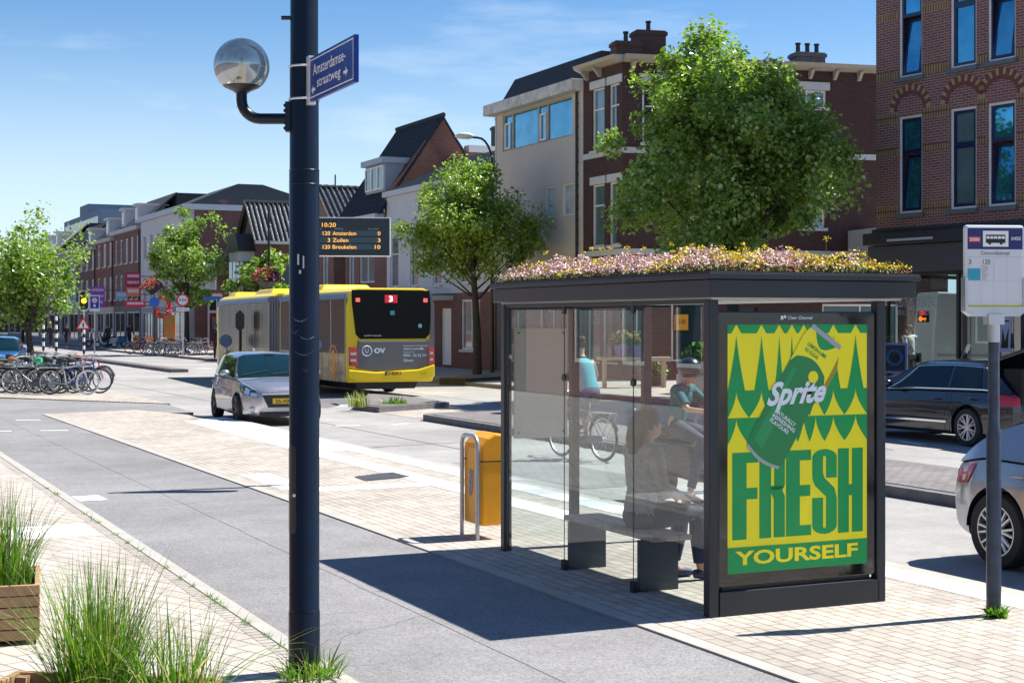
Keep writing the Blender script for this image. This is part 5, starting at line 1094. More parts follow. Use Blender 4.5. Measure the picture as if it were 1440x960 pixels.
def car(label, loc, rz, L_, W, H, wb, paint, top, gh, r=0.31, front_oh=0.8, group=None, cat='car', rim_m=None, spokes=5, estate=False, plate='', name='parked_car', tail_open=False, chrome_line=False, rear_red=True):
    """local x forward, z up. top = [(x, z)] upper edge of the lower body from tail to nose; gh = (xb0, xr0, xr1, xb1) greenhouse base and roof x"""
    t = thing(name, label, cat, loc, rz, group); h = L_/2; xf = h-front_oh; xr = xf-wb
    wt = [(-h, W*0.36), (-h+0.06, W*0.43), (-h+0.35, W*0.485), (-h+0.9, W*0.5), (h-1.1, W*0.5), (h-0.5, W*0.465), (h-0.18, W*0.40), (h-0.05, W*0.33), (h, W*0.27)]
    zbt = [(-h, 0.36), (-h+0.12, 0.22), (-h+0.5, 0.18), (h-0.5, 0.17), (h-0.1, 0.20), (h, 0.30)]
    def bp(x, k):                                        # ring point, k in 0..7
        w = interp(wt, x); zt = interp(top, x); zb = interp(zbt, x); crown = 0.035
        ring = [(0, zb), (w*0.86, zb), (w*0.97, zb+0.06), (w*1.0, zb+(zt-zb)*0.38), (w*0.985, zb+(zt-zb)*0.66), (w*0.97, zb+(zt-zb)*0.74), (w*0.925, zt-0.05), (w*0.80, zt), (w*0.4, zt+crown*0.8), (0, zt+crown)]
        i = min(int(k), len(ring)-2); q = k-i; a, b = ring[i], ring[i+1]; return Vector((x, a[0]+(b[0]-a[0])*q, a[1]+(b[1]-a[1])*q))
    xs = [-h+L_*i/44 for i in range(45)]; xs = sorted(set(xs+[-h+0.03, -h+0.06, h-0.02, h-0.06, h-0.1])); nk = 10; mb = MB(); vs = []
    for x in xs:
        half = [bp(x, k) for k in range(nk)]; ring = [Vector((p.x, -p.y, p.z)) for p in half[::-1]][:-1]+half
        # ring: top centre (-side) down to bottom then up the + side; drop doubled ends
        ring = [Vector((half[k].x, -half[k].y, half[k].z)) for k in range(nk-1, 0, -1)]+[half[k] for k in range(0, nk-1)]
        vs += ring
    n = 2*(nk-1); fs = [(i*n+k, i*n+(k+1) % n, (i+1)*n+(k+1) % n, (i+1)*n+k) for i in range(len(xs)-1) for k in range(n)]
    fs += [tuple(range(n)), tuple((len(xs)-1)*n+k for k in range(n-1, -1, -1))]; mb.add(vs, fs)
    body = mb.build('body', paint, t, smooth=True)
    cut = MB()
    for x in (xf, xr):
        for sg in (-1, 1):
            y0, y1 = sg*(W/2-0.24), sg*(W/2+0.1); cut.lathe([(r+0.055, min(y0, y1)), (r+0.055, max(y0, y1))], (x, 0, r), 28, 'y')
    co = cut.build('cutter', blackp, None); co.parent = t
    bo_ = body.modifiers.new('arches', 'BOOLEAN'); bo_.operation = 'DIFFERENCE'; bo_.object = co; bo_.solver = 'EXACT'
    bpy.context.view_layer.update(); dg = bpy.context.evaluated_depsgraph_get(); me = bpy.data.meshes.new_from_object(body.evaluated_get(dg))
    body.modifiers.clear(); body.data = me; me.name = 'body'; bpy.data.objects.remove(co)
    if not me.materials: me.materials.append(paint)
    try: me.set_sharp_from_angle(angle=R(35))
    except Exception: pass
    for x in (xf, xr):
        for sg in (-1, 1):
            mb = MB(); y0, y1 = sg*(W/2-0.245), sg*(W/2-0.03); a, b = min(y0, y1), max(y0, y1)
            mbb = [(r+0.05, a), (r+0.05, b)]; vs = []
            sgm = 16
            for (q, y) in mbb:
                for k in range(sgm+1): an = math.pi*k/sgm; vs.append((x+q*math.cos(an), y, r+q*math.sin(an)))
            mb.add(vs, [(k, k+1, sgm+2+k, sgm+1+k) for k in range(sgm)]); mb.build('wheel_well', blackp, t)
    # greenhouse
    xb0, xr0, xr1, xb1 = gh; zc = H
    def rz_(x):
        zt = interp(top, x)
        if x < xr0: q = max(0, (x-xb0)/(xr0-xb0)); return zt+(zc-0.02-zt)*(1-(1-q)**1.35 if not estate else q**0.8)
        if x > xr1: q = max(0, (xb1-x)/(xb1-xr1)); return zt+(zc-0.03-zt)*(1-(1-q)**1.15)
        q = (x-xr0)/(xr1-xr0); return zc-0.02+0.03*math.sin(math.pi*q)-0.01*q
    def gp2(x, v):
        zt = interp(top, x)-0.03; zr_ = max(rz_(x), zt+0.02); w = interp(wt, x); hh = (zr_-zt)/(zc-zt+0.03); wb_ = w*0.93; wtp = wb_-(0.23*hh)
        ring = [(wb_, zt), (wb_-(wb_-wtp)*0.85, zt+(zr_-zt)*0.86), (wtp-0.10, zt+(zr_-zt)*0.97), (0, zr_+0.012)]
        i = min(int(v), 2); q = v-i; a, b = ring[i], ring[i+1]; return Vector((x, a[0]+(b[0]-a[0])*q, a[1]+(b[1]-a[1])*q))
    gx_ = [xb0+(xb1-xb0)*i/30 for i in range(31)]; vs = []; vv = [0, 0.5, 1, 1.5, 2, 2.5, 3]
    for x in gx_: vs += [gp2(x, v) for v in vv]+[Vector((p.x, -p.y, p.z)) for p in [gp2(x, v) for v in vv[::-1]][1:]]
    n = 13; mb = MB(); mb.add(vs, [(i*n+k, i*n+k+1, (i+1)*n+k+1, (i+1)*n+k) for i in range(30) for k in range(n-1)]+[tuple(range(n)), tuple(30*n+k for k in range(n-1, -1, -1))])
    mb.build('roof', paint, t, smooth=True)
    def patch(fn, x0, x1, v0, v1, m, name, off=0.006, nx=10, nv=4, mirror=True, x0t=None, x1t=None, parent=None):
        mbp = MB()
        for sg in ((1, -1) if mirror else (1,)):
            vs = []
            for j in range(nv+1):
                q = j/nv; a = x0+((x0t if x0t is not None else x0)-x0)*q; b = x1+((x1t if x1t is not None else x1)-x1)*q
                for i in range(nx+1):
                    x = a+(b-a)*i/nx; v = v0+(v1-v0)*q; p = fn(x, v); e = 0.01; d1_ = fn(x+e, v)-fn(x-e, v); d2_ = fn(x, min(v+e, v1 if v1 > v else v+e))-fn(x, v-e); nn = d1_.cross(d2_)
                    if nn.length > 1e-9: nn.normalize()
                    if nn.y < -1e-6 or (abs(nn.y) < 1e-6 and nn.z < 0): nn = -nn
                    p = p+nn*off; vs.append(Vector((p.x, p.y*sg, p.z)))
            w_ = nx+1; mbp.add(vs, [(j*w_+i, j*w_+i+1, (j+1)*w_+i+1, (j+1)*w_+i) for j in range(nv) for i in range(nx)])
            if mirror:
                mbp.build(name, m, parent or t, smooth=True); mbp = MB()
        if not mirror: return mbp.build(name, m, parent or t, smooth=True)
    pil = (xr0+xr1)/2-0.05
    s0 = xr0-(0.35 if estate else 0.22)*(xr0-xb0)
    patch(gp2, xr0-0.02 if not estate else xb0+0.25, pil-0.04, 0.10, 0.93, carglass, 'rear_side_window', x0t=xr0+0.12)
    patch(gp2, pil+0.04, xb1-0.35, 0.10, 0.93, carglass, 'front_side_window', x1t=xr1+0.05)
    def full(x, v): p = gp2(x, 3-abs(v)); return Vector((p.x, p.y if v >= 0 else -p.y, p.z))
    def fullpatch(x0, x1, v, m, name, x1t=None, off=0.007):
        mbp = MB(); nx, nv = 8, 16; vs = []
        for j in range(nv+1):
            vv_ = -v+2*v*j/nv
            for i in range(nx+1):
                x = x0+(x1-x0)*i/nx; p = full(x, vv_); e = 0.01; d1_ = full(x+e, vv_)-full(x-e, vv_); nn = Vector((-d1_.z, 0, d1_.x)).normalized(); nn = -nn if nn.z < 0 else nn
                vs.append(p+nn*off+Vector((0, math.copysign(off*0.5, p.y) if abs(vv_) > 1.5 else 0, 0)))
        w_ = nx+1; mbp.add(vs, [(j*w_+i, j*w_+i+1, (j+1)*w_+i+1, (j+1)*w_+i) for j in range(nv) for i in range(nx)]); return mbp.build(name, m, t, smooth=True)
    fullpatch(xr1+0.06, xb1-0.05, 2.05, carglass, 'windscreen')
    for y0, y1 in ((-0.05, 0.55), (-0.6, -0.08)):         # wipers lying along the screen foot, mirror behind its top
        pa, pb = full(xb1-0.10, y0*2.2), full(xb1-0.20, y1*2.2); mb = MB(); mb.tube([pa+Vector((0.01, 0, 0.022)), pb+Vector((0.01, 0, 0.026))], 0.007, 5); mb.build('wiper', blackp, t)
    pm_ = full(xr1+0.16, 0); mb = MB(); mb.box(pm_.x-0.01, pm_.x+0.01, -0.1, 0.1, pm_.z-0.01, pm_.z+0.03); mb.build('rear_view_mirror', blackp, t)
    if not tail_open: fullpatch(xb0+0.12, xr0-0.05, 1.95, carglass, 'rear_window')
    # lamps on the body skin
    patch(bp, h-0.50, h-0.03, 4.55, 6.15, mat('headlamp_housing', (0.03, 0.035, 0.045), 0.06, coat=1.0), 'headlight', x0t=h-0.80, x1t=h-0.12, off=0.008)
    patch(bp, h-0.38, h-0.22, 4.8, 5.9, headm, 'headlight_lens', off=0.012, nx=4); patch(bp, h-0.17, h-0.06, 4.75, 5.6, headm, 'headlight_lens', off=0.012, nx=4)
    patch(bp, h-0.80, h-0.12, 6.16, 6.5, headm, 'daytime_light', off=0.010)
    patch(bp, -h+0.02, -h+0.28, 4.2, 6.2, tailm, 'tail_light', x1t=-h+0.40)
    zt = interp(top, h-0.02)
    mb = MB(); mb.prism([(-W*0.27, 0.63), (W*0.27, 0.63), (W*0.20, 0.38), (-W*0.20, 0.38)], h-0.015, h+0.012, 'x'); gr__ = mb.build('grille', blackp, t)
    mb = MB(); mb.prism([(-W*0.275, 0.635), (W*0.275, 0.635), (W*0.275, 0.655), (-W*0.275, 0.655)], h-0.01, h+0.018, 'x'); mb.build('grille_trim', chrome, gr__)
    mb = MB(); mb.box(h+0.013, h+0.022, -0.26, 0.26, 0.45, 0.56); pl_ = mb.build('licence_plate', plate_y, t)
    if plate: lettering(plate, Face((h+0.023, 0.0, 0.465), (0, 1, 0), (0, 0, 1)), -0.21, 0.0, 0.075, blk, pl_, w=0.42, off=0.001, bold=0.02)
    mb = MB(); mb.prism([(-W*0.3, 0.26), (W*0.3, 0.26), (W*0.28, 0.20), (-W*0.28, 0.20)], h-0.06, h+0.004, 'x'); mb.build('lower_intake', blackp, t)
    for sg in (-1, 1):
        fx_ = h-0.11; fy = sg*W*0.375
        mb = MB(); mb.lathe([(0.0, 0.012), (0.045, 0.01), (0.05, 0.0), (0.065, -0.02)], (fx_+0.02, fy, 0.34), 16, 'x'); mb.build('fog_light', headm, t)
        mb = MB(); mb.ball((xb1-0.52, sg*(W/2+0.09), interp(top, xb1-0.5)+0.09), 0.1, 12, 8, (0.7, 1.05, 0.72)); mb.build('wing_mirror', paint, t, smooth=True)
        mb = MB(); x = pil+0.14; mb.tube([(x, sg*(W/2+0.004), interp(top, x)-0.16), (x+0.05, sg*(W/2+0.025), interp(top, x)-0.155), (x+0.17, sg*(W/2+0.025), interp(top, x)-0.155), (x+0.2, sg*(W/2+0.004), interp(top, x)-0.16)], 0.011, 6)
        x = pil-0.75; mb.build('door_handle', paint, t); mb = MB(); mb.tube([(x, sg*(W/2+0.002), interp(top, x)-0.15), (x+0.05, sg*(W/2+0.023), interp(top, x)-0.145), (x+0.17, sg*(W/2+0.023), interp(top, x)-0.145), (x+0.2, sg*(W/2+0.002), interp(top, x)-0.15)], 0.011, 6); mb.build('door_handle', paint, t)
    for xd in (pil, xf-0.38-r*0.5, xr+0.42):
        patch(bp, xd-0.004, xd+0.004, 2.0, 6.4, blackp, 'door_seam', off=0.002, nx=1, nv=8)
    patch(bp, xr+0.45, xf-0.45, 1.6, 2.05, blackp, 'sill_trim', off=0.004)
    if chrome_line:
        for sg in (1, -1):
            pts = [gp2(xr0-0.3, 0.10)]+[gp2(xb0+0.30+(xr0-xb0-0.3)*q, 0.1+0.83*q**0.6) for q in (0.2, 0.4, 0.6, 0.8, 1.0)]+[gp2(xr0+(xr1-xr0)*q, 0.95) for q in (0.1, 0.3, 0.5, 0.7, 0.9, 1.0)]+[gp2(xr1+(xb1-0.35-xr1)*q, 0.93-0.8*q) for q in (0.3, 0.6, 1)]
            mb = MB(); mb.tube([Vector((p.x, sg*(p.y+0.012), p.z)) for p in pts], 0.010, 5)
            mb.tube([Vector((q.x, sg*(q.y+0.012), q.z)) for q in [gp2(xb0+0.3+(xb1-0.65-xb0)*k/10, 0.08) for k in range(11)]], 0.010, 5); mb.build('chrome_trim', chrome, t)
        patch(bp, xr+0.5, xf-0.45, 2.6, 2.75, chrome, 'side_moulding', off=0.008)
    mb = MB(); mb.prism([(xr0+0.15, zc), (xr0+0.35, zc+0.005), (xr0+0.18, zc+0.06)], -0.015, 0.015, 'y'); mb.build('antenna_fin', paint, t)
    for x, nm in ((xf, 0), (xr, 1)):
        for sg in (-1, 1): wheel(t, x, sg*(W/2-0.11), r, 0.2, rim_m, sg, spokes)
    if tail_open:
        mb = MB(); z0 = H-0.02; y = W*0.42; sec = [(-h+0.75, z0+0.0), (-h-0.35, z0+0.30), (-h-0.42, z0+0.27), (-h-0.30, z0+0.22), (-h+0.72, z0-0.06)]
        mb.prism(sec, -y, y, 'y'); tg_ = mb.build('open_tailgate', paint, t, bevel=0.02)
        mb = MB(); mb.box(-h-0.30, -h-0.22, -0.45, 0.45, z0+0.20, z0+0.225); mb.build('brake_light', tailm, tg_)
        mb = MB(); mb.box(-h+0.0, -h+0.4, -y*0.85, y*0.85, interp(top, -h)-0.3, z0-0.1); mb.build('boot_opening', mat('boot_dark', (0.008, 0.008, 0.01), 0.9), t)
    # rear bumper plate
    mb = MB(); mb.box(-h-0.02, -h-0.006, -0.26, 0.26, 0.72, 0.83); mb.build('licence_plate', plate_y, t)
    return t
silver = carpaint('silver_paint', (0.42, 0.42, 0.46), 0.7, 0.27); bluep = carpaint('blue_car_paint', (0.03, 0.16, 0.40), 0.5); nightp = carpaint('dark_car_paint', (0.010, 0.012, 0.022), 0.3, 0.15)
whitec = carpaint('white_car_paint', (0.7, 0.7, 0.7), 0.0, 0.3); darkrim = mat('dark_rim', (0.06, 0.06, 0.065), 0.35, metal=0.8)
hatch_top = lambda h: [(-h, 0.80), (-h+0.1, 0.90), (-h+0.5, 0.96), (0, 0.95), (h-1.15, 0.94), (h-0.85, 0.91), (h-0.4, 0.84), (h-0.12, 0.76), (h, 0.68)]
dyaw = math.atan2(-D.y, -D.x)
h = 3.97/2
pc_ = G(379, 592.5, RZ)
pe = car('silver grey hatchback driving towards us past the foreground post', Vector((-5.27, 32.6, RZ)), dyaw-R(4), 3.97, 1.74, 1.46, 2.54, silver, hatch_top(h), (-h+0.12, -h+0.62, h-1.75, h-0.86), r=0.305, front_oh=0.80, rim_m=darkrim, name='moving_car', plate='2S-XK-8')
h = 3.95/2
aw_ = G(1398, 800, RZ)
au = car('silver hatchback at the right edge seen from behind the bus stop pole', Vector((0, 0, 0)), dyaw, 3.95, 1.74, 1.42, 2.47, carpaint('light_silver_paint', (0.33, 0.35, 0.39), 0.75, 0.28), [(-h, 0.82), (-h+0.1, 0.90), (-h+0.5, 0.96), (0, 0.93), (h-1.15, 0.90), (h-0.85, 0.86), (h-0.4, 0.76), (h-0.12, 0.66), (h, 0.58)], (-h+0.08, -h+1.20, h-1.80, h-0.86), r=0.325, front_oh=0.80, rim_m=mat('light_rim', (0.55, 0.56, 0.58), 0.3, metal=0.7), name='silver_hatchback', spokes=8)
def put(o, wheel_x, wheel_y, target, rz):
    """stand the car so that its near wheel's contact point is at target"""
    c, s_ = math.cos(rz), math.sin(rz); o.location = Vector((target.x-(wheel_x*c-wheel_y*s_), target.y-(wheel_x*s_+wheel_y*c), RZ)); o.rotation_euler = (0, 0, rz)
put(au, h-0.80-2.47, -(1.74/2), aw_, dyaw)
h = 4.6/2
es = car('black estate car with raised tailgate parked on the far side of the road', Vector((0, 0, 0)), math.atan2(D.y, D.x), 4.6, 1.80, 1.44, 2.76, nightp, [(-h, 0.86), (-h+0.1, 0.95), (-h+0.5, 0.97), (0, 0.94), (h-1.4, 0.90), (h-1.05, 0.87), (h-0.5, 0.78), (h-0.14, 0.70), (h, 0.60)], (-h+0.12, -h+0.75, h-2.15, h-1.15), r=0.325, front_oh=0.82, estate=False, rim_m=mat('light_rim2', (0.55, 0.55, 0.57), 0.3, metal=0.7), name='estate_car', tail_open=True, chrome_line=True, spokes=7)
put(es, h-0.82-2.76, 0.90, G(1358, 628, RZ), math.atan2(D.y, D.x))
h = 3.9/2
bl = car('blue hatchback standing behind the parked bicycles and the left street tree', Vector((-20.2, 60.5, RZ)), dyaw-R(12), 3.9, 1.7, 1.5, 2.45, bluep, hatch_top(h), (-h+0.12, -h+0.6, h-1.75, h-0.86), r=0.30, name='blue_hatchback')
h = 4.1/2
w1_ = car('white car far down the road at the left edge', Vector((-35.2, 102, RZ)), dyaw, 4.1, 1.75, 1.5, 2.55, whitec, hatch_top(h), (-h+0.12, -h+0.6, h-1.75, h-0.86), r=0.31, name='white_car')
# white van mirrored in the shop panes, built solid behind them
van = thing('van_reflection', 'white panel van of the shop window reflection, built in the side street behind the panes', 'van', Vector(((1292-720)/F*46+2.4, 46.0, 0.02)), R(184)+math.pi)
mb = MB(); mb.prism([(-2.3, 0.35), (2.2, 0.35), (2.9, 0.6), (2.95, 1.0), (2.3, 1.15), (1.7, 2.15), (1.2, 2.75), (-2.2, 2.85), (-2.35, 1.2)], -0.9, 0.9, 'y'); vb = mb.build('body', whitec, van, bevel=0.05)
mb = MB(); mb.box(-2.2, 1.3, -0.915, -0.905, 0.95, 1.02); mb.box(-2.2, 2.2, -0.912, -0.904, 0.62, 0.70); mb.build('rubbing_strip', mat('strip_grey', (0.4, 0.4, 0.4), 0.5), van)
mb = MB()
for x in (-1.2, 0.1, 1.25): mb.box(x-0.008, x+0.008, -0.906, -0.902, 0.45, 2.15)
mb.build('door_seam', blackp, van)
mb = MB(); mb.prism([(1.35, 1.2), (2.15, 1.2), (1.65, 1.85), (1.35, 1.85)], -0.912, -0.903, 'y'); mb.build('side_window', carglass, van)
for x in (-1.5, 1.9): wheel(van, x, -0.82, 0.32, 0.2, alum, -1); wheel(van, x, 0.82, 0.32, 0.2, alum, 1)

# ---------------------------------------------------------------- articulated bus
by_ = mat('bus_yellow', (0.85, 0.60, 0.0), 0.35, coat=0.15); bgrey = mat('bus_grey', (0.12, 0.12, 0.125), 0.4, coat=0.3); bcream = mat('bus_cream', (0.62, 0.56, 0.38), 0.4, var=0.1); bblue = mat('bus_blue_line', (0.03, 0.16, 0.38), 0.4)
bglass = mat('bus_glass', (0.002, 0.003, 0.004), 0.25, spec=0.15)
b_yaw = math.atan2(D.y, D.x)
bus = thing('articulated_bus', 'yellow and grey articulated city bus on line three seen from behind', 'bus', Vector((0, 0, 0)), b_yaw)
BWd = 2.55                                             # local: x forward, y left; origin = rear left corner on the ground
origin = P(39.9, 13.75, RZ)+Vector((-0.12, 0, 0)); bus.location = origin
busside = mat('bus_side_glass', (0.010, 0.014, 0.014), 0.22, spec=0.5); busside.node_tree.nodes['Principled BSDF'].inputs['IOR'].default_value = 1.25
def section(par, x0, x1, rear):
    """lower body and roof of one rigid section; returns nothing, parts parented to par"""
    prof = [(0.02, 0.42), (0.0, 0.55), (0.0, 2.55), (0.10, 2.93), (0.30, 3.03), (2.25, 3.03), (2.45, 2.93), (2.55, 2.55), (2.55, 0.55), (2.53, 0.42)]
    mb = MB(); mb.prism([(-y, z) for y, z in prof], x0, x1, 'x'); return mb.build('body', by_, par, bevel=0.04)
rear = section(bus, 0.0, 6.6, True)
# rear face
fr_ = Face((-0.004, 0, 0), (0, -1, 0), (0, 0, 1))
mb = MB(); pts = [(0.12, 2.97), (2.43, 2.97), (2.47, 2.6), (2.42, 1.75), (2.30, 1.62), (0.36, 1.62), (0.24, 1.75), (0.13, 2.6)]
mb.prism([(-a, b) for a, b in pts], -0.03, 0.01, 'x'); rw_ = mb.build('rear_window', bglass, bus, bevel=0.01)
mb = MB(); mb.prism([(-a, b) for a, b in [(0.30, 1.60), (0.42, 1.56), (2.28, 1.56), (2.50, 1.62), (2.50, 0.92), (2.05, 0.78), (0.80, 0.72), (0.25, 0.80)]], -0.045, 0.01, 'x'); ep = mb.build('engine_cover', bgrey, bus, bevel=0.02)
mb = MB(); mb.prism([(-a, b) for a, b in [(2.40, 3.0), (2.56, 2.6), (2.565, 1.3), (2.44, 1.5), (2.45, 2.6)]], -0.04, 0.25, 'x'); mb.build('rear_corner_panel', bgrey, bus)
mb = MB(); mb.prism([(-a, b) for a, b in [(0.0, 0.78), (0.80, 0.70), (2.05, 0.76), (2.55, 0.90), (2.55, 0.55), (2.3, 0.48), (0.2, 0.46), (0.0, 0.55)]], -0.10, -0.004, 'x'); bb = mb.build('bumper', by_, bus, bevel=0.03)
for (y0, y1) in ((0.015, 0.27), (2.36, 2.545)):
    mb = MB(); mb.prism([(-y0, 1.36), (-y0-0.02, 1.40), (-y1, 1.38), (-y1-0.01, 0.86), (-y0, 0.90)], -0.075, -0.01, 'x'); tl_ = mb.build('tail_light', tailm, bus, bevel=0.01)
    for z in (1.18, 1.0): mb = MB(); mb.box(-0.08, -0.074, -y1+0.04, -y0-0.05, z, z+0.07); mb.build('lens', mat('lamp_clear', (0.6, 0.55, 0.5), 0.2), tl_)
for y in (0.28, 2.28):
    mb = MB(); mb.box(-0.045, -0.03, -y-0.07, -y+0.05, 2.64, 2.75); mb.build('marker_light', mat('marker_red', (0.9, 0.12, 0.10), 0.4, emit=0.5), bus)
mb = MB(); mb.box(-0.04, -0.03, -1.45, -1.08, 2.62, 2.84); dsp = mb.build('route_display', mat('route_red', (0.75, 0.02, 0.04), 0.4, emit=0.15), bus)
fdsp = Face((-0.0405, 0, 0), (0, -1, 0), (0, 0, 1)); lettering('3', fdsp, 1.20, 2.65, 0.16, mat('route_white', (1, 1, 1), 0.4, emit=0.8), dsp, w=0.11, off=0.002, bold=0.03)
mb = MB(); mb.box(-0.036, -0.031, -1.37, -1.24, 2.28, 2.40); mb.build('green_sticker', mat('sticker_teal', (0.05, 0.35, 0.32), 0.5), bus)
mb = MB(); mb.lathe([(0.0, -0.037), (0.06, -0.037), (0.06, -0.031)], (0, -2.13, 1.98), 14, 'x'); mb.build('round_sticker', mat('sticker_pale_teal', (0.2, 0.5, 0.5), 0.5), bus)
fcov = Face((-0.0455, 0, 0), (0, -1, 0), (0, 0, 1))
lettering('OV', fcov, 0.76, 1.22, 0.15, wl_, ep, w=0.33, off=0.003, bold=0.05); lettering('U', fcov, 0.50, 1.23, 0.13, wl_, ep, w=0.10, off=0.003, bold=0.02)
mb = MB(); mb.torus((-0.05, -0.55, 1.29), 0.135, 0.014, 'x', 28, 6); mb.build('logo_ring', wl_, ep)
for txt, z, h_, w_ in (('Reisinformatie en klantenservice', 1.41, 0.035, 0.75), ('www.u-ov.info', 1.31, 0.075, 0.62), ('Klantenservice', 1.235, 0.03, 0.34), ('0900 - 52 52 241', 1.12, 0.075, 0.70), ('Qbuzz', 0.97, 0.09, 0.30)): lettering(txt, fcov, 1.62, z, h_, wl_, ep, w=w_, off=0.003, bold=0.01)
lettering('U-OV Utrecht', Face((-0.031, 0, 0), (0, -1, 0), (0, 0, 1)), 0.48, 1.69, 0.045, wl_, rw_, w=0.5, off=0.002)
mb = MB(); mb.box(-0.115, -0.101, -1.56, -1.06, 0.60, 0.72); lpn = mb.build('licence_plate', plate_y, bus); lettering('11-BDR-1', Face((-0.1155, 0, 0), (0, -1, 0), (0, 0, 1)), 1.14, 0.62, 0.08, blk, lpn, w=0.38, off=0.001, bold=0.02)
mb = MB(); mb.box(-0.116, -0.1155, -1.11, -1.06, 0.602, 0.718); mb.build('plate_strip', dkb, lpn)
lettering('4123', Face((-0.101, 0, 0), (0, -1, 0), (0, 0, 1)), 2.1, 0.62, 0.07, mat('number_brown', (0.35, 0.2, 0.0), 0.5), bb, w=0.2, off=0.003)
mb = MB(); mb.prism([(-2.2, 0.41), (-0.3, 0.41), (-0.4, 0.22), (-2.1, 0.22)], 0.3, 6.3, 'x'); mb.build('underbody', blackp, bus)
def skirt(par, x0, x1, wheels, y=0.012, graf=True):
    """left flank: glass band, printed lower flank"""
    mb = MB(); mb.box(x0, x1, 0.0, y, 1.22, 2.72)
    gb_ = mb.build('side_glass', busside, par)
    mb = MB()
    k = x0
    while k < x1: mb.box(k-0.02, k+0.02, y, y+0.004, 1.22, 2.72); k += 1.25
    mb.build('window_pillar', bcream, gb_)
    mb = MB(); mb.box(x0, x1, 0.0, y+0.02, 2.73, 2.86); mb.build('blue_band', bblue, par)
    a = x0; lw = MB()
    for wx in wheels+[None]:
        if wx is None: lw.box(a, x1, 0.0, y-0.002, 0.43, 1.21)
        else: lw.box(a, wx-0.55, 0.0, y-0.002, 0.43, 1.21); lw.box(wx-0.55, wx+0.55, 0.0, y-0.002, 1.05, 1.21); a = wx+0.55
    lw.build('lower_flank', mat('flank_print', (0.60, 0.46, 0.22), 0.5, var=0.6, vscale=2.4, dark=(0.09, 0.08, 0.07)), par)
    for wx in wheels:
        mb = MB(); mb.box(wx-0.55, wx+0.55, -0.3, 0.003, 0.30, 1.05); mb.build('wheel_arch', blackp, par); wheel(par, wx, -0.06, 0.47, 0.28, steel, 1, 8); wheel(par, wx, -2.45, 0.47, 0.28, steel, -1, 8)
skirt(bus, 0.15, 6.5, [3.35])
for k, (x, z, w_, h__, c_) in enumerate(((2.2, 1.3, 0.5, 0.3, (0.05, 0.2, 0.5)), (3.4, 1.3, 0.6, 0.25, (0.5, 0.08, 0.3)))):
    mb = MB(); rr_ = random.Random(k); n_ = 9; mb.prism([(x+w_/2+w_/2*math.cos(a*6.283/n_)*rr_.uniform(0.7, 1.1), z+h__/2+h__/2*math.sin(a*6.283/n_)*rr_.uniform(0.7, 1.1)) for a in range(n_)], 0.013, 0.015, 'y'); mb.build('window_print', mat('window_print_'+'abcde'[k], c_, 0.5), bus)
mb = MB(); mb.prism([(0.9+0.34*math.cos(a*0.35), 1.0+0.62*math.sin(a*0.35)) for a in range(18)], 0.013, 0.016, 'y'); 
oc = mat('print_orange', (0.75, 0.22, 0.01), 0.5)
mb = MB(); mb.torus((1.2, 0.014, 1.0), 0.42, 0.03, 'y', 30, 6, fl=0.12); o_ = mb.build('printed_ring', oc, bus); o_.scale = (1, 1, 1.0)
mb = MB(); mb.prism([(1.05, 0.45), (1.25, 0.45), (1.32, 1.2), (1.15, 1.35), (1.0, 1.1)], 0.013, 0.017, 'y'); mb.build('printed_flame', mat('print_flame', (0.9, 0.35, 0.01), 0.5), bus)
def pod(par, x0, x1, y0=-2.0, y1=-0.35): mb = MB(); mb.taper(x0, x1, y0, y1, 3.02, 3.20, 0.15, 0.15); mb.build('roof_pod', by_, par, bevel=0.05)
pod(bus, 3.4, 5.4)
# joint and front section, slightly turned
mb = MB()
for k in range(9):
    x = 6.55+k*0.15; e = 0.06 if k % 2 else 0.0; mb.box(x, x+0.15, -2.5+e, -0.05-e, 0.45, 2.9-e)
mb.build('bellows', mat('bellows_grey', (0.16, 0.16, 0.17), 0.8), bus)
fr2 = bpy.data.objects.new('front_section', None); COL.objects.link(fr2); fr2.parent = bus; fr2.location = (7.85, -0.06, 0); fr2.rotation_euler = (0, 0, -R(4.2))
section(fr2, 0.0, 9.7, False)
skirt(fr2, 0.1, 9.3, [3.0, 7.3]); pod(fr2, 1.6, 4.4); pod(fr2, 8.2, 9.5)
mb = MB(); mb.prism([(-0.15, 1.0), (-2.4, 1.0), (-2.4, 2.9), (-0.15, 2.9)], 9.68, 9.74, 'x'); mb.build('windscreen', bglass, fr2)
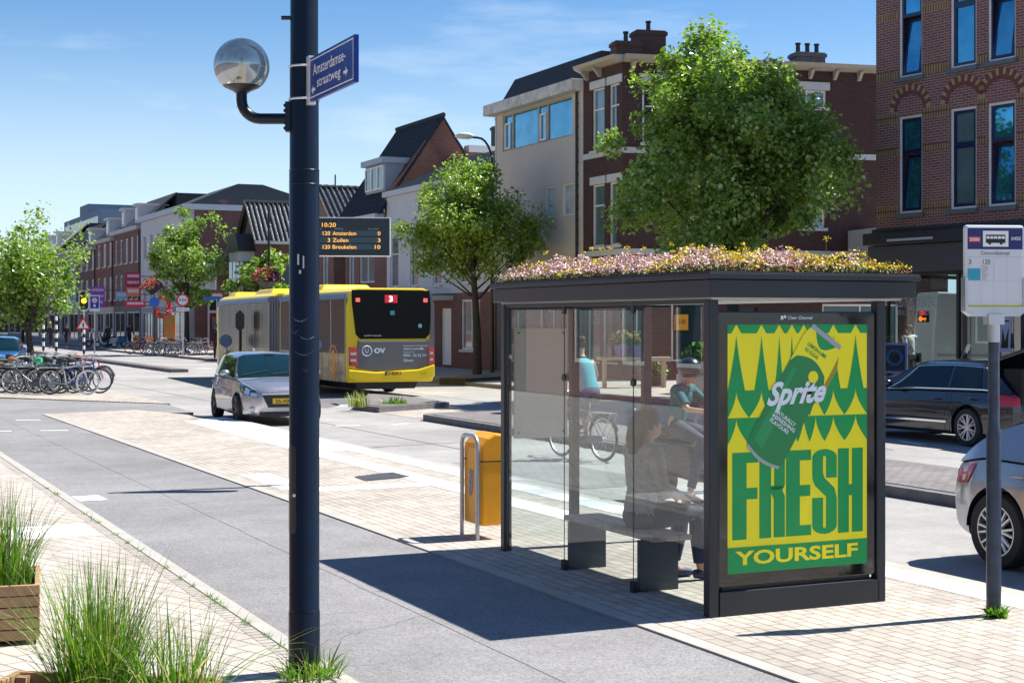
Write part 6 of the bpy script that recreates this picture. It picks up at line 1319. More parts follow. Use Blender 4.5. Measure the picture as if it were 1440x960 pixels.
# ---------------------------------------------------------------- trees
bark = mat('tree_bark', (0.055, 0.045, 0.038), 0.95, var=0.35, vscale=9, bump=0.8, bscale=30)
leafA = leafmat('leaf_green', (0.095, 0.180, 0.024), (0.290, 0.400, 0.090), 0.48, 0.5, rough=0.32)
leafB = leafmat('leaf_underside', (0.26, 0.34, 0.12), (0.42, 0.50, 0.24), 0.3, 0.5, rough=0.35)
def tree(name, label, loc, h_trunk, cz, rx, rz, nclump, nleaf, leaf, seed, trunk_r=0.12, ry=None, group=None, low=0.0, gaps=0.0, lean=(0, 0), cone=0.0):
    rnd = random.Random(seed); t = thing(name, label, 'tree', loc, 0, group); ry = ry or rx
    clumps = []
    tries = 0
    while len(clumps) < nclump and tries < 9000:
        tries += 1
        u = Vector((rnd.gauss(0, 1), rnd.gauss(0, 1), rnd.gauss(0, 1))).normalized(); rr = rnd.random()**0.42
        p = Vector((u.x*rx*rr, u.y*ry*rr, u.z*rz*rr))
        k = 1+0.46*noise.noise(Vector((u.x*1.9+seed, u.y*1.9, u.z*1.9)))+0.16*noise.noise(Vector((u.x*4+seed, u.y*4, u.z*4)))
        p = p*k
        if cone: f_ = 1+cone*(0.15-0.75*(p.z/rz)); p.x *= f_; p.y *= f_
        if p.z < -rz*0.7: p.x *= 0.85; p.y *= 0.85
        if gaps and noise.noise(Vector((p.x*0.9+seed*3, p.y*0.9, p.z*0.9))) < -0.32+gaps*0.3 and rr < 0.9 and rnd.random() < gaps: continue
        clumps.append(Vector((lean[0], lean[1], cz))+p)
    mb = MB(); top = Vector((lean[0]*0.8, lean[1]*0.8, cz+rz*0.55))
    pts = [(0, 0, -0.05), (0, 0, h_trunk*0.5), (lean[0]*0.3, lean[1]*0.3, h_trunk)]+[tuple(Vector((lean[0]*0.3, lean[1]*0.3, h_trunk)).lerp(top, q)+Vector((rnd.uniform(-.1, .1), rnd.uniform(-.1, .1), 0))) for q in (0.3, 0.6, 1)]
    mb.tube(pts, [trunk_r*1.25, trunk_r, trunk_r*0.85, trunk_r*0.6, trunk_r*0.35, trunk_r*0.1], 10); mb.build('trunk', bark, t, smooth=True)
    mb = MB()
    for c in rnd.sample(clumps, min(len(clumps), 34)):
        z0 = min(max(h_trunk*0.92, c.z-rx*0.8), cz+rz*0.3); q = (z0-h_trunk)/(top.z-h_trunk) if z0 > h_trunk else 0
        s_ = Vector((lean[0]*0.3, lean[1]*0.3, h_trunk)).lerp(top, max(0, q)) if z0 > h_trunk else Vector((0, 0, z0)); m_ = s_.lerp(c, 0.5)+Vector((0, 0, rnd.uniform(-0.05, 0.25)))
        mb.tube([s_, m_, c], [trunk_r*0.30, trunk_r*0.17, trunk_r*0.05], 5)
    mb.build('branches', bark, t, smooth=True)
    vs = []; fs = []; mi = []
    per = nleaf//nclump; cr_ = rx*0.20+0.1
    for c in clumps:
        rc = cr_*rnd.uniform(0.6, 1.35); n_ = int(per*rnd.uniform(0.6, 1.4))
        for _ in range(n_):
            d = Vector((rnd.gauss(0, 1), rnd.gauss(0, 1), rnd.gauss(0, 0.8))); d = d.normalized()*rc*rnd.random()**0.5; p = c+d
            out = (p-Vector((lean[0], lean[1], cz-rz*0.2))).normalized()
            nn = (out*0.5+Vector((rnd.gauss(0, .6), rnd.gauss(0, .6), rnd.gauss(0.55, .6)))).normalized(); a = nn.orthogonal().normalized(); a.rotate(Matrix.Rotation(rnd.random()*6.283, 3, nn)); b = nn.cross(a)
            L_ = leaf*rnd.uniform(0.5, 1.3); w_ = L_*0.42; k = len(vs)
            vs += [p-a*L_*0.5, p+b*w_+nn*L_*0.10-a*L_*0.08, p+a*L_*0.5-nn*L_*0.12, p-b*w_+nn*L_*0.10-a*L_*0.08]
            fs += [(k, k+1, k+2), (k, k+2, k+3)]; m = 1 if rnd.random() < 0.16 else 0; mi += [m, m]
    me = bpy.data.meshes.new('crown'); me.from_pydata([tuple(v) for v in vs], [], fs); me.materials.append(leafA); me.materials.append(leafB); me.polygons.foreach_set('material_index', mi)
    me.update(); o = bpy.data.objects.new('crown', me); COL.objects.link(o); o.parent = t; return t
tA = tree('street_tree', 'round leafy street tree in a raised bed between the bus and the shelter', Vector((-1.28, 56.4, 0.10)), 2.9, 5.45, 2.25, 2.2, 150, 30000, 0.125, 5, 0.14, lean=(-0.3, 0), cone=0.3)
tB = tree('large_street_tree', 'largest street tree, with a wide dark green crown rising behind the shelter roof', P(33.3, 21.8, 0.02), 3.4, 6.35, 2.65, 3.0, 230, 62000, 0.132, 9, 0.19, cone=0.42)
tC = tree('young_street_tree', 'open crowned young street tree beside the round height limit sign', Vector((-20.3, 95.5, 0.02)), 2.9, 5.9, 2.35, 2.6, 80, 8000, 0.21, 21, 0.15, gaps=0.5)
tD = tree('left_street_tree', 'broad pale green street tree above the parked bicycles at the left', Vector((-14.85, 47.2, 0.0)), 1.9, 3.45, 2.05, 1.65, 95, 12000, 0.125, 33, 0.11, gaps=0.5, lean=(-0.35, 0))
tE = tree('edge_tree', 'small leafy tree cut by the left edge of the picture', Vector((-14.3, 39.5, 0.0)), 0.9, 2.1, 0.95, 1.0, 30, 2200, 0.13, 35, 0.05)
tF = tree('yard_tree', 'small dark tree between the brick side wall and the bay window house', Vector((-15.2, 92.5, 0.02)), 2.0, 4.6, 1.6, 1.9, 50, 3500, 0.24, 41, 0.1)
tG = tree('distant_tree', 'distant street tree farther up the left of the road', Vector((-48, 150, 0.0)), 2.5, 5.0, 3.2, 2.8, 40, 3000, 0.4, 43, 0.15)
# raised bed round the round tree
bedm = mat('planting_bed', (0.20, 0.16, 0.11), 0.95, var=0.5, vscale=6)
mb = MB(); bp_ = [stv(G(*q, RZ)) for q in ((618, 541), (655, 542), (706, 539), (790, 541))]
pl = [(t, s) for s, t in bp_]; far = [(t+2.6, s+2.5) for t, s in pl[::-1]]
mb.prism(pl+far, RZ-0.1, 0.13, 'z', 0); cx = sum(p[0] for p in pl+far)/8; cy = sum(p[1] for p in pl+far)/8
mb.prism([(cx+(x-cx)*0.93, cy+(y-cy)*0.93) for x, y in pl+far], 0.12, 0.145, 'z', 1)
tag(mb.build('planting_bed', [mat('bed_kerb', (0.03, 0.03, 0.034), 0.7, var=0.3), bedm], rz=ST), 'dark edged raised bed around the round tree', 'planting bed')

# ---------------------------------------------------------------- grass in planters and weeds
gr1 = leafmat('grass_blade', (0.04, 0.13, 0.008), (0.16, 0.30, 0.04), 0.4, 2.0); gr2_ = leafmat('dry_blade', (0.35, 0.30, 0.13), (0.50, 0.45, 0.22), 0.3, 2.0)
def tuft(name, label, loc, n, rad, hgt, seed, spread=0.55, width=0.006, dry=0.2, cat='grass plant', kind=None, wide=0.15):
    rnd = random.Random(seed); mb = MB()
    for _ in range(n):
        a = rnd.random()*6.283; r_ = rad*rnd.random()**0.6; x, y = r_*math.cos(a), r_*math.sin(a); L_ = hgt*rnd.uniform(0.45, 1.15); out = rnd.gauss(0, spread*0.5)+spread*r_/rad*0.7
        da = a+rnd.gauss(0, 0.7); dx, dy = math.cos(da), math.sin(da); w = width*rnd.uniform(0.5, 1.3)*(2.0 if rnd.random() < wide else 1); droop = rnd.uniform(0.1, 0.75); seg = 6; ps = []
        for k in range(seg+1):
            q = k/seg; ps.append(Vector((x+dx*L_*out*(q**1.4), y+dy*L_*out*(q**1.4), L_*(q-droop*abs(out)*q**3*0.9))))
        sx, sy = -dy, dx; vs = []
        tw = rnd.uniform(-0.6, 0.6); ca, sa = math.cos(tw), math.sin(tw); sx, sy = sx*ca-sy*sa, sx*sa+sy*ca
        for k, p in enumerate(ps): ww = w*(1-(k/seg)**1.8)*0.5+0.0004; vs += [p+Vector((sx*ww, sy*ww, 0)), p-Vector((sx*ww, sy*ww, 0))]
        mb.add(vs, [(2*k, 2*k+1, 2*k+3, 2*k+2) for k in range(seg)], 1 if rnd.random() < dry else 0)
    o = mb.build(name, [gr1, gr2_], None, weld=False, loc=loc); return tag(o, label, cat, kind=kind)
plk = mat('planter_wood', (0.40, 0.24, 0.13), 0.75, var=0.35, vscale=5, dark=(0.26, 0.15, 0.08), bump=0.3, bscale=20)
def planter(label, x0, x1, y0, y1, z, rz=0.0):
    t = thing('wooden_planter', label, 'planter', Vector((x0, y0, 0)), rz); w, d = x1-x0, y1-y0; n = 5; hh = (z-0.03)/n
    for k in range(n):
        z0 = 0.03+k*hh; mb = MB(); mb.box(0, w, 0, 0.032, z0, z0+hh-0.006); mb.box(0, w, d-0.032, d, z0, z0+hh-0.006); mb.box(0, 0.032, 0.0325, d-0.0325, z0, z0+hh-0.006); mb.box(w-0.032, w, 0.0325, d-0.0325, z0, z0+hh-0.006); mb.build('plank', plk, t, bevel=0.004)
    for (x, y) in ((0.034, 0.034), (w-0.084, 0.034), (0.034, d-0.084), (w-0.084, d-0.084)): mb = MB(); mb.box(x, x+0.05, y, y+0.05, 0, z-0.02); mb.build('corner_post', plk, t)
    mb = MB(); mb.box(0.035, w-0.035, 0.035, d-0.035, 0.05, z-0.09); mb.build('soil', mat('dark_soil', (0.04, 0.03, 0.02), 0.95, var=0.5, vscale=30, bump=1, bscale=50), t)
    return t
planter('slatted wooden planter box at the left edge, its front boards in full view', -2.93-1.2*math.cos(R(17)), -2.93-1.2*math.cos(R(17))+1.2, 9.49-1.2*math.sin(R(17)), 9.49-1.2*math.sin(R(17))+0.8, 0.375, R(17))
planter('slatted wooden planter cut by the bottom edge of the picture', -2.32-0.8*math.sin(R(8)), -1.32-0.8*math.sin(R(8)), 6.37, 7.17, 0.375, R(-8))
tuft('ornamental_grass', 'green grass clump growing from the planter at the left edge', Vector((-3.33, 9.75, 0.28)), 560, 0.26, 0.66, 3, spread=0.5, width=0.007)
tuft('ornamental_grass', 'tall bright green grass clump growing from the bottom planter', Vector((-1.88, 6.95, 0.28)), 760, 0.19, 0.64, 4, spread=0.66, width=0.0055, wide=0.08)
tuft('ornamental_grass', 'loose low grass clump right of the tall clump in the bottom planter', Vector((-1.48, 6.80, 0.26)), 260, 0.17, 0.48, 6, spread=0.95, width=0.006)
tuft('roadside_weeds', 'green weeds around the foot of the foreground post', LPp+Vector((0.05, -0.12, 0)), 190, 0.17, 0.17, 7, spread=1.1, width=0.009, cat='weeds', kind='stuff')
tuft('roadside_weeds', 'small green weeds at the foot of the bus stop pole', Vector((3.28, 10.36, 0)), 120, 0.07, 0.09, 8, spread=1.2, width=0.02, cat='weeds', dry=0.0, kind='stuff')
o = tuft('island_weeds', 'pale dry weeds and green tufts along the crossing island', P(34.0, 11.9, 0.0), 110, 0.25, 0.4, 10, spread=0.5, width=0.02, cat='weeds', dry=0.5, kind='stuff')
tuft('island_weeds', 'low green weeds on the right edge of the crossing island', P(34.3, 12.9, 0.0), 150, 0.3, 0.22, 12, spread=0.8, width=0.03, cat='weeds', dry=0.1, kind='stuff')

# ---------------------------------------------------------------- bicycles
def bicycle(label, frame_m, group=None, saddle_m=None, crate=None, white_tyre=False, loc=(0, 0, 0), rz=0.0, lean=0.0):
    t = thing('bicycle', label, 'bicycle', loc, rz, group); t.rotation_euler = (lean, 0, rz); r = 0.345
    tyre_m = white if white_tyre else rubber
    for x, tm in ((0.54, tyre_m), (-0.54, rubber)):
        mb = MB(); mb.torus((0, 0, 0), r-0.018, 0.019, 'y', 30, 6); w = mb.build('wheel', tm, t, smooth=True); w.location = (x, 0, r)
        mb = MB(); mb.torus((0, 0, 0), r-0.042, 0.012, 'y', 28, 5); mb.lathe([(0.022, -0.04), (0.022, 0.04)], (0, 0, 0), 8, 'y'); mb.build('rim', alum, w)
        mb = MB()
        for k in range(18):
            a = 2*math.pi*k/18; mb.tube([(0.02*math.cos(a), 0.02*(-1)**k, 0.02*math.sin(a)), ((r-0.045)*math.cos(a), 0, (r-0.045)*math.sin(a))], 0.0022, 3, caps=False)
        mb.build('spokes', steel, w)
        mb = MB(); mb.tube([(x+(r+0.022)*math.cos(R(a)), 0, r+(r+0.022)*math.sin(R(a))) for a in range(8 if x > 0 else 15, 168, 12)], 0.016, 6); mb.build('mudguard', blackp, t)
    bb, st_, hd, hdb, ra = Vector((-0.08, 0, 0.29)), Vector((-0.20, 0, 0.80)), Vector((0.36, 0, 0.86)), Vector((0.40, 0, 0.66)), Vector((-0.54, 0, r))
    mb = MB(); mb.tube([bb, st_], 0.017, 8); mb.tube([bb, hdb], 0.018, 8); mb.tube([Vector((-0.185, 0, 0.73)), Vector((0.365, 0, 0.82))], 0.016, 8); mb.tube([hd+Vector((-0.01, 0, 0.03)), hdb], 0.02, 8)
    for y in (-0.05, 0.05): mb.tube([bb+Vector((0, y*0.6, 0)), ra+Vector((0, y, 0))], 0.011, 6); mb.tube([Vector((-0.185, y*0.3, 0.73)), ra+Vector((0, y, 0))], 0.010, 6); mb.tube([hdb+Vector((0, y*0.6, 0)), Vector((0.54, y, r))], 0.012, 6)
    mb.build('frame', frame_m, t, smooth=True)
    mb = MB(); mb.tube([hd, hd+Vector((-0.03, 0, 0.16))], 0.013, 6); mb.tube([(0.12, -0.28, 0.98), (0.28, -0.25, 1.01), (0.34, -0.10, 1.02), (0.34, 0.10, 1.02), (0.28, 0.25, 1.01), (0.12, 0.28, 0.98)], 0.011, 6); mb.build('handlebar', steel, t, smooth=True)
    mb = MB(); mb.tube([(-0.08, 0, 0.915), (-0.16, 0, 0.93), (-0.28, 0, 0.94), (-0.36, 0, 0.935)], [0.025, 0.045, 0.085, 0.07], 8, flat=1.0); sd_ = mb.build('saddle', saddle_m or blackp, t, smooth=True); sd_.scale = (1, 1, 1)
    mb = MB(); mb.tube([st_, (-0.225, 0, 0.92)], 0.013, 6); mb.build('seat_post', steel, t)
    mb = MB(); mb.prism([(-0.58, 0.31), (-0.58, 0.39), (-0.1, 0.37), (0.02, 0.33), (0.02, 0.25), (-0.1, 0.22)], 0.045, 0.07, 'y'); mb.build('chain_case', mat('chain_case_grey', (0.10, 0.12, 0.15), 0.4), t, bevel=0.01)
    mb = MB(); mb.tube([bb+Vector((0, -0.08, 0)), bb+Vector((0.12, -0.09, -0.12))], 0.009, 5); mb.tube([bb+Vector((0, 0.08, 0)), bb+Vector((-0.12, 0.09, 0.12))], 0.009, 5); mb.box(bb.x+0.08, bb.x+0.17, -0.17, -0.09, 0.155, 0.175); mb.box(bb.x-0.17, bb.x-0.08, 0.09, 0.17, 0.405, 0.425); mb.build('crank', blackp, t)
    mb = MB()
    for y in (-0.06, 0.06): mb.tube([(-0.24, y, 0.72), (-0.80, y, 0.73), (-0.56, y, 0.36)], 0.007, 5)
    mb.box(-0.78, -0.28, -0.062, 0.062, 0.725, 0.735); mb.build('luggage_rack', steel, t)
    mb = MB(); mb.tube([(-0.05, 0.03, 0.28), (-0.02, 0.20, 0.0)], 0.009, 5); mb.build('kickstand', steel, t)
    mb = MB(); mb.lathe([(0.0, 0.02), (0.035, 0.0), (0.02, -0.05)], (0.45, 0, 0.90), 10, 'x'); mb.build('front_lamp', chrome, t)
    if crate:
        mb = MB(); x0, x1, z0, z1 = 0.40, 0.78, 0.78, 1.05
        mb.box(x0, x1, -0.22, 0.22, z0, z0+0.02)
        for (a, b, c, d) in ((x0, x0+0.02, -0.22, 0.22), (x1-0.02, x1, -0.22, 0.22), (x0+0.02, x1-0.02, -0.22, -0.2), (x0+0.02, x1-0.02, 0.2, 0.22)): mb.box(a, b, c, d, z0+0.02, z1)
        mb.build('crate', crate, t)
    return t
def fm(n, c): return mat('frame_'+n, c, 0.3, metal=0.2, coat=0.5)
FR = {'white': (0.65, 0.65, 0.65), 'black': (0.015, 0.015, 0.018), 'blue': (0.02, 0.08, 0.4), 'red': (0.45, 0.02, 0.02), 'green': (0.02, 0.2, 0.08), 'grey': (0.2, 0.21, 0.23), 'turquoise': (0.03, 0.35, 0.42), 'orange': (0.7, 0.16, 0.02), 'silver': (0.5, 0.5, 0.52), 'brown': (0.16, 0.07, 0.03)}
rnd = random.Random(77); grp = 'bicycles parked on the paved strip at the left'
b0 = bicycle('silver grey bicycle with white front tyre, nearest of the parked bicycles at the left', fm('silver', FR['silver']), grp, white_tyre=True, loc=Vector((-12.1, 41.7, 0.004)), rz=R(-8), lean=R(-7))
cl = ['blue', 'black', 'grey', 'turquoise', 'black', 'white', 'green', 'red', 'brown', 'black', 'blue', 'grey', 'silver']
wh_lbl = ['second nearest', 'third nearest', 'fourth nearest', 'fifth nearest', 'sixth nearest', 'seventh nearest', 'eighth nearest', 'ninth nearest', 'tenth nearest', 'eleventh nearest', 'third farthest', 'second farthest', 'farthest']
bplain = bicycle('blue framed bicycle, second nearest in the parked rows at the left', fm('blue', FR['blue']), grp, loc=Vector((-11.7, 42.3, 0.004)), rz=R(6), lean=R(-8))
spots = [(-11.6, 42.4, 8), (-12.35, 42.6, -4), (-12.9, 42.3, 172), (-13.1, 43.4, 4), (-12.2, 43.6, 178), (-13.4, 42.8, -10), (-13.0, 44.6, 9), (-12.1, 44.8, -12), (-13.9, 45.6, 3), (-13.2, 46.0, 175), (-14.6, 46.4, 12), (-14.2, 47.9, -6), (-13.7, 48.2, 5)]
for i, (x, y, a) in enumerate(spots):
    lb_ = f'{cl[i]} framed bicycle, {wh_lbl[i]} from us in the parked rows at the left'
    if i == 0: o = bplain; o.location = (x-0.4, y, 0.004); o.rotation_euler = (R(-8), 0, R(a)); o['label'] = lb_
    else:
        o = copy_tree(bplain, Vector((x-0.4, y, 0.004)), R(a), lb_); o.rotation_euler = (R(rnd.choice((-9, -6, -7, 6))), 0, R(a))
        for ch in children(o):
            if ch.name.startswith('frame'): ch.material_slots[0].link = 'OBJECT'; ch.material_slots[0].material = fm(cl[i], FR[cl[i]])
            if ch.name.startswith('saddle') and i in (2, 5, 7): ch.material_slots[0].link = 'OBJECT'; ch.material_slots[0].material = {2: mat('green_cover', (0.05, 0.45, 0.2), 0.5), 5: mat('tan_leather', (0.35, 0.15, 0.05), 0.5), 7: mat('red_cover', (0.5, 0.04, 0.03), 0.5)}[i]
extra = ['black', 'grey', 'black', 'blue', 'brown']
for i, (x, y, a) in enumerate([(-13.6, 43.9, -8), (-12.75, 43.2, 176), (-14.1, 44.6, 6), (-13.3, 45.2, -3), (-14.3, 43.3, 172)]):
    o = copy_tree(bplain, Vector((x, y, 0.004)), R(a), f'{extra[i]} framed bicycle jammed in the middle of the parked rows, '+['left of the tan saddle', 'beside the nearest rows', 'farther left in the pack', 'deep in the pack', 'at the left end'][i]); o.rotation_euler = (R(-7), 0, R(a))
    for ch in children(o):
        if ch.name.startswith('frame'): ch.material_slots[0].link = 'OBJECT'; ch.material_slots[0].material = fm(extra[i], FR[extra[i]])
# bicycles on the far pavement under the slim tree
grp2 = 'bicycles parked on the far pavement below the slim tree'
far = [('red', 196, 498, 20, True), ('red', 207, 497.5, 15, False), ('white', 216, 498, 170, False), ('black', 226, 499.5, 10, False), ('grey', 236, 500, 165, False), ('blue', 244, 499, 12, False), ('black', 253, 500, 30, False), ('white', 274, 499, -20, False), ('silver', 283, 500, 12, False)]
nm_ = ['leftmost, with an orange crate,', 'second from left', 'third from left', 'fourth from left', 'fifth from left', 'just left of the round sign pole', 'just behind the round sign pole', 'just right of the slim tree trunk', 'rightmost']
fc0 = bicycle('red framed bicycle, leftmost, with an orange crate, on the far pavement', fm('red', FR['red']), grp2, crate=mat('crate_orange', (0.85, 0.18, 0.02), 0.5))
for i, (c_, px, py, a, cr_) in enumerate(far):
    lc = G(px, py, 0.02); lb_ = f'{c_} framed bicycle {nm_[i]} on the far pavement'.replace(', on', ' on')
    if i == 0: o = fc0; o.location = lc; o.rotation_euler = (R(-6), 0, R(a)); continue
    o = copy_tree(bplain, lc, R(a), lb_, grp2); o.rotation_euler = (R(-6), 0, R(a))
    for ch in children(o):
        if ch.name.startswith('frame'): ch.material_slots[0].link = 'OBJECT'; ch.material_slots[0].material = fm(c_, FR[c_])
# scooters / motorbikes
def scooter(label, m, loc, rz, group=None):
    t = thing('motor_scooter', label, 'scooter', loc, rz, group)
    for x in (0.62, -0.6): 
        mb = MB(); mb.torus((0, 0, 0), 0.20, 0.055, 'y', 24, 8); w = mb.build('wheel', rubber, t, smooth=True); w.location = (x, 0, 0.255); mb = MB(); mb.lathe([(0.0, -0.04), (0.15, -0.04), (0.15, 0.04), (0.0, 0.04)], (0, 0, 0), 16, 'y'); mb.build('rim', alum, w)
    mb = MB(); mb.prism([(-0.85, 0.55), (-0.7, 0.40), (-0.1, 0.26), (0.32, 0.26), (0.45, 0.45), (0.52, 0.95), (0.42, 0.98), (0.28, 0.5), (0.2, 0.34), (-0.02, 0.36), (-0.10, 0.70), (-0.8, 0.78)], -0.17, 0.17, 'y'); mb.build('body', m, t, bevel=0.05)
    mb = MB(); mb.prism([(-0.78, 0.79), (-0.1, 0.72), (-0.12, 0.82), (-0.7, 0.88)], -0.15, 0.15, 'y'); mb.build('seat', blackp, t, bevel=0.02)
    mb = MB(); mb.tube([(0.62, 0, 0.25), (0.47, 0, 0.9), (0.42, 0, 1.05)], 0.03, 8); mb.tube([(0.32, -0.33, 1.06), (0.42, -0.1, 1.06), (0.42, 0.1, 1.06), (0.32, 0.33, 1.06)], 0.018, 6); mb.build('fork', blackp, t)
    mb = MB(); mb.ball((0.47, 0, 1.0), 0.09, 12, 8); mb.build('headlight', headm, t, smooth=True)
    mb = MB(); mb.prism([(0.44, 1.08), (0.30, 1.42), (0.27, 1.42), (0.40, 1.08)], -0.18, 0.18, 'y'); mb.build('windshield', gpale, t)
    for y in (-0.3, 0.3): mb = MB(); mb.tube([(0.36, y, 1.07), (0.36, y*1.1, 1.2)], 0.006, 5); mb.ball((0.36, y*1.1, 1.23), 0.05, 8, 6, (0.4, 1.2, 0.8)); mb.build('mirror', blackp, t)
    mb = MB(); mb.prism([(-0.85, 0.45), (-0.4, 0.35), (-0.4, 0.28), (-0.8, 0.32)], -0.24, -0.18, 'y'); mb.build('exhaust', steel, t); return t
s0_ = scooter('blue and turquoise motor scooter at the right end of the scooter row by the shops', mat('scooter_turquoise', (0.03, 0.25, 0.45), 0.3, coat=0.5), G(163, 488.0, 0.02), R(205), 'motor scooters parked by the shops')
for (px, py, a, l, mm) in ((149, 489, 200, 'white and black motor scooter in the middle of the scooter row by the shops', mat('scooter_white', (0.6, 0.6, 0.6), 0.3, coat=0.5)), (136, 487.5, 210, 'dark motor scooter at the left end of the scooter row by the shops', mat('scooter_dark', (0.02, 0.03, 0.06), 0.3, coat=0.5))):
    o = copy_tree(s0_, G(px, py, 0.02), R(a), l)
    for ch in children(o):
        if ch.name.startswith('body'): ch.material_slots[0].link = 'OBJECT'; ch.material_slots[0].material = mm
sm_ = copy_tree(s0_, Vector((11.4, 37.2, 0.02)), R(150), 'dark motor scooter standing in front of the shop window behind the estate car', 'single scooter')
del sm_['group']
for ch in children(sm_):
    if ch.name.startswith('body'): ch.material_slots[0].link = 'OBJECT'; ch.material_slots[0].material = nightp

mb_ = MB(); rr_ = random.Random(4)                      # weeds in the joint between pavement and cycle path
for i in range(46):
    s_ = 7.5+rr_.random()**1.5*12; p_ = P(s_, 2.695+rr_.uniform(-0.01, 0.01), 0.004)
    for k in range(rr_.randint(5, 16)): a = rr_.random()*6.283; L_ = rr_.uniform(0.012, 0.05); q = p_+Vector((rr_.gauss(0, 0.03)*D.x, rr_.gauss(0, 0.03)*D.y, 0)); e = Vector((math.cos(a), math.sin(a), rr_.uniform(0.4, 1.2)))*L_; w_ = Vector((-math.sin(a), math.cos(a), 0))*0.004; mb_.add([q-w_, q+w_, q+e], [(0, 1, 2)])
tag(mb_.build('kerb_weeds', gr1, weld=False), 'tiny weeds in the joint between the brick pavement and cycle path', 'weeds', kind='stuff')
# ---------------------------------------------------------------- people
skinm = mat('skin', (0.50, 0.27, 0.18), 0.55); hairm = mat('brown_hair', (0.09, 0.045, 0.022), 0.6, var=0.4, vscale=60); hair2 = mat('dark_hair', (0.02, 0.015, 0.012), 0.6)
def skinmesh(name, pts, edges, rad, m, parent, root=0, sub=2, flat=None):
    me = bpy.data.meshes.new(name); me.from_pydata([tuple(p) for p in pts], edges, []); o = bpy.data.objects.new(name, me); COL.objects.link(o); o.parent = parent
    md = o.modifiers.new('s', 'SKIN'); md.use_smooth_shade = True
    for i, v in enumerate(me.skin_vertices[0].data):
        r = rad[i]; v.radius = r if isinstance(r, tuple) else (r, r); v.use_root = (i == root)
    sb = o.modifiers.new('u', 'SUBSURF'); sb.levels = sub; sb.render_levels = sub
    bpy.context.view_layer.update(); dg = bpy.context.evaluated_depsgraph_get(); m2 = bpy.data.meshes.new_from_object(o.evaluated_get(dg)); o.modifiers.clear(); old = o.data; o.data = m2; bpy.data.meshes.remove(old)
    m2.name = name; m2.materials.clear(); m2.materials.append(m); m2.polygons.foreach_set('use_smooth', [True]*len(m2.polygons)); return o
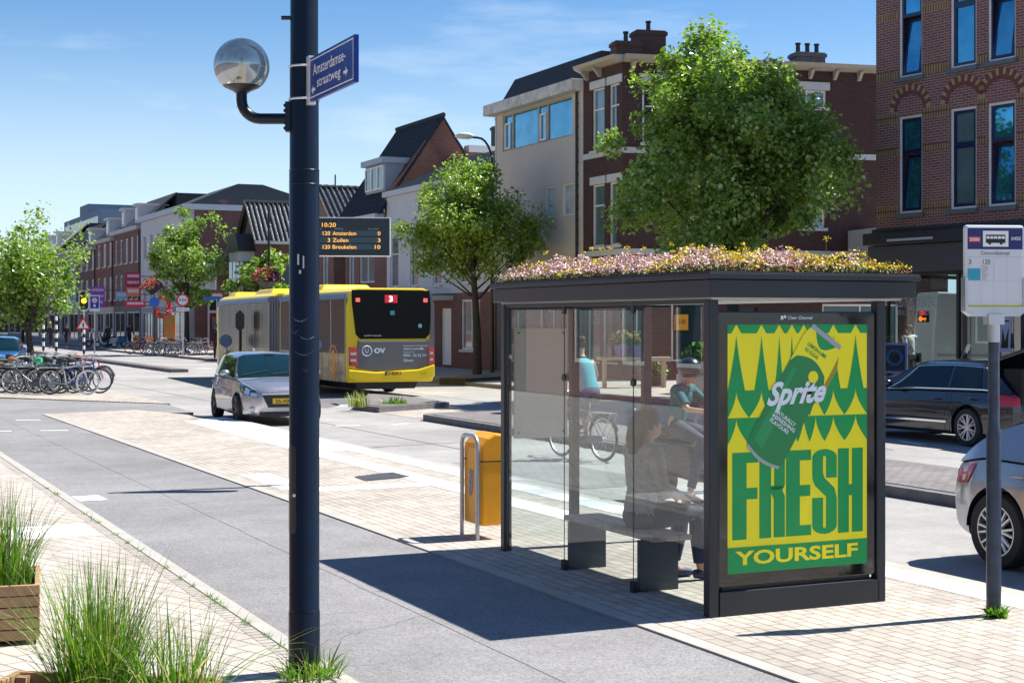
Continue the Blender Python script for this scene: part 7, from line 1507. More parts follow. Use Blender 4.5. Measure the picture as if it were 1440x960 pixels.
def person(label, loc, rz, J, top_m, leg_m, shoe_m, hair_m=hairm, sleeves=1.0, helmet=None, skirt=False, bun=False, group=None, fingers=True, leg_short=False, sleeveless=False, k=1.0, bag=None, look=0.0, long_hair=False):
    """J: joints in local metres, x forward; feet on z = 0"""
    t = thing('person', label, 'person', loc, rz, group); V = {n: Vector(p) for n, p in J.items()}
    up = (V['hea']-V['nec']).normalized(); fwd = Vector((math.cos(look), math.sin(look), 0)); fwd = (fwd-up*fwd.dot(up)).normalized()
    pts = []; ed = []; rad = []
    def add(p, r, par=None):
        pts.append(Vector(p)); rad.append(r)
        if par is not None: ed.append((par, len(pts)-1))
        return len(pts)-1
    pel = add(V['pel'], (0.15*k, 0.105*k)); wai = add(V['pel'].lerp(V['che'], 0.5), (0.125*k, 0.09*k), pel); che = add(V['che'], (0.15*k, 0.10*k), wai); nb = add(V['nec'], 0.055, che)
    nk = add(V['nec'].lerp(V['hea'], 0.35), 0.05, nb); jaw = add(V['hea']-up*0.055+fwd*0.02, (0.062, 0.068), nk); sk = add(V['hea']+up*0.03, (0.076, 0.09), jaw); tp = add(V['hea']+up*0.09, (0.055, 0.065), sk)
    ns = add(V['hea']+fwd*0.105-up*0.02, 0.014, jaw)
    for sd in ('L', 'R'):
        sh = add(V['sh'+sd], 0.055*k, che); el = add(V['el'+sd], 0.038*k, sh); wr = add(V['wr'+sd], 0.026*k, el); d = (V['wr'+sd]-V['el'+sd]).normalized(); hd_ = add(V['wr'+sd]+d*0.055, (0.036, 0.02), wr)
        pm = V['wr'+sd]+d*0.085; sy = Vector((0, 0, 1)).cross(d); sy = sy.normalized() if sy.length > 0.2 else Vector((0, 1, 0)); dn = d.cross(sy).normalized()
        if dn.z > 0: dn = -dn
        if fingers:
            for q, ln in ((-0.03, 0.065), (-0.01, 0.08), (0.01, 0.078), (0.03, 0.06)):
                a = add(pm+sy*q, 0.011, hd_); b_ = add(pm+sy*q+d*ln*0.5+dn*0.008, 0.009, a); add(pm+sy*q+d*ln*0.7+dn*ln*0.45, 0.008, b_)
            sgn = 1 if sd == 'R' else -1; th = add(V['wr'+sd]+d*0.03+sy*0.035*sgn, 0.011, wr); add(V['wr'+sd]+d*0.07+sy*0.05*sgn+dn*0.02, 0.009, th)
        else: add(pm+d*0.05+dn*0.02, 0.016, hd_)
        hp = add(V['hi'+sd], 0.088*k, pel); kn = add(V['kn'+sd], 0.058*k, hp); an = add(V['an'+sd], 0.038*k, kn); add(V['to'+sd], 0.03*k, an)
    skinmesh('body', pts, ed, rad, skinm, t, root=0, sub=2)
    mb = MB(); P0, C, Nn = V['pel'], V['che'], V['nec']; ax_ = (C-P0).normalized()
    mb.tube([P0-ax_*0.07, P0-ax_*0.02, P0+ax_*0.06, P0.lerp(C, 0.5), C, C.lerp(Nn, 0.45), C.lerp(Nn, 0.72), C.lerp(Nn, 0.86)], [0.105*k, 0.118*k, 0.118*k, 0.105*k, 0.122*k, 0.112*k, 0.085*k, 0.062], 18, flat=1.36)
    if not sleeveless:
        mb.tube([V['shL'].lerp(V['shR'], -0.02), C.lerp(Nn, 0.55), V['shR'].lerp(V['shL'], -0.02)], [0.072, 0.094, 0.072], 12)
        for sd in ('L', 'R'):
            q = min(1, sleeves); e = V['sh'+sd].lerp(V['el'+sd], q); mb.ball(tuple(V['sh'+sd]-Vector((0, 0, 0.008))), 0.080, 12, 8)
            if sleeves > 1: mb.tube([V['sh'+sd], V['sh'+sd].lerp(V['el'+sd], 0.5), V['el'+sd], V['el'+sd].lerp(V['wr'+sd], 0.5), V['el'+sd].lerp(V['wr'+sd], 0.94)], [0.066, 0.058, 0.052, 0.044, 0.037], 12)
            else: mb.tube([V['sh'+sd], V['sh'+sd].lerp(e, 0.5), e], [0.067, 0.062, 0.060], 12)
    else:
        for sd in ('L', 'R'): mb.tube([C.lerp(V['sh'+sd], 0.45), C.lerp(Nn, 0.5).lerp(V['sh'+sd], 0.5)+Vector((0, 0, 0.03))], [0.07, 0.05], 10)
    tp_ = mb.build('top', top_m, t, smooth=True)
    for v in tp_.data.vertices: v.co += Vector((1, 1, 0.3))*0.006*noise.noise(v.co*14)
    mb = MB(); mb.ball(tuple(P0-ax_*0.02), 0.128*k, 16, 10, (0.98, 1.32, 0.95))
    for sd in ('L', 'R'):
        H_, K_, A_ = V['hi'+sd], V['kn'+sd], V['an'+sd]
        if leg_short: mb.tube([P0.lerp(H_, 0.8), H_.lerp(K_, 0.3), H_.lerp(K_, 0.7), K_.lerp(H_, 0.08)], [0.105*k, 0.10*k, 0.083*k, 0.078*k], 12)
        else: mb.tube([P0.lerp(H_, 0.8), H_.lerp(K_, 0.3), H_.lerp(K_, 0.7), K_, K_.lerp(A_, 0.35), K_.lerp(A_, 0.88)], [0.105*k, 0.10*k, 0.078*k, 0.072*k, 0.066*k, 0.052*k], 12)
    lg_ = mb.build('trousers', leg_m, t, smooth=True)
    for v in lg_.data.vertices: v.co += Vector((1, 1, 0.3))*0.006*noise.noise(v.co*16)
    for sd in ('L', 'R'):
        a, b_ = V['an'+sd], V['to'+sd]; dd = (b_-a); dd.z = 0; dd.normalize(); mb = MB(); z = -0.035
        mb.tube([a-dd*0.055+Vector((0, 0, z)), a+Vector((0, 0, z)), a.lerp(b_, 0.6)+Vector((0, 0, z*0.4)), b_+dd*0.05+Vector((0, 0, -0.005))], [0.034, 0.042, 0.042, 0.026], 10); mb.build('shoe', shoe_m, t, smooth=True)
    hc = V['hea']+up*0.035-fwd*0.012
    if helmet:
        mb = MB(); mb.ball(tuple(hc+up*0.03), 0.145, 20, 12, (1.0, 0.95, 0.92)); hm = mb.build('helmet', helmet, t, smooth=True)
        for v in list(hm.data.vertices):
            if v.co.z < hc.z-0.07: v.co.z = hc.z-0.07
        mb = MB(); mb.tube([V['hea']+fwd*0.03-up*0.085+fwd.cross(up)*0.075, V['hea']-up*0.125+fwd*0.02, V['hea']+fwd*0.03-up*0.085-fwd.cross(up)*0.075], 0.006, 5); mb.build('chin_strap', blackp, t)
    else:
        mb = MB(); mb.ball(tuple(hc+up*0.012-fwd*0.012), 0.106, 16, 10, (1.0, 0.86, 1.0)); hr = mb.build('hair', hair_m, t, smooth=True)
        for v in hr.data.vertices:
            rel = v.co-V['hea']
            if rel.dot(fwd) > 0.045 and rel.dot(up) < 0.06: v.co -= fwd*(rel.dot(fwd)-0.045)
            v.co += v.co.normalized()*0.004*noise.noise(v.co*40)
        if long_hair: mb = MB(); mb.tube([hc-fwd*0.04+up*0.03, hc-fwd*0.075-up*0.06, hc-fwd*0.085-up*0.17, hc-fwd*0.08-up*0.27], [0.085, 0.095, 0.08, 0.035], 12, flat=0.8); mb.build('long_hair', hair_m, t, smooth=True)
        if bun: mb = MB(); mb.ball(tuple(hc-fwd*0.10+up*0.04), 0.045, 12, 8); mb.build('hair_bun', hair_m, t, smooth=True)
    for s_ in (-1, 1):
        sdv = fwd.cross(up)*s_; mb = MB(); mb.ball(tuple(V['hea']+fwd*0.082+sdv*0.032+up*0.005), 0.010, 8, 6); mb.build('eye', mat('eye_dark', (0.02, 0.015, 0.015), 0.2), t)
        mb = MB(); mb.ball(tuple(V['hea']+sdv*0.082-up*0.01), 0.024, 8, 6, (0.6, 0.4, 1.1)); mb.build('ear', skinm, t, smooth=True)
    mb = MB(); mb.tube([V['hea']+fwd*0.086-up*0.062+fwd.cross(up)*0.022, V['hea']+fwd*0.092-up*0.060, V['hea']+fwd*0.086-up*0.062-fwd.cross(up)*0.022], 0.005, 5); mb.build('mouth', mat('lips', (0.35, 0.10, 0.09), 0.5), t)
    if bag:
        mb = MB(); a, b_ = V['shL'], V['hiR']; off = Vector((-0.12, 0, 0)); mb.tube([a+Vector((0, 0, 0.07)), a.lerp(b_, 0.5)+off*1.15, b_+off*0.4+Vector((0, -0.09, 0))], 0.012, 6); mb.box(b_.x-0.16, b_.x+0.10, b_.y-0.18, b_.y-0.10, b_.z-0.15, b_.z+0.12); mb.build('shoulder_bag', bag, t)
    return t
def walk(st_=0.28, lean=0.02, arm=0.15, h=1.0):
    j = dict(pel=(0, 0, 0.95), che=(lean, 0, 1.30), nec=(lean+0.01, 0, 1.48), hea=(lean+0.03, 0, 1.62), shL=(lean, 0.18, 1.42), shR=(lean, -0.18, 1.42), elL=(lean-arm*0.6, 0.22, 1.15), elR=(lean+arm*0.5, -0.22, 1.15), wrL=(lean-arm*0.3, 0.23, 0.91), wrR=(lean+arm*1.4, -0.22, 0.93),
             hiL=(0, 0.09, 0.90), hiR=(0, -0.09, 0.90), knL=(st_*0.6, 0.10, 0.50), knR=(-st_*0.15, -0.10, 0.48), anL=(st_, 0.10, 0.085), anR=(-st_, -0.10, 0.12), toL=(st_+0.13, 0.11, 0.035), toR=(-st_+0.12, -0.11, 0.04))
    return {a: tuple(c*h for c in b) for a, b in j.items()}
def cloth(n, c): return mat(n, c, 0.85, var=0.12, vscale=20)
# seated woman waiting in the shelter
J = dict(pel=(0, 0, 0.525), che=(0.03, 0, 0.88), nec=(0.05, 0, 1.06), hea=(0.08, 0, 1.19), shL=(0.03, 0.17, 1.00), shR=(0.03, -0.17, 1.00), elL=(0.06, 0.24, 0.75), elR=(0.06, -0.24, 0.75), wrL=(0.27, 0.13, 0.66), wrR=(0.27, -0.13, 0.66),
         hiL=(0.05, 0.09, 0.515), hiR=(0.05, -0.09, 0.515), knL=(0.44, 0.10, 0.525), knR=(0.44, -0.10, 0.52), anL=(0.34, 0.09, 0.085), anR=(0.48, -0.10, 0.085), toL=(0.46, 0.09, 0.035), toR=(0.60, -0.11, 0.035))
person('woman with brown hair and grey jacket sitting on the shelter bench, seen from behind', P(10.20, 5.84, 0.004), ST, J, cloth('grey_jacket', (0.33, 0.29, 0.26)), cloth('navy_trousers', (0.012, 0.018, 0.05)), mat('navy_shoe', (0.01, 0.016, 0.06), 0.5), hairm, sleeves=2, long_hair=True)
# woman cyclist reflected in the shelter glass, built solid behind it
ca_ = math.atan2(0.9, -0.61); cpos = Vector((1.07, 23.4, RZ))
bicycle('grey city bicycle of the woman in the turquoise top, built in place of its glass reflection', fm('grey', FR['grey']), loc=cpos, rz=ca_)
J = dict(pel=(-0.20, 0, 1.05), che=(-0.08, 0, 1.37), nec=(0.0, 0, 1.55), hea=(0.06, 0, 1.72), shL=(-0.02, 0.18, 1.48), shR=(-0.02, -0.18, 1.48), elL=(0.10, 0.36, 1.25), elR=(0.10, -0.36, 1.25), wrL=(0.16, 0.29, 1.05), wrR=(0.16, -0.29, 1.05),
         hiL=(-0.17, 0.09, 1.0), hiR=(-0.17, -0.09, 1.0), knL=(0.19, 0.11, 0.83), knR=(0.10, -0.11, 0.62), anL=(-0.10, 0.13, 0.53), anR=(0.01, -0.13, 0.27), toL=(0.02, 0.14, 0.46), toR=(0.13, -0.14, 0.21))
person('woman in a sleeveless turquoise top riding a grey bicycle, her glass reflection built as a figure behind the shelter', cpos, ca_, J, cloth('turquoise_top', (0.03, 0.36, 0.42)), cloth('blue_pattern_trousers', (0.03, 0.06, 0.16)), mat('dark_blue_shoe', (0.01, 0.02, 0.06), 0.5), hairm, bun=True, sleeveless=True, leg_short=True)
# two helmeted people and moped reflected in the glass, built solid behind it
mpos = Vector((2.22, 17.6, RZ)); ma = R(-32)
mp_ = copy_tree(s0_, mpos, ma, 'dark moped with a yellow front box of the rider in the black helmet, built in place of its glass reflection'); del mp_['group']
for ch in children(mp_):
    if ch.name.startswith('body'): ch.material_slots[0].link = 'OBJECT'; ch.material_slots[0].material = mat('moped_dark', (0.02, 0.03, 0.04), 0.3, coat=0.5)
    if ch.name.startswith('windshield'): bpy.data.objects.remove(ch)
mb = MB(); mb.box(0.50, 0.66, -0.17, 0.17, 0.80, 0.97); fbx = mb.build('front_box', mat('box_yellow', (0.85, 0.55, 0.0), 0.5), mp_, bevel=0.01)
lettering('BEH', Face((0.662, 0, 0), (0, 1, 0), (0, 0, 1)), -0.13, 0.83, 0.10, blk, fbx, w=0.26, off=0.002, bold=0.04)
lettering('BEH', Face((0, -0.172, 0), (1, 0, 0), (0, 0, 1)), 0.52, 0.84, 0.09, blk, fbx, w=0.12, off=0.002, bold=0.03)
J = dict(pel=(-0.38, 0, 0.92), che=(-0.30, 0, 1.22), nec=(-0.25, 0, 1.36), hea=(-0.20, 0, 1.49), shL=(-0.27, 0.18, 1.31), shR=(-0.27, -0.18, 1.31), elL=(-0.08, 0.30, 1.12), elR=(-0.08, -0.30, 1.10), wrL=(0.22, 0.31, 1.08), wrR=(0.22, -0.31, 1.08),
         hiL=(-0.34, 0.10, 0.88), hiR=(-0.34, -0.10, 0.88), knL=(0.05, 0.17, 0.74), knR=(0.05, -0.17, 0.74), anL=(0.08, 0.14, 0.42), anR=(-0.05, -0.30, 0.14), toL=(0.20, 0.14, 0.38), toR=(0.08, -0.33, 0.07))
hlm = mat('helmet_black', (0.01, 0.012, 0.018), 0.3, coat=0.3)
person('moped rider in a black helmet and dark teal shirt, a glass reflection built as a figure behind the shelter', mpos, ma, J, cloth('teal_shirt', (0.01, 0.12, 0.13)), cloth('dark_jeans', (0.03, 0.035, 0.07)), blackp, helmet=hlm, sleeves=0.8)
person('second person in a dark helmet behind the moped rider near the shelter post, a glass reflection built as a figure', Vector((2.55, 18.9, RZ)), R(200), walk(0.08, h=0.93), cloth('purple_vest', (0.06, 0.04, 0.12)), cloth('dark_jeans', (0.03, 0.035, 0.07)), blackp, helmet=mat('helmet_navy', (0.01, 0.015, 0.05), 0.3, coat=0.3), sleeves=0.7, bag=None)
# passers-by far away
dk = cloth('dark_clothes', (0.015, 0.015, 0.022))
wk = [(305, 507, 100, 'pedestrian in dark clothes walking along the far kerb left of the bus', (0.014, 0.013, 0.02), 1.06), (72, 490, 250, 'leftmost dark dressed pedestrian near the striped poles', (0.02, 0.02, 0.03), 1.04), (93, 489.5, 70, 'dark dressed pedestrian between the striped poles and the traffic light', (0.015, 0.015, 0.03), 1.02), (182, 489, 60, 'dark dressed pedestrian by the red shop signs', (0.01, 0.01, 0.015), 1.06), (152, 489, 240, 'dark dressed pedestrian behind the scooter row', (0.02, 0.02, 0.025), 1.0)]
for px, py, a, l, c, hh in wk: person(l, G(px, py, 0.02), R(a), walk(0.2, h=hh), cloth('dark_top_'+str(px), c), dk, blackp, hair2, sleeves=2, fingers=False, group=None)
person('man in a white shirt with a dark shoulder strap beyond the shop corner window', Vector((11.25, 43.2, 0.02)), R(120), walk(0.15, h=1.08), cloth('white_shirt', (0.6, 0.6, 0.62)), dk, blackp, hair2, sleeves=0.8, bag=blackm)

# ---------------------------------------------------------------- signs, signals, lamps
redp = mat('sign_red_paint', (0.6, 0.01, 0.02), 0.4); bluep_ = mat('sign_bright_blue', (0.01, 0.12, 0.55), 0.4)
def polething(name, label, cat, px, Y, zb=0.02, h=3.0, r=0.04, m=None, rz=0.0, group=None):
    t = thing(name, label, cat, Vector(((px-720)/F*Y, Y, zb)), rz, group); mb = MB(); mb.lathe([(r, 0), (r, h)], seg=12); mb.build('pole', m or steel, t, smooth=True); return t
def disc(t, z, r, m, name='disc', y=-0.06, th=0.02, x=0.0): mb = MB(); mb.lathe([(r, y), (r, y+th)], (x, 0, z), 28, 'y'); return mb.build(name, m, t)
def zof(py, Y, zb=0.02): return CH+(HY-py)/F*Y-zb
t = polething('height_limit_sign', 'round white sign with a red ring reading 3,5m before the slim tree', 'traffic sign', 257, 86, h=zof(411, 86), rz=R(13)); z = zof(422, 86)
disc(t, z, 0.36, redp); disc(t, z, 0.27, white, 'centre', -0.07, 0.009); lettering('3,5m', Face((0, -0.071, z), (1, 0, 0), (0, 0, 1)), 0, -0.08, 0.17, blk, t, w=0.42, off=0.002, bold=0.02, align='CENTER')
mb = MB(); mb.box(-0.36, 0.36, -0.06, -0.04, z-0.62, z-0.42); up_ = mb.build('under_plate', white, t); lettering('m.u.v. bus', Face((0, -0.061, z), (1, 0, 0), (0, 0, 1)), 0, -0.57, 0.1, blk, up_, w=0.55, off=0.002, align='CENTER')
t = polething('round_blue_sign', 'round blue traffic sign below the flower basket by the shops', 'traffic sign', 217, 92, h=3.6, m=blackm, rz=R(13)); z = zof(425, 92); disc(t, z, 0.30, bluep_)
t = polething('parking_sign', 'rectangular blue parking sign on a grey pole right of the traffic light', 'traffic sign', 133, 95, h=zof(415, 95), rz=R(15)); z = zof(426, 95)
mb = MB(); mb.box(-0.31, 0.31, -0.06, -0.04, z-0.52, z+0.46); mb.build('rim_plate', white, t); mb = MB(); mb.box(-0.26, 0.26, -0.07, -0.0605, z-0.34, z+0.42); mb.build('blue_face', mat('parking_blue', (0.01, 0.03, 0.35), 0.4), t); disc(t, z+0.17, 0.17, mat('pink_white', (0.7, 0.5, 0.6), 0.5), 'pictogram', -0.075, 0.004); mb = MB(); mb.box(-0.06, 0.06, -0.075, -0.0705, z-0.25, z-0.08); mb.build('arrow', white, t)
def signal(t, z, w=0.50, h=1.12, lit=True, face=-1):
    mb = MB(); mb.prism([(-w/2, z-h/2+0.15), (-w/2+0.15, z-h/2), (w/2-0.15, z-h/2), (w/2, z-h/2+0.15), (w/2, z+h/2-0.15), (w/2-0.15, z+h/2), (-w/2+0.15, z+h/2), (-w/2, z+h/2-0.15)], -0.10, -0.08, 'y'); b_ = mb.build('backing_board', blackm, t)
    if lit:
        mb = MB(); w2, h2 = w+0.09, h+0.09; mb.prism([(-w2/2, z-h2/2+0.16), (-w2/2+0.16, z-h2/2), (w2/2-0.16, z-h2/2), (w2/2, z-h2/2+0.16), (w2/2, z+h2/2-0.16), (w2/2-0.16, z+h2/2), (-w2/2+0.16, z+h2/2), (-w2/2, z+h2/2-0.16)], -0.078, -0.07, 'y'); mb.build('white_border', white, t)
        for k, (dz, m_) in enumerate(((0.34, mat('lens_red_off', (0.06, 0.005, 0.005), 0.3)), (0.0, mat('lens_amber_on', (1.0, 0.45, 0.02), 0.3, emit=2.5)), (-0.34, mat('lens_green_off', (0.005, 0.04, 0.02), 0.3)))): disc(t, z+dz, 0.15, m_, 'lens', -0.16, 0.02); mb = MB(); mb.lathe([(0.165, -0.28), (0.165, -0.1)], (0, 0, z+dz), 18, 'y', caps=False); mb.build('visor', blackm, t)
def stripes(t, h, r=0.075, n=8, z0=0.1):
    for k in range(n): 
        mb = MB(); a = z0+(h-z0)*k/n; b_ = z0+(h-z0)*(k+1)/n; mb.lathe([(r, a), (r, b_)], seg=14); mb.build('stripe', white if k % 2 else blackm, t)
t = polething('traffic_light', 'traffic light showing amber on a striped pole, left of the parking sign', 'traffic light', 118, 90, h=3.5, r=0.05, rz=R(15)); signal(t, zof(423, 90)); stripes(t, 1.5, 0.07, 6)
t2 = thing('warning_triangle', 'red edged warning triangle fixed below the amber traffic light', 'traffic sign', Vector(((117-720)/F*89.85, 89.85, 0.02)), R(15)); z = zof(455, 90)
mb = MB(); mb.prism([(-0.45, z-0.34), (0.45, z-0.34), (0, z+0.44)], -0.06, -0.04, 'y'); mb.build('plate', redp, t2); mb = MB(); mb.prism([(-0.29, z-0.25), (0.29, z-0.25), (0, z+0.25)], -0.07, -0.061, 'y'); mb.build('face', white, t2); mb = MB(); mb.box(-0.04, 0.04, -0.075, -0.071, z-0.2, z+0.05); mb.build('symbol', blk, t2)
for px, Y, l, h in ((61, 100, 'left black and white striped signal pole near the blue car', 3.6), (79, 98, 'right black and white striped signal pole near the blue car', 3.4)):
    t = polething('striped_signal_pole', l, 'signal pole', px, Y, h=h, r=0.05, group=None); stripes(t, 2.6, 0.085, 9); signal(t, 3.0, 0.4, 0.9, False)
t = polething('traffic_light', 'black back of a traffic light standing at the front of the bus', 'traffic light', 338, 52.3, zb=RZ, h=zof(438, 52.3, RZ), r=0.05, m=blackm); signal(t, zof(451, 52.3, RZ), 0.30, 0.75, False)
t = polething('keep_right_bollard', 'grey backed round sign on a yellow bollard behind the silver grey car', 'traffic sign', 318, 53.6, zb=RZ, h=1.55, r=0.035); disc(t, zof(479, 53.6, RZ), 0.225, mat('sign_back_blue', (0.10, 0.16, 0.24), 0.5)); 
mb = MB(); mb.lathe([(0.13, 0.0), (0.13, 0.93), (0.10, 1.0)], seg=16); mb.build('bollard', mat('bollard_yellow', (0.8, 0.42, 0.0), 0.5), t, smooth=True)
# hanging flower baskets on masts
pinkf = fl('petunia_pink', (0.6, 0.10, 0.12)); lgf = fl('basket_green', (0.18, 0.32, 0.04), 0.4); drk = fl('basket_dark_purple', (0.06, 0.01, 0.03), 0.4)
def basket(label, px, py, Y, r, mastz, mast_label=None):
    if mast_label:
        m_ = polething('slim_mast', mast_label, 'lamp mast', px+3, Y+0.3, h=mastz, r=0.07, m=blackm)
    c = A(px, py, Y); t = thing('flower_basket', label, 'flower basket', c); mb = MB(); mb.lathe([(0.1, -r*0.75), (r*0.7, -r*0.35), (r*0.75, -r*0.1), (0, -r*0.1)], seg=16); mb.build('bowl', blackm, t)
    mb = MB(); rr = random.Random(px)
    for i in range(420):
        a = rr.random()*6.283; e = rr.random()**0.5; x, y = r*e*math.cos(a), r*e*math.sin(a); z_ = r*0.75*math.sqrt(max(0, 1-e*e))*rr.uniform(0.3, 1)-r*0.3*e; confetti(mb, (x, y, z_), r*0.07, 3, r*0.07, (2 if x > r*0.35 else (1 if rr.random() < 0.35 else 0)))
    mb.build('flowers', [pinkf, lgf, drk], t, weld=False)
basket('round basket of pink flowers above the round blue sign', 214, 402, 91.5, 0.68, 4)
basket('basket of pink flowers on the mast in front of the bay window house', 375, 389, 86, 0.85, zof(290, 86), 'slim dark lamp mast carrying a flower basket above the bus')
# road lamp arching over the far pavement
t = thing('road_lamp', 'arched dark road lamp with a pale head between the round tree and beige building', 'street lamp', Vector(((692-720)/F*59.5, 59.5, 0.02)))
zt_ = zof(192, 59.5); mb = MB(); mb.tube([(0, 0, 0), (0, 0, 4), (0, 0, zt_-1.1)]+[(-0.55+0.55*math.cos(R(a)), 0, zt_-1.1+1.05*math.sin(R(a))) for a in (15, 30, 45, 60, 75, 90)]+[(-0.8, 0, zt_-0.03)], [0.09, 0.07, 0.055]+[0.045]*7, 10); mb.build('pole', blackm, t, smooth=True)
mb = MB(); mb.tube([(-0.72, 0, zt_), (-0.9, 0, zt_+0.02), (-1.3, 0, zt_+0.03), (-1.45, 0, zt_)], [0.06, 0.13, 0.12, 0.03], 12, flat=0.9); lh = mb.build('lamp_head', mat('lamp_head_pale', (0.6, 0.6, 0.58), 0.4), t, smooth=True)
# shop signs on the terrace
def shopsign(name, label, l, r, tp, bt, Yc, m, lines=(), tm=None, dpt=0.12):
    a, b_ = A(l, bt, Yc), A(r, tp, Yc); t = thing(name, label, 'shop sign', Vector(((a.x+b_.x)/2, Yc, a.z)), R(14)); w, h_ = abs(b_.x-a.x), b_.z-a.z
    mb = MB(); mb.box(-w/2, w/2, 0, dpt, 0, h_); mb.build('panel', m, t)
    mb = MB(); mb.box(w/2, w/2+0.9, 0.03, 0.08, h_*0.8, h_*0.8+0.06); mb.box(w/2, w/2+0.9, 0.03, 0.08, h_*0.2, h_*0.2+0.06); mb.build('bracket', blackm, t)
    if lines:
        f_ = Face((-w/2, -0.001, 0), (1, 0, 0), (0, 0, 1)); n = len(lines)
        for k, tx in enumerate(lines): lettering(tx, f_, w/2, h_*(1-(k+0.85)/(n+0.1)), h_*0.55/n, tm or white, t, w=w*0.8, off=0.003, bold=0.02, align='CENTER')
    return t
shopsign('shop_sign', 'purple shop sign with pale lettering above the parking sign', 127, 147, 403, 431, 118, mat('sign_purple', (0.28, 0.05, 0.42), 0.5))
shopsign('shop_sign', 'dark red shop sign with pale lettering high on the terrace', 177, 197, 383, 413, 112, mat('sign_crimson', (0.32, 0.01, 0.06), 0.5))
shopsign('shop_sign', 'orange red shop sign left of the pink flower basket', 178, 196, 404, 417, 111, mat('sign_orange_red', (0.6, 0.16, 0.08), 0.5))
shopsign('shop_sign', 'light blue shop sign box below the dark red sign', 164, 178, 410, 421, 114, mat('sign_light_blue', (0.12, 0.4, 0.6), 0.5))
shopsign('shop_sign', 'long red shop sign beside the round blue traffic sign', 176, 204, 423, 432, 110, mat('sign_bright_red', (0.5, 0.01, 0.05), 0.5))
shopsign('shop_sign', 'purple banner sign behind the left striped pole', 64, 82, 417, 431, 118, mat('sign_magenta', (0.38, 0.05, 0.45), 0.5))
shopsign('shop_sign', 'violet awning sign left of the purple shop sign', 84, 100, 413, 425, 116, mat('sign_violet', (0.2, 0.05, 0.3), 0.5))
shopsign('shop_sign', 'teal shop sign left of the traffic light', 97, 107, 420, 430, 115, mat('sign_teal', (0.05, 0.3, 0.35), 0.5))
for (l, r, tp, bt, Yc, c, nm) in ((62, 150, 433, 470, 119, (0.1, 0.03, 0.16), 'purple shop awning front behind the scooters'),):
    pass
def faint(t_, rows_, m, w, h_):
    mb = MB(); f_ = Face((-w/2, -0.001, 0), (1, 0, 0), (0, 0, 1)); rr = random.Random(5)
    for k in range(rows_):
        y = h_*(1-(k+0.75)/(rows_+0.3)); x = w*0.12
        while x < w*0.84: q = w*rr.uniform(0.05, 0.12); flat(mb, f_, rect(x, y, x+q, y+h_*0.38/rows_), 0.003); x += q+w*0.03
    mb.build('lettering', m, t_)
for o in [o for o in bpy.data.objects if o.name.startswith('shop_sign') and 'label' in o]:
    p_ = [c for c in children(o) if c.name.startswith('panel')][0]; w = max(v.co.x for v in p_.data.vertices)*2; h_ = max(v.co.z for v in p_.data.vertices)
    faint(o, 3 if h_ > 1 else 1, mat('sign_pale_letter', (0.6, 0.5, 0.6), 0.6), w, h_)
# garland ring on a shop front
mb = MB(); c = A(228, 432, 110)
rr = random.Random(8)
for i in range(170):
    a = i/170*6.283; confetti(mb, (0.5*math.cos(a), 0, 0.72*math.sin(a)), 0.10, 3, 0.07, rr.choice((0, 0, 1)))
o = mb.build('garland', [fl('garland_red', (0.55, 0.02, 0.05)), fl('garland_orange', (0.7, 0.25, 0.02))], None, weld=False, loc=c); tag(o, 'red and orange ring of flowers on a shop front right of the blue sign', 'garland')
mb = MB(); mb.box(-0.36, 0.36, 0, 0.1, 0, 1.8); o = mb.build('flower_poster', mat('poster_red_floral', (0.5, 0.04, 0.03), 0.6, var=0.9, vscale=3, dark=(0.1, 0.3, 0.05)), None, loc=A(238.5, 482, 99)); tag(o, 'red and green floral poster in the window beside the slim tree', 'window poster')
lb2 = copy_tree(lb, G(195.5, 489.5, 0.02), R(200), 'orange yellow litter bin on the far pavement among the parked bicycles')
ng = thing('green_bus_sign', 'small blue name plate on a bracket left of the bus front', 'street sign', A(305, 420, 84)); mb = MB(); mb.box(-0.75, 0.75, 0, 0.03, -0.09, 0.09); mb.build('plate', bluep_, ng); mb = MB(); mb.lathe([(0.03, 0)]+[(0.03, -3.2)], seg=8); mb.build('pole', steel, ng); ng.name = 'name_plate'

# ---------------------------------------------------------------- flowers and pots behind the shelter
def leafball(t, c, r, n, size, mats, seed, name='foliage', flat=0.8, fl_p=0.0):
    rr = random.Random(seed); mb = MB()
    for i in range(n):
        u = Vector((rr.gauss(0, 1), rr.gauss(0, 1), rr.gauss(0, 1))).normalized()*rr.random()**0.4*r; u.z *= flat; mi = 0
        if len(mats) > 2 and u.z > 0 and rr.random() < fl_p: mi = rr.choice(range(2, len(mats)))
        elif rr.random() < 0.3: mi = 1
        confetti(mb, Vector(c)+u, size*0.4, 1, size, mi)
    return mb.build(name, mats, t, weld=False)
lv1, lv2 = fl('plant_green', (0.05, 0.15, 0.015), 0.4), fl('plant_lime', (0.16, 0.36, 0.03), 0.4); yf, pf = fl('plant_yellow_flower', (0.8, 0.5, 0.02)), fl('plant_pink_flower', (0.7, 0.35, 0.4))
purp = mat('purple_pot', (0.16, 0.13, 0.42), 0.5)
def potplant(label, px, py, Y, w, h, m, r, mats, seed, flp=0.0, name='flower_pot', zbase=None, leaf=0.06):
    b_ = A(px, py, Y); t = thing(name, label, 'potted plant', b_); mb = MB(); mb.lathe([(w*0.38, 0), (w*0.5, h), (w*0.46, h), (w*0.44, h-0.04), (0, h-0.04)], seg=18); mb.build('pot', m, t, smooth=True)
    leafball(t, (0, 0, h+r*0.45), r, int(500*r/0.4), leaf, mats, seed, fl_p=flp); return t
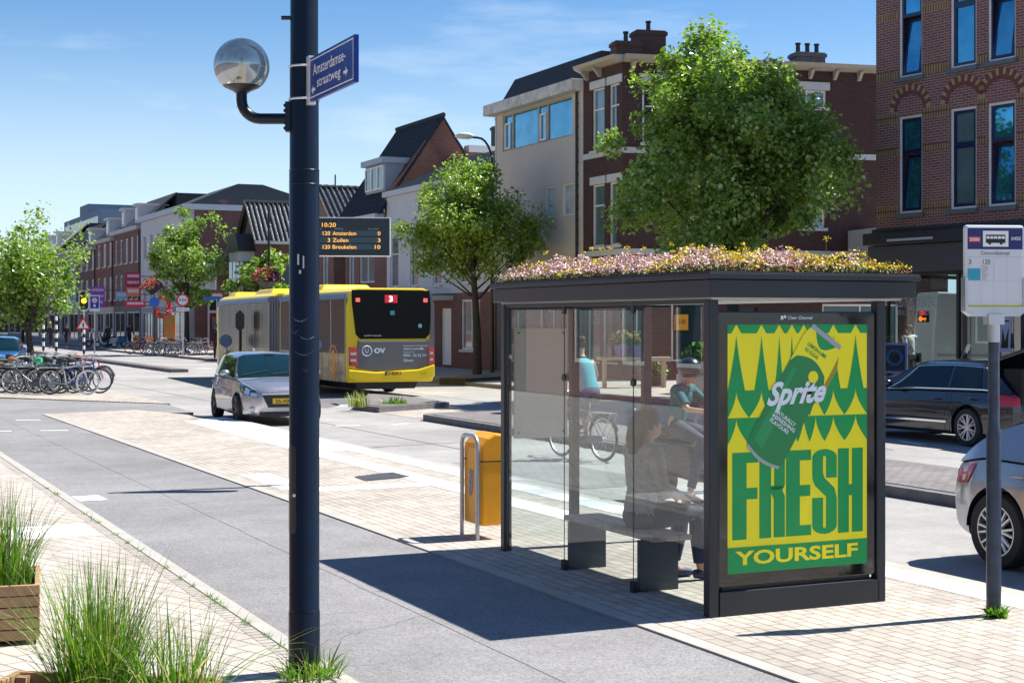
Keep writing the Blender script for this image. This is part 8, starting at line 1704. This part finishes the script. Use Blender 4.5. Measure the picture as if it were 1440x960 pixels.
wb_ = thing('wooden_flower_bench', 'low wooden bench carrying purple flower pots behind the shelter', 'bench', A(887, 513, 46.0), R(5)); mb = MB(); mb.box(-1.0, 1.2, -0.25, 0.25, 0.15, 0.24); mb.build('top', mat('pale_wood', (0.5, 0.38, 0.25), 0.7), wb_)
for x in (-0.8, 1.0): mb = MB(); mb.box(x-0.04, x+0.04, -0.2, 0.2, -0.70, 0.148); mb.build('leg', mat('pale_wood', (0.5, 0.38, 0.25), 0.7), wb_)
zb_ = wb_.location.z+0.24
for px, l, sd in ((874, 'left purple pot of yellow and pink flowers on the wooden bench', 1), (897, 'right purple pot of yellow and pink flowers on the wooden bench', 2)):
    o = potplant(l, px, 500, 46.0, 0.46, 0.38, purp, 0.32, [lv1, lv2, yf, pf], sd, 0.35); o.location.z = zb_
potplant('bright green leafy plant in a pale tub beside the near shelter post', 984, 505, 42, 0.75, 0.35, mat('pale_tub', (0.4, 0.38, 0.33), 0.7), 0.42, [lv1, lv2], 3, leaf=0.08).location.z = 0.55
mb = MB(); mb.box(-0.6, 0.6, -0.4, 0.4, 0, 0.53); o = mb.build('stone_block', mat('pale_block', (0.42, 0.40, 0.36), 0.8, var=0.1), None, loc=Vector(((984-720)/F*42, 42, 0.02)), bevel=0.02); tag(o, 'pale stone block under the bright green potted plant', 'plinth')
potplant('low green plants beside the dark door behind the shelter', 925, 520, 47, 0.6, 0.3, blackp, 0.36, [lv1, lv2, pf], 4, 0.06).location.z = 0.02
potplant('low flowering plants left of the dark door behind the shelter', 912, 520, 48, 0.6, 0.3, blackp, 0.30, [lv1, lv2, pf], 14, 0.12).location.z = 0.02
st_ = thing('standard_shrub', 'clipped standard shrub with pale stem behind the timetable board', 'shrub', Vector(((769-720)/F*36, 36, 0.02))); mb = MB(); mb.lathe([(0.03, 0), (0.025, 1.1)], seg=8); mb.build('stem', mat('pale_stem', (0.5, 0.45, 0.38), 0.8), st_); leafball(st_, (0, 0, 1.22), 0.40, 1300, 0.05, [lv1, lv2], 6)
st_.location = Vector(((769-720)/F*33, 33, 0.04))
mb = MB(); mb.lathe([(0.2, 0), (0.25, 0.3), (0.22, 0.3), (0, 0.27)], seg=16); mb.build('pot', purp, st_)
# shop window sign with key and the framed disc board
zk0, zk1 = rb.px(1286, 453)[1], rb.px(1286, 437)[1]; ks = thing('key_sign', 'small black lit sign with red letters and an orange key in the shop window', 'lit sign', rb.A+ru*rb.a(1284)+Vector((ru.y, -ru.x, 0))*(-0.16)+Vector((0, 0, 0.02)), math.atan2(ru.y, ru.x)); kw = rb.a(1298.5)-rb.a(1284)
mb = MB(); mb.box(0, kw, 0, 0.05, zk0, zk1); mb.build('case', blackm, ks); fk = Face((0, -0.001, zk0), (1, 0, 0), (0, 0, 1))
lettering('OPEN', fk, 0.06, (zk1-zk0)*0.6, 0.12, mat('neon_red', (1, 0.03, 0.02), 0.4, emit=1.0), ks, w=kw-0.14, off=0.003, bold=0.02)
mb = MB(); zz = (zk1-zk0)*0.3; flat(mb, fk, rect(kw*0.4, zz-0.025, kw*0.85, zz+0.025), 0.003); flat(mb, fk, [(kw*0.3+0.07*math.cos(a*0.4), zz+0.07*math.sin(a*0.4)) for a in range(16)], 0.0035); flat(mb, fk, rect(kw*0.7, zz-0.07, kw*0.76, zz), 0.0032); mb.build('key', mat('neon_orange', (1, 0.25, 0.02), 0.4, emit=0.8), ks)
db = thing('framed_disc_board', 'blue framed board with a round black tyre disc standing behind the poster case', 'display board', Vector(((1259-720)/F*36.5, 36.5, 0.02)), R(-30)); mb = MB(); w_, z0, z1 = 0.29, 0.75, 1.47
for q in ((-w_, -w_+0.05, z0, z1), (w_-0.05, w_, z0, z1), (-w_+0.05, w_-0.05, z0, z0+0.05), (-w_+0.05, w_-0.05, z1-0.05, z1)): mb.box(q[0], q[1], -0.03, 0.03, q[2], q[3])
mb.box(-w_, -w_+0.04, -0.02, 0.02, 0, z0); mb.box(w_-0.04, w_, -0.02, 0.02, 0, z0); mb.build('frame', mat('frame_blue', (0.06, 0.16, 0.35), 0.5), db); mb = MB(); mb.box(-w_+0.05, w_-0.05, -0.01, 0.01, z0+0.05, z1-0.05); mb.build('board', blackp, db); mb = MB(); mb.torus((0, -0.03, (z0+z1)/2), 0.17, 0.05, 'y', 28, 8); mb.build('ring', mat('ring_blue', (0.03, 0.08, 0.18), 0.5), db, smooth=True); mb = MB(); mb.torus((0, -0.03, (z0+z1)/2), 0.06, 0.02, 'y', 20, 6); mb.build('hub', blackm, db)
for i, (px, c, l) in enumerate(((1283, (0.6, 0.25, 0.02), 'yellow boxed item on the pavement below the shop window'), (1300, (0.05, 0.12, 0.35), 'blue crate on the pavement below the shop window'), (1322, (0.25, 0.03, 0.05), 'dark red crate on the pavement below the shop window'))):
    b_ = Vector(((px-720)/F*36.6, 36.6, 0.02)); t = thing('crate', l, 'crate', b_, R(-30)); mb = MB(); mb.taper(-0.2, 0.2, -0.15, 0.15, 0, 0.34, -0.03, -0.03); mb.build('box', mat('crate_c'+str(i), c, 0.5), t); mb = MB(); mb.box(-0.245, 0.245, -0.195, 0.195, 0.343, 0.37); mb.build('rim', mat('crate_r'+str(i), tuple(x*0.6 for x in c), 0.5), t)
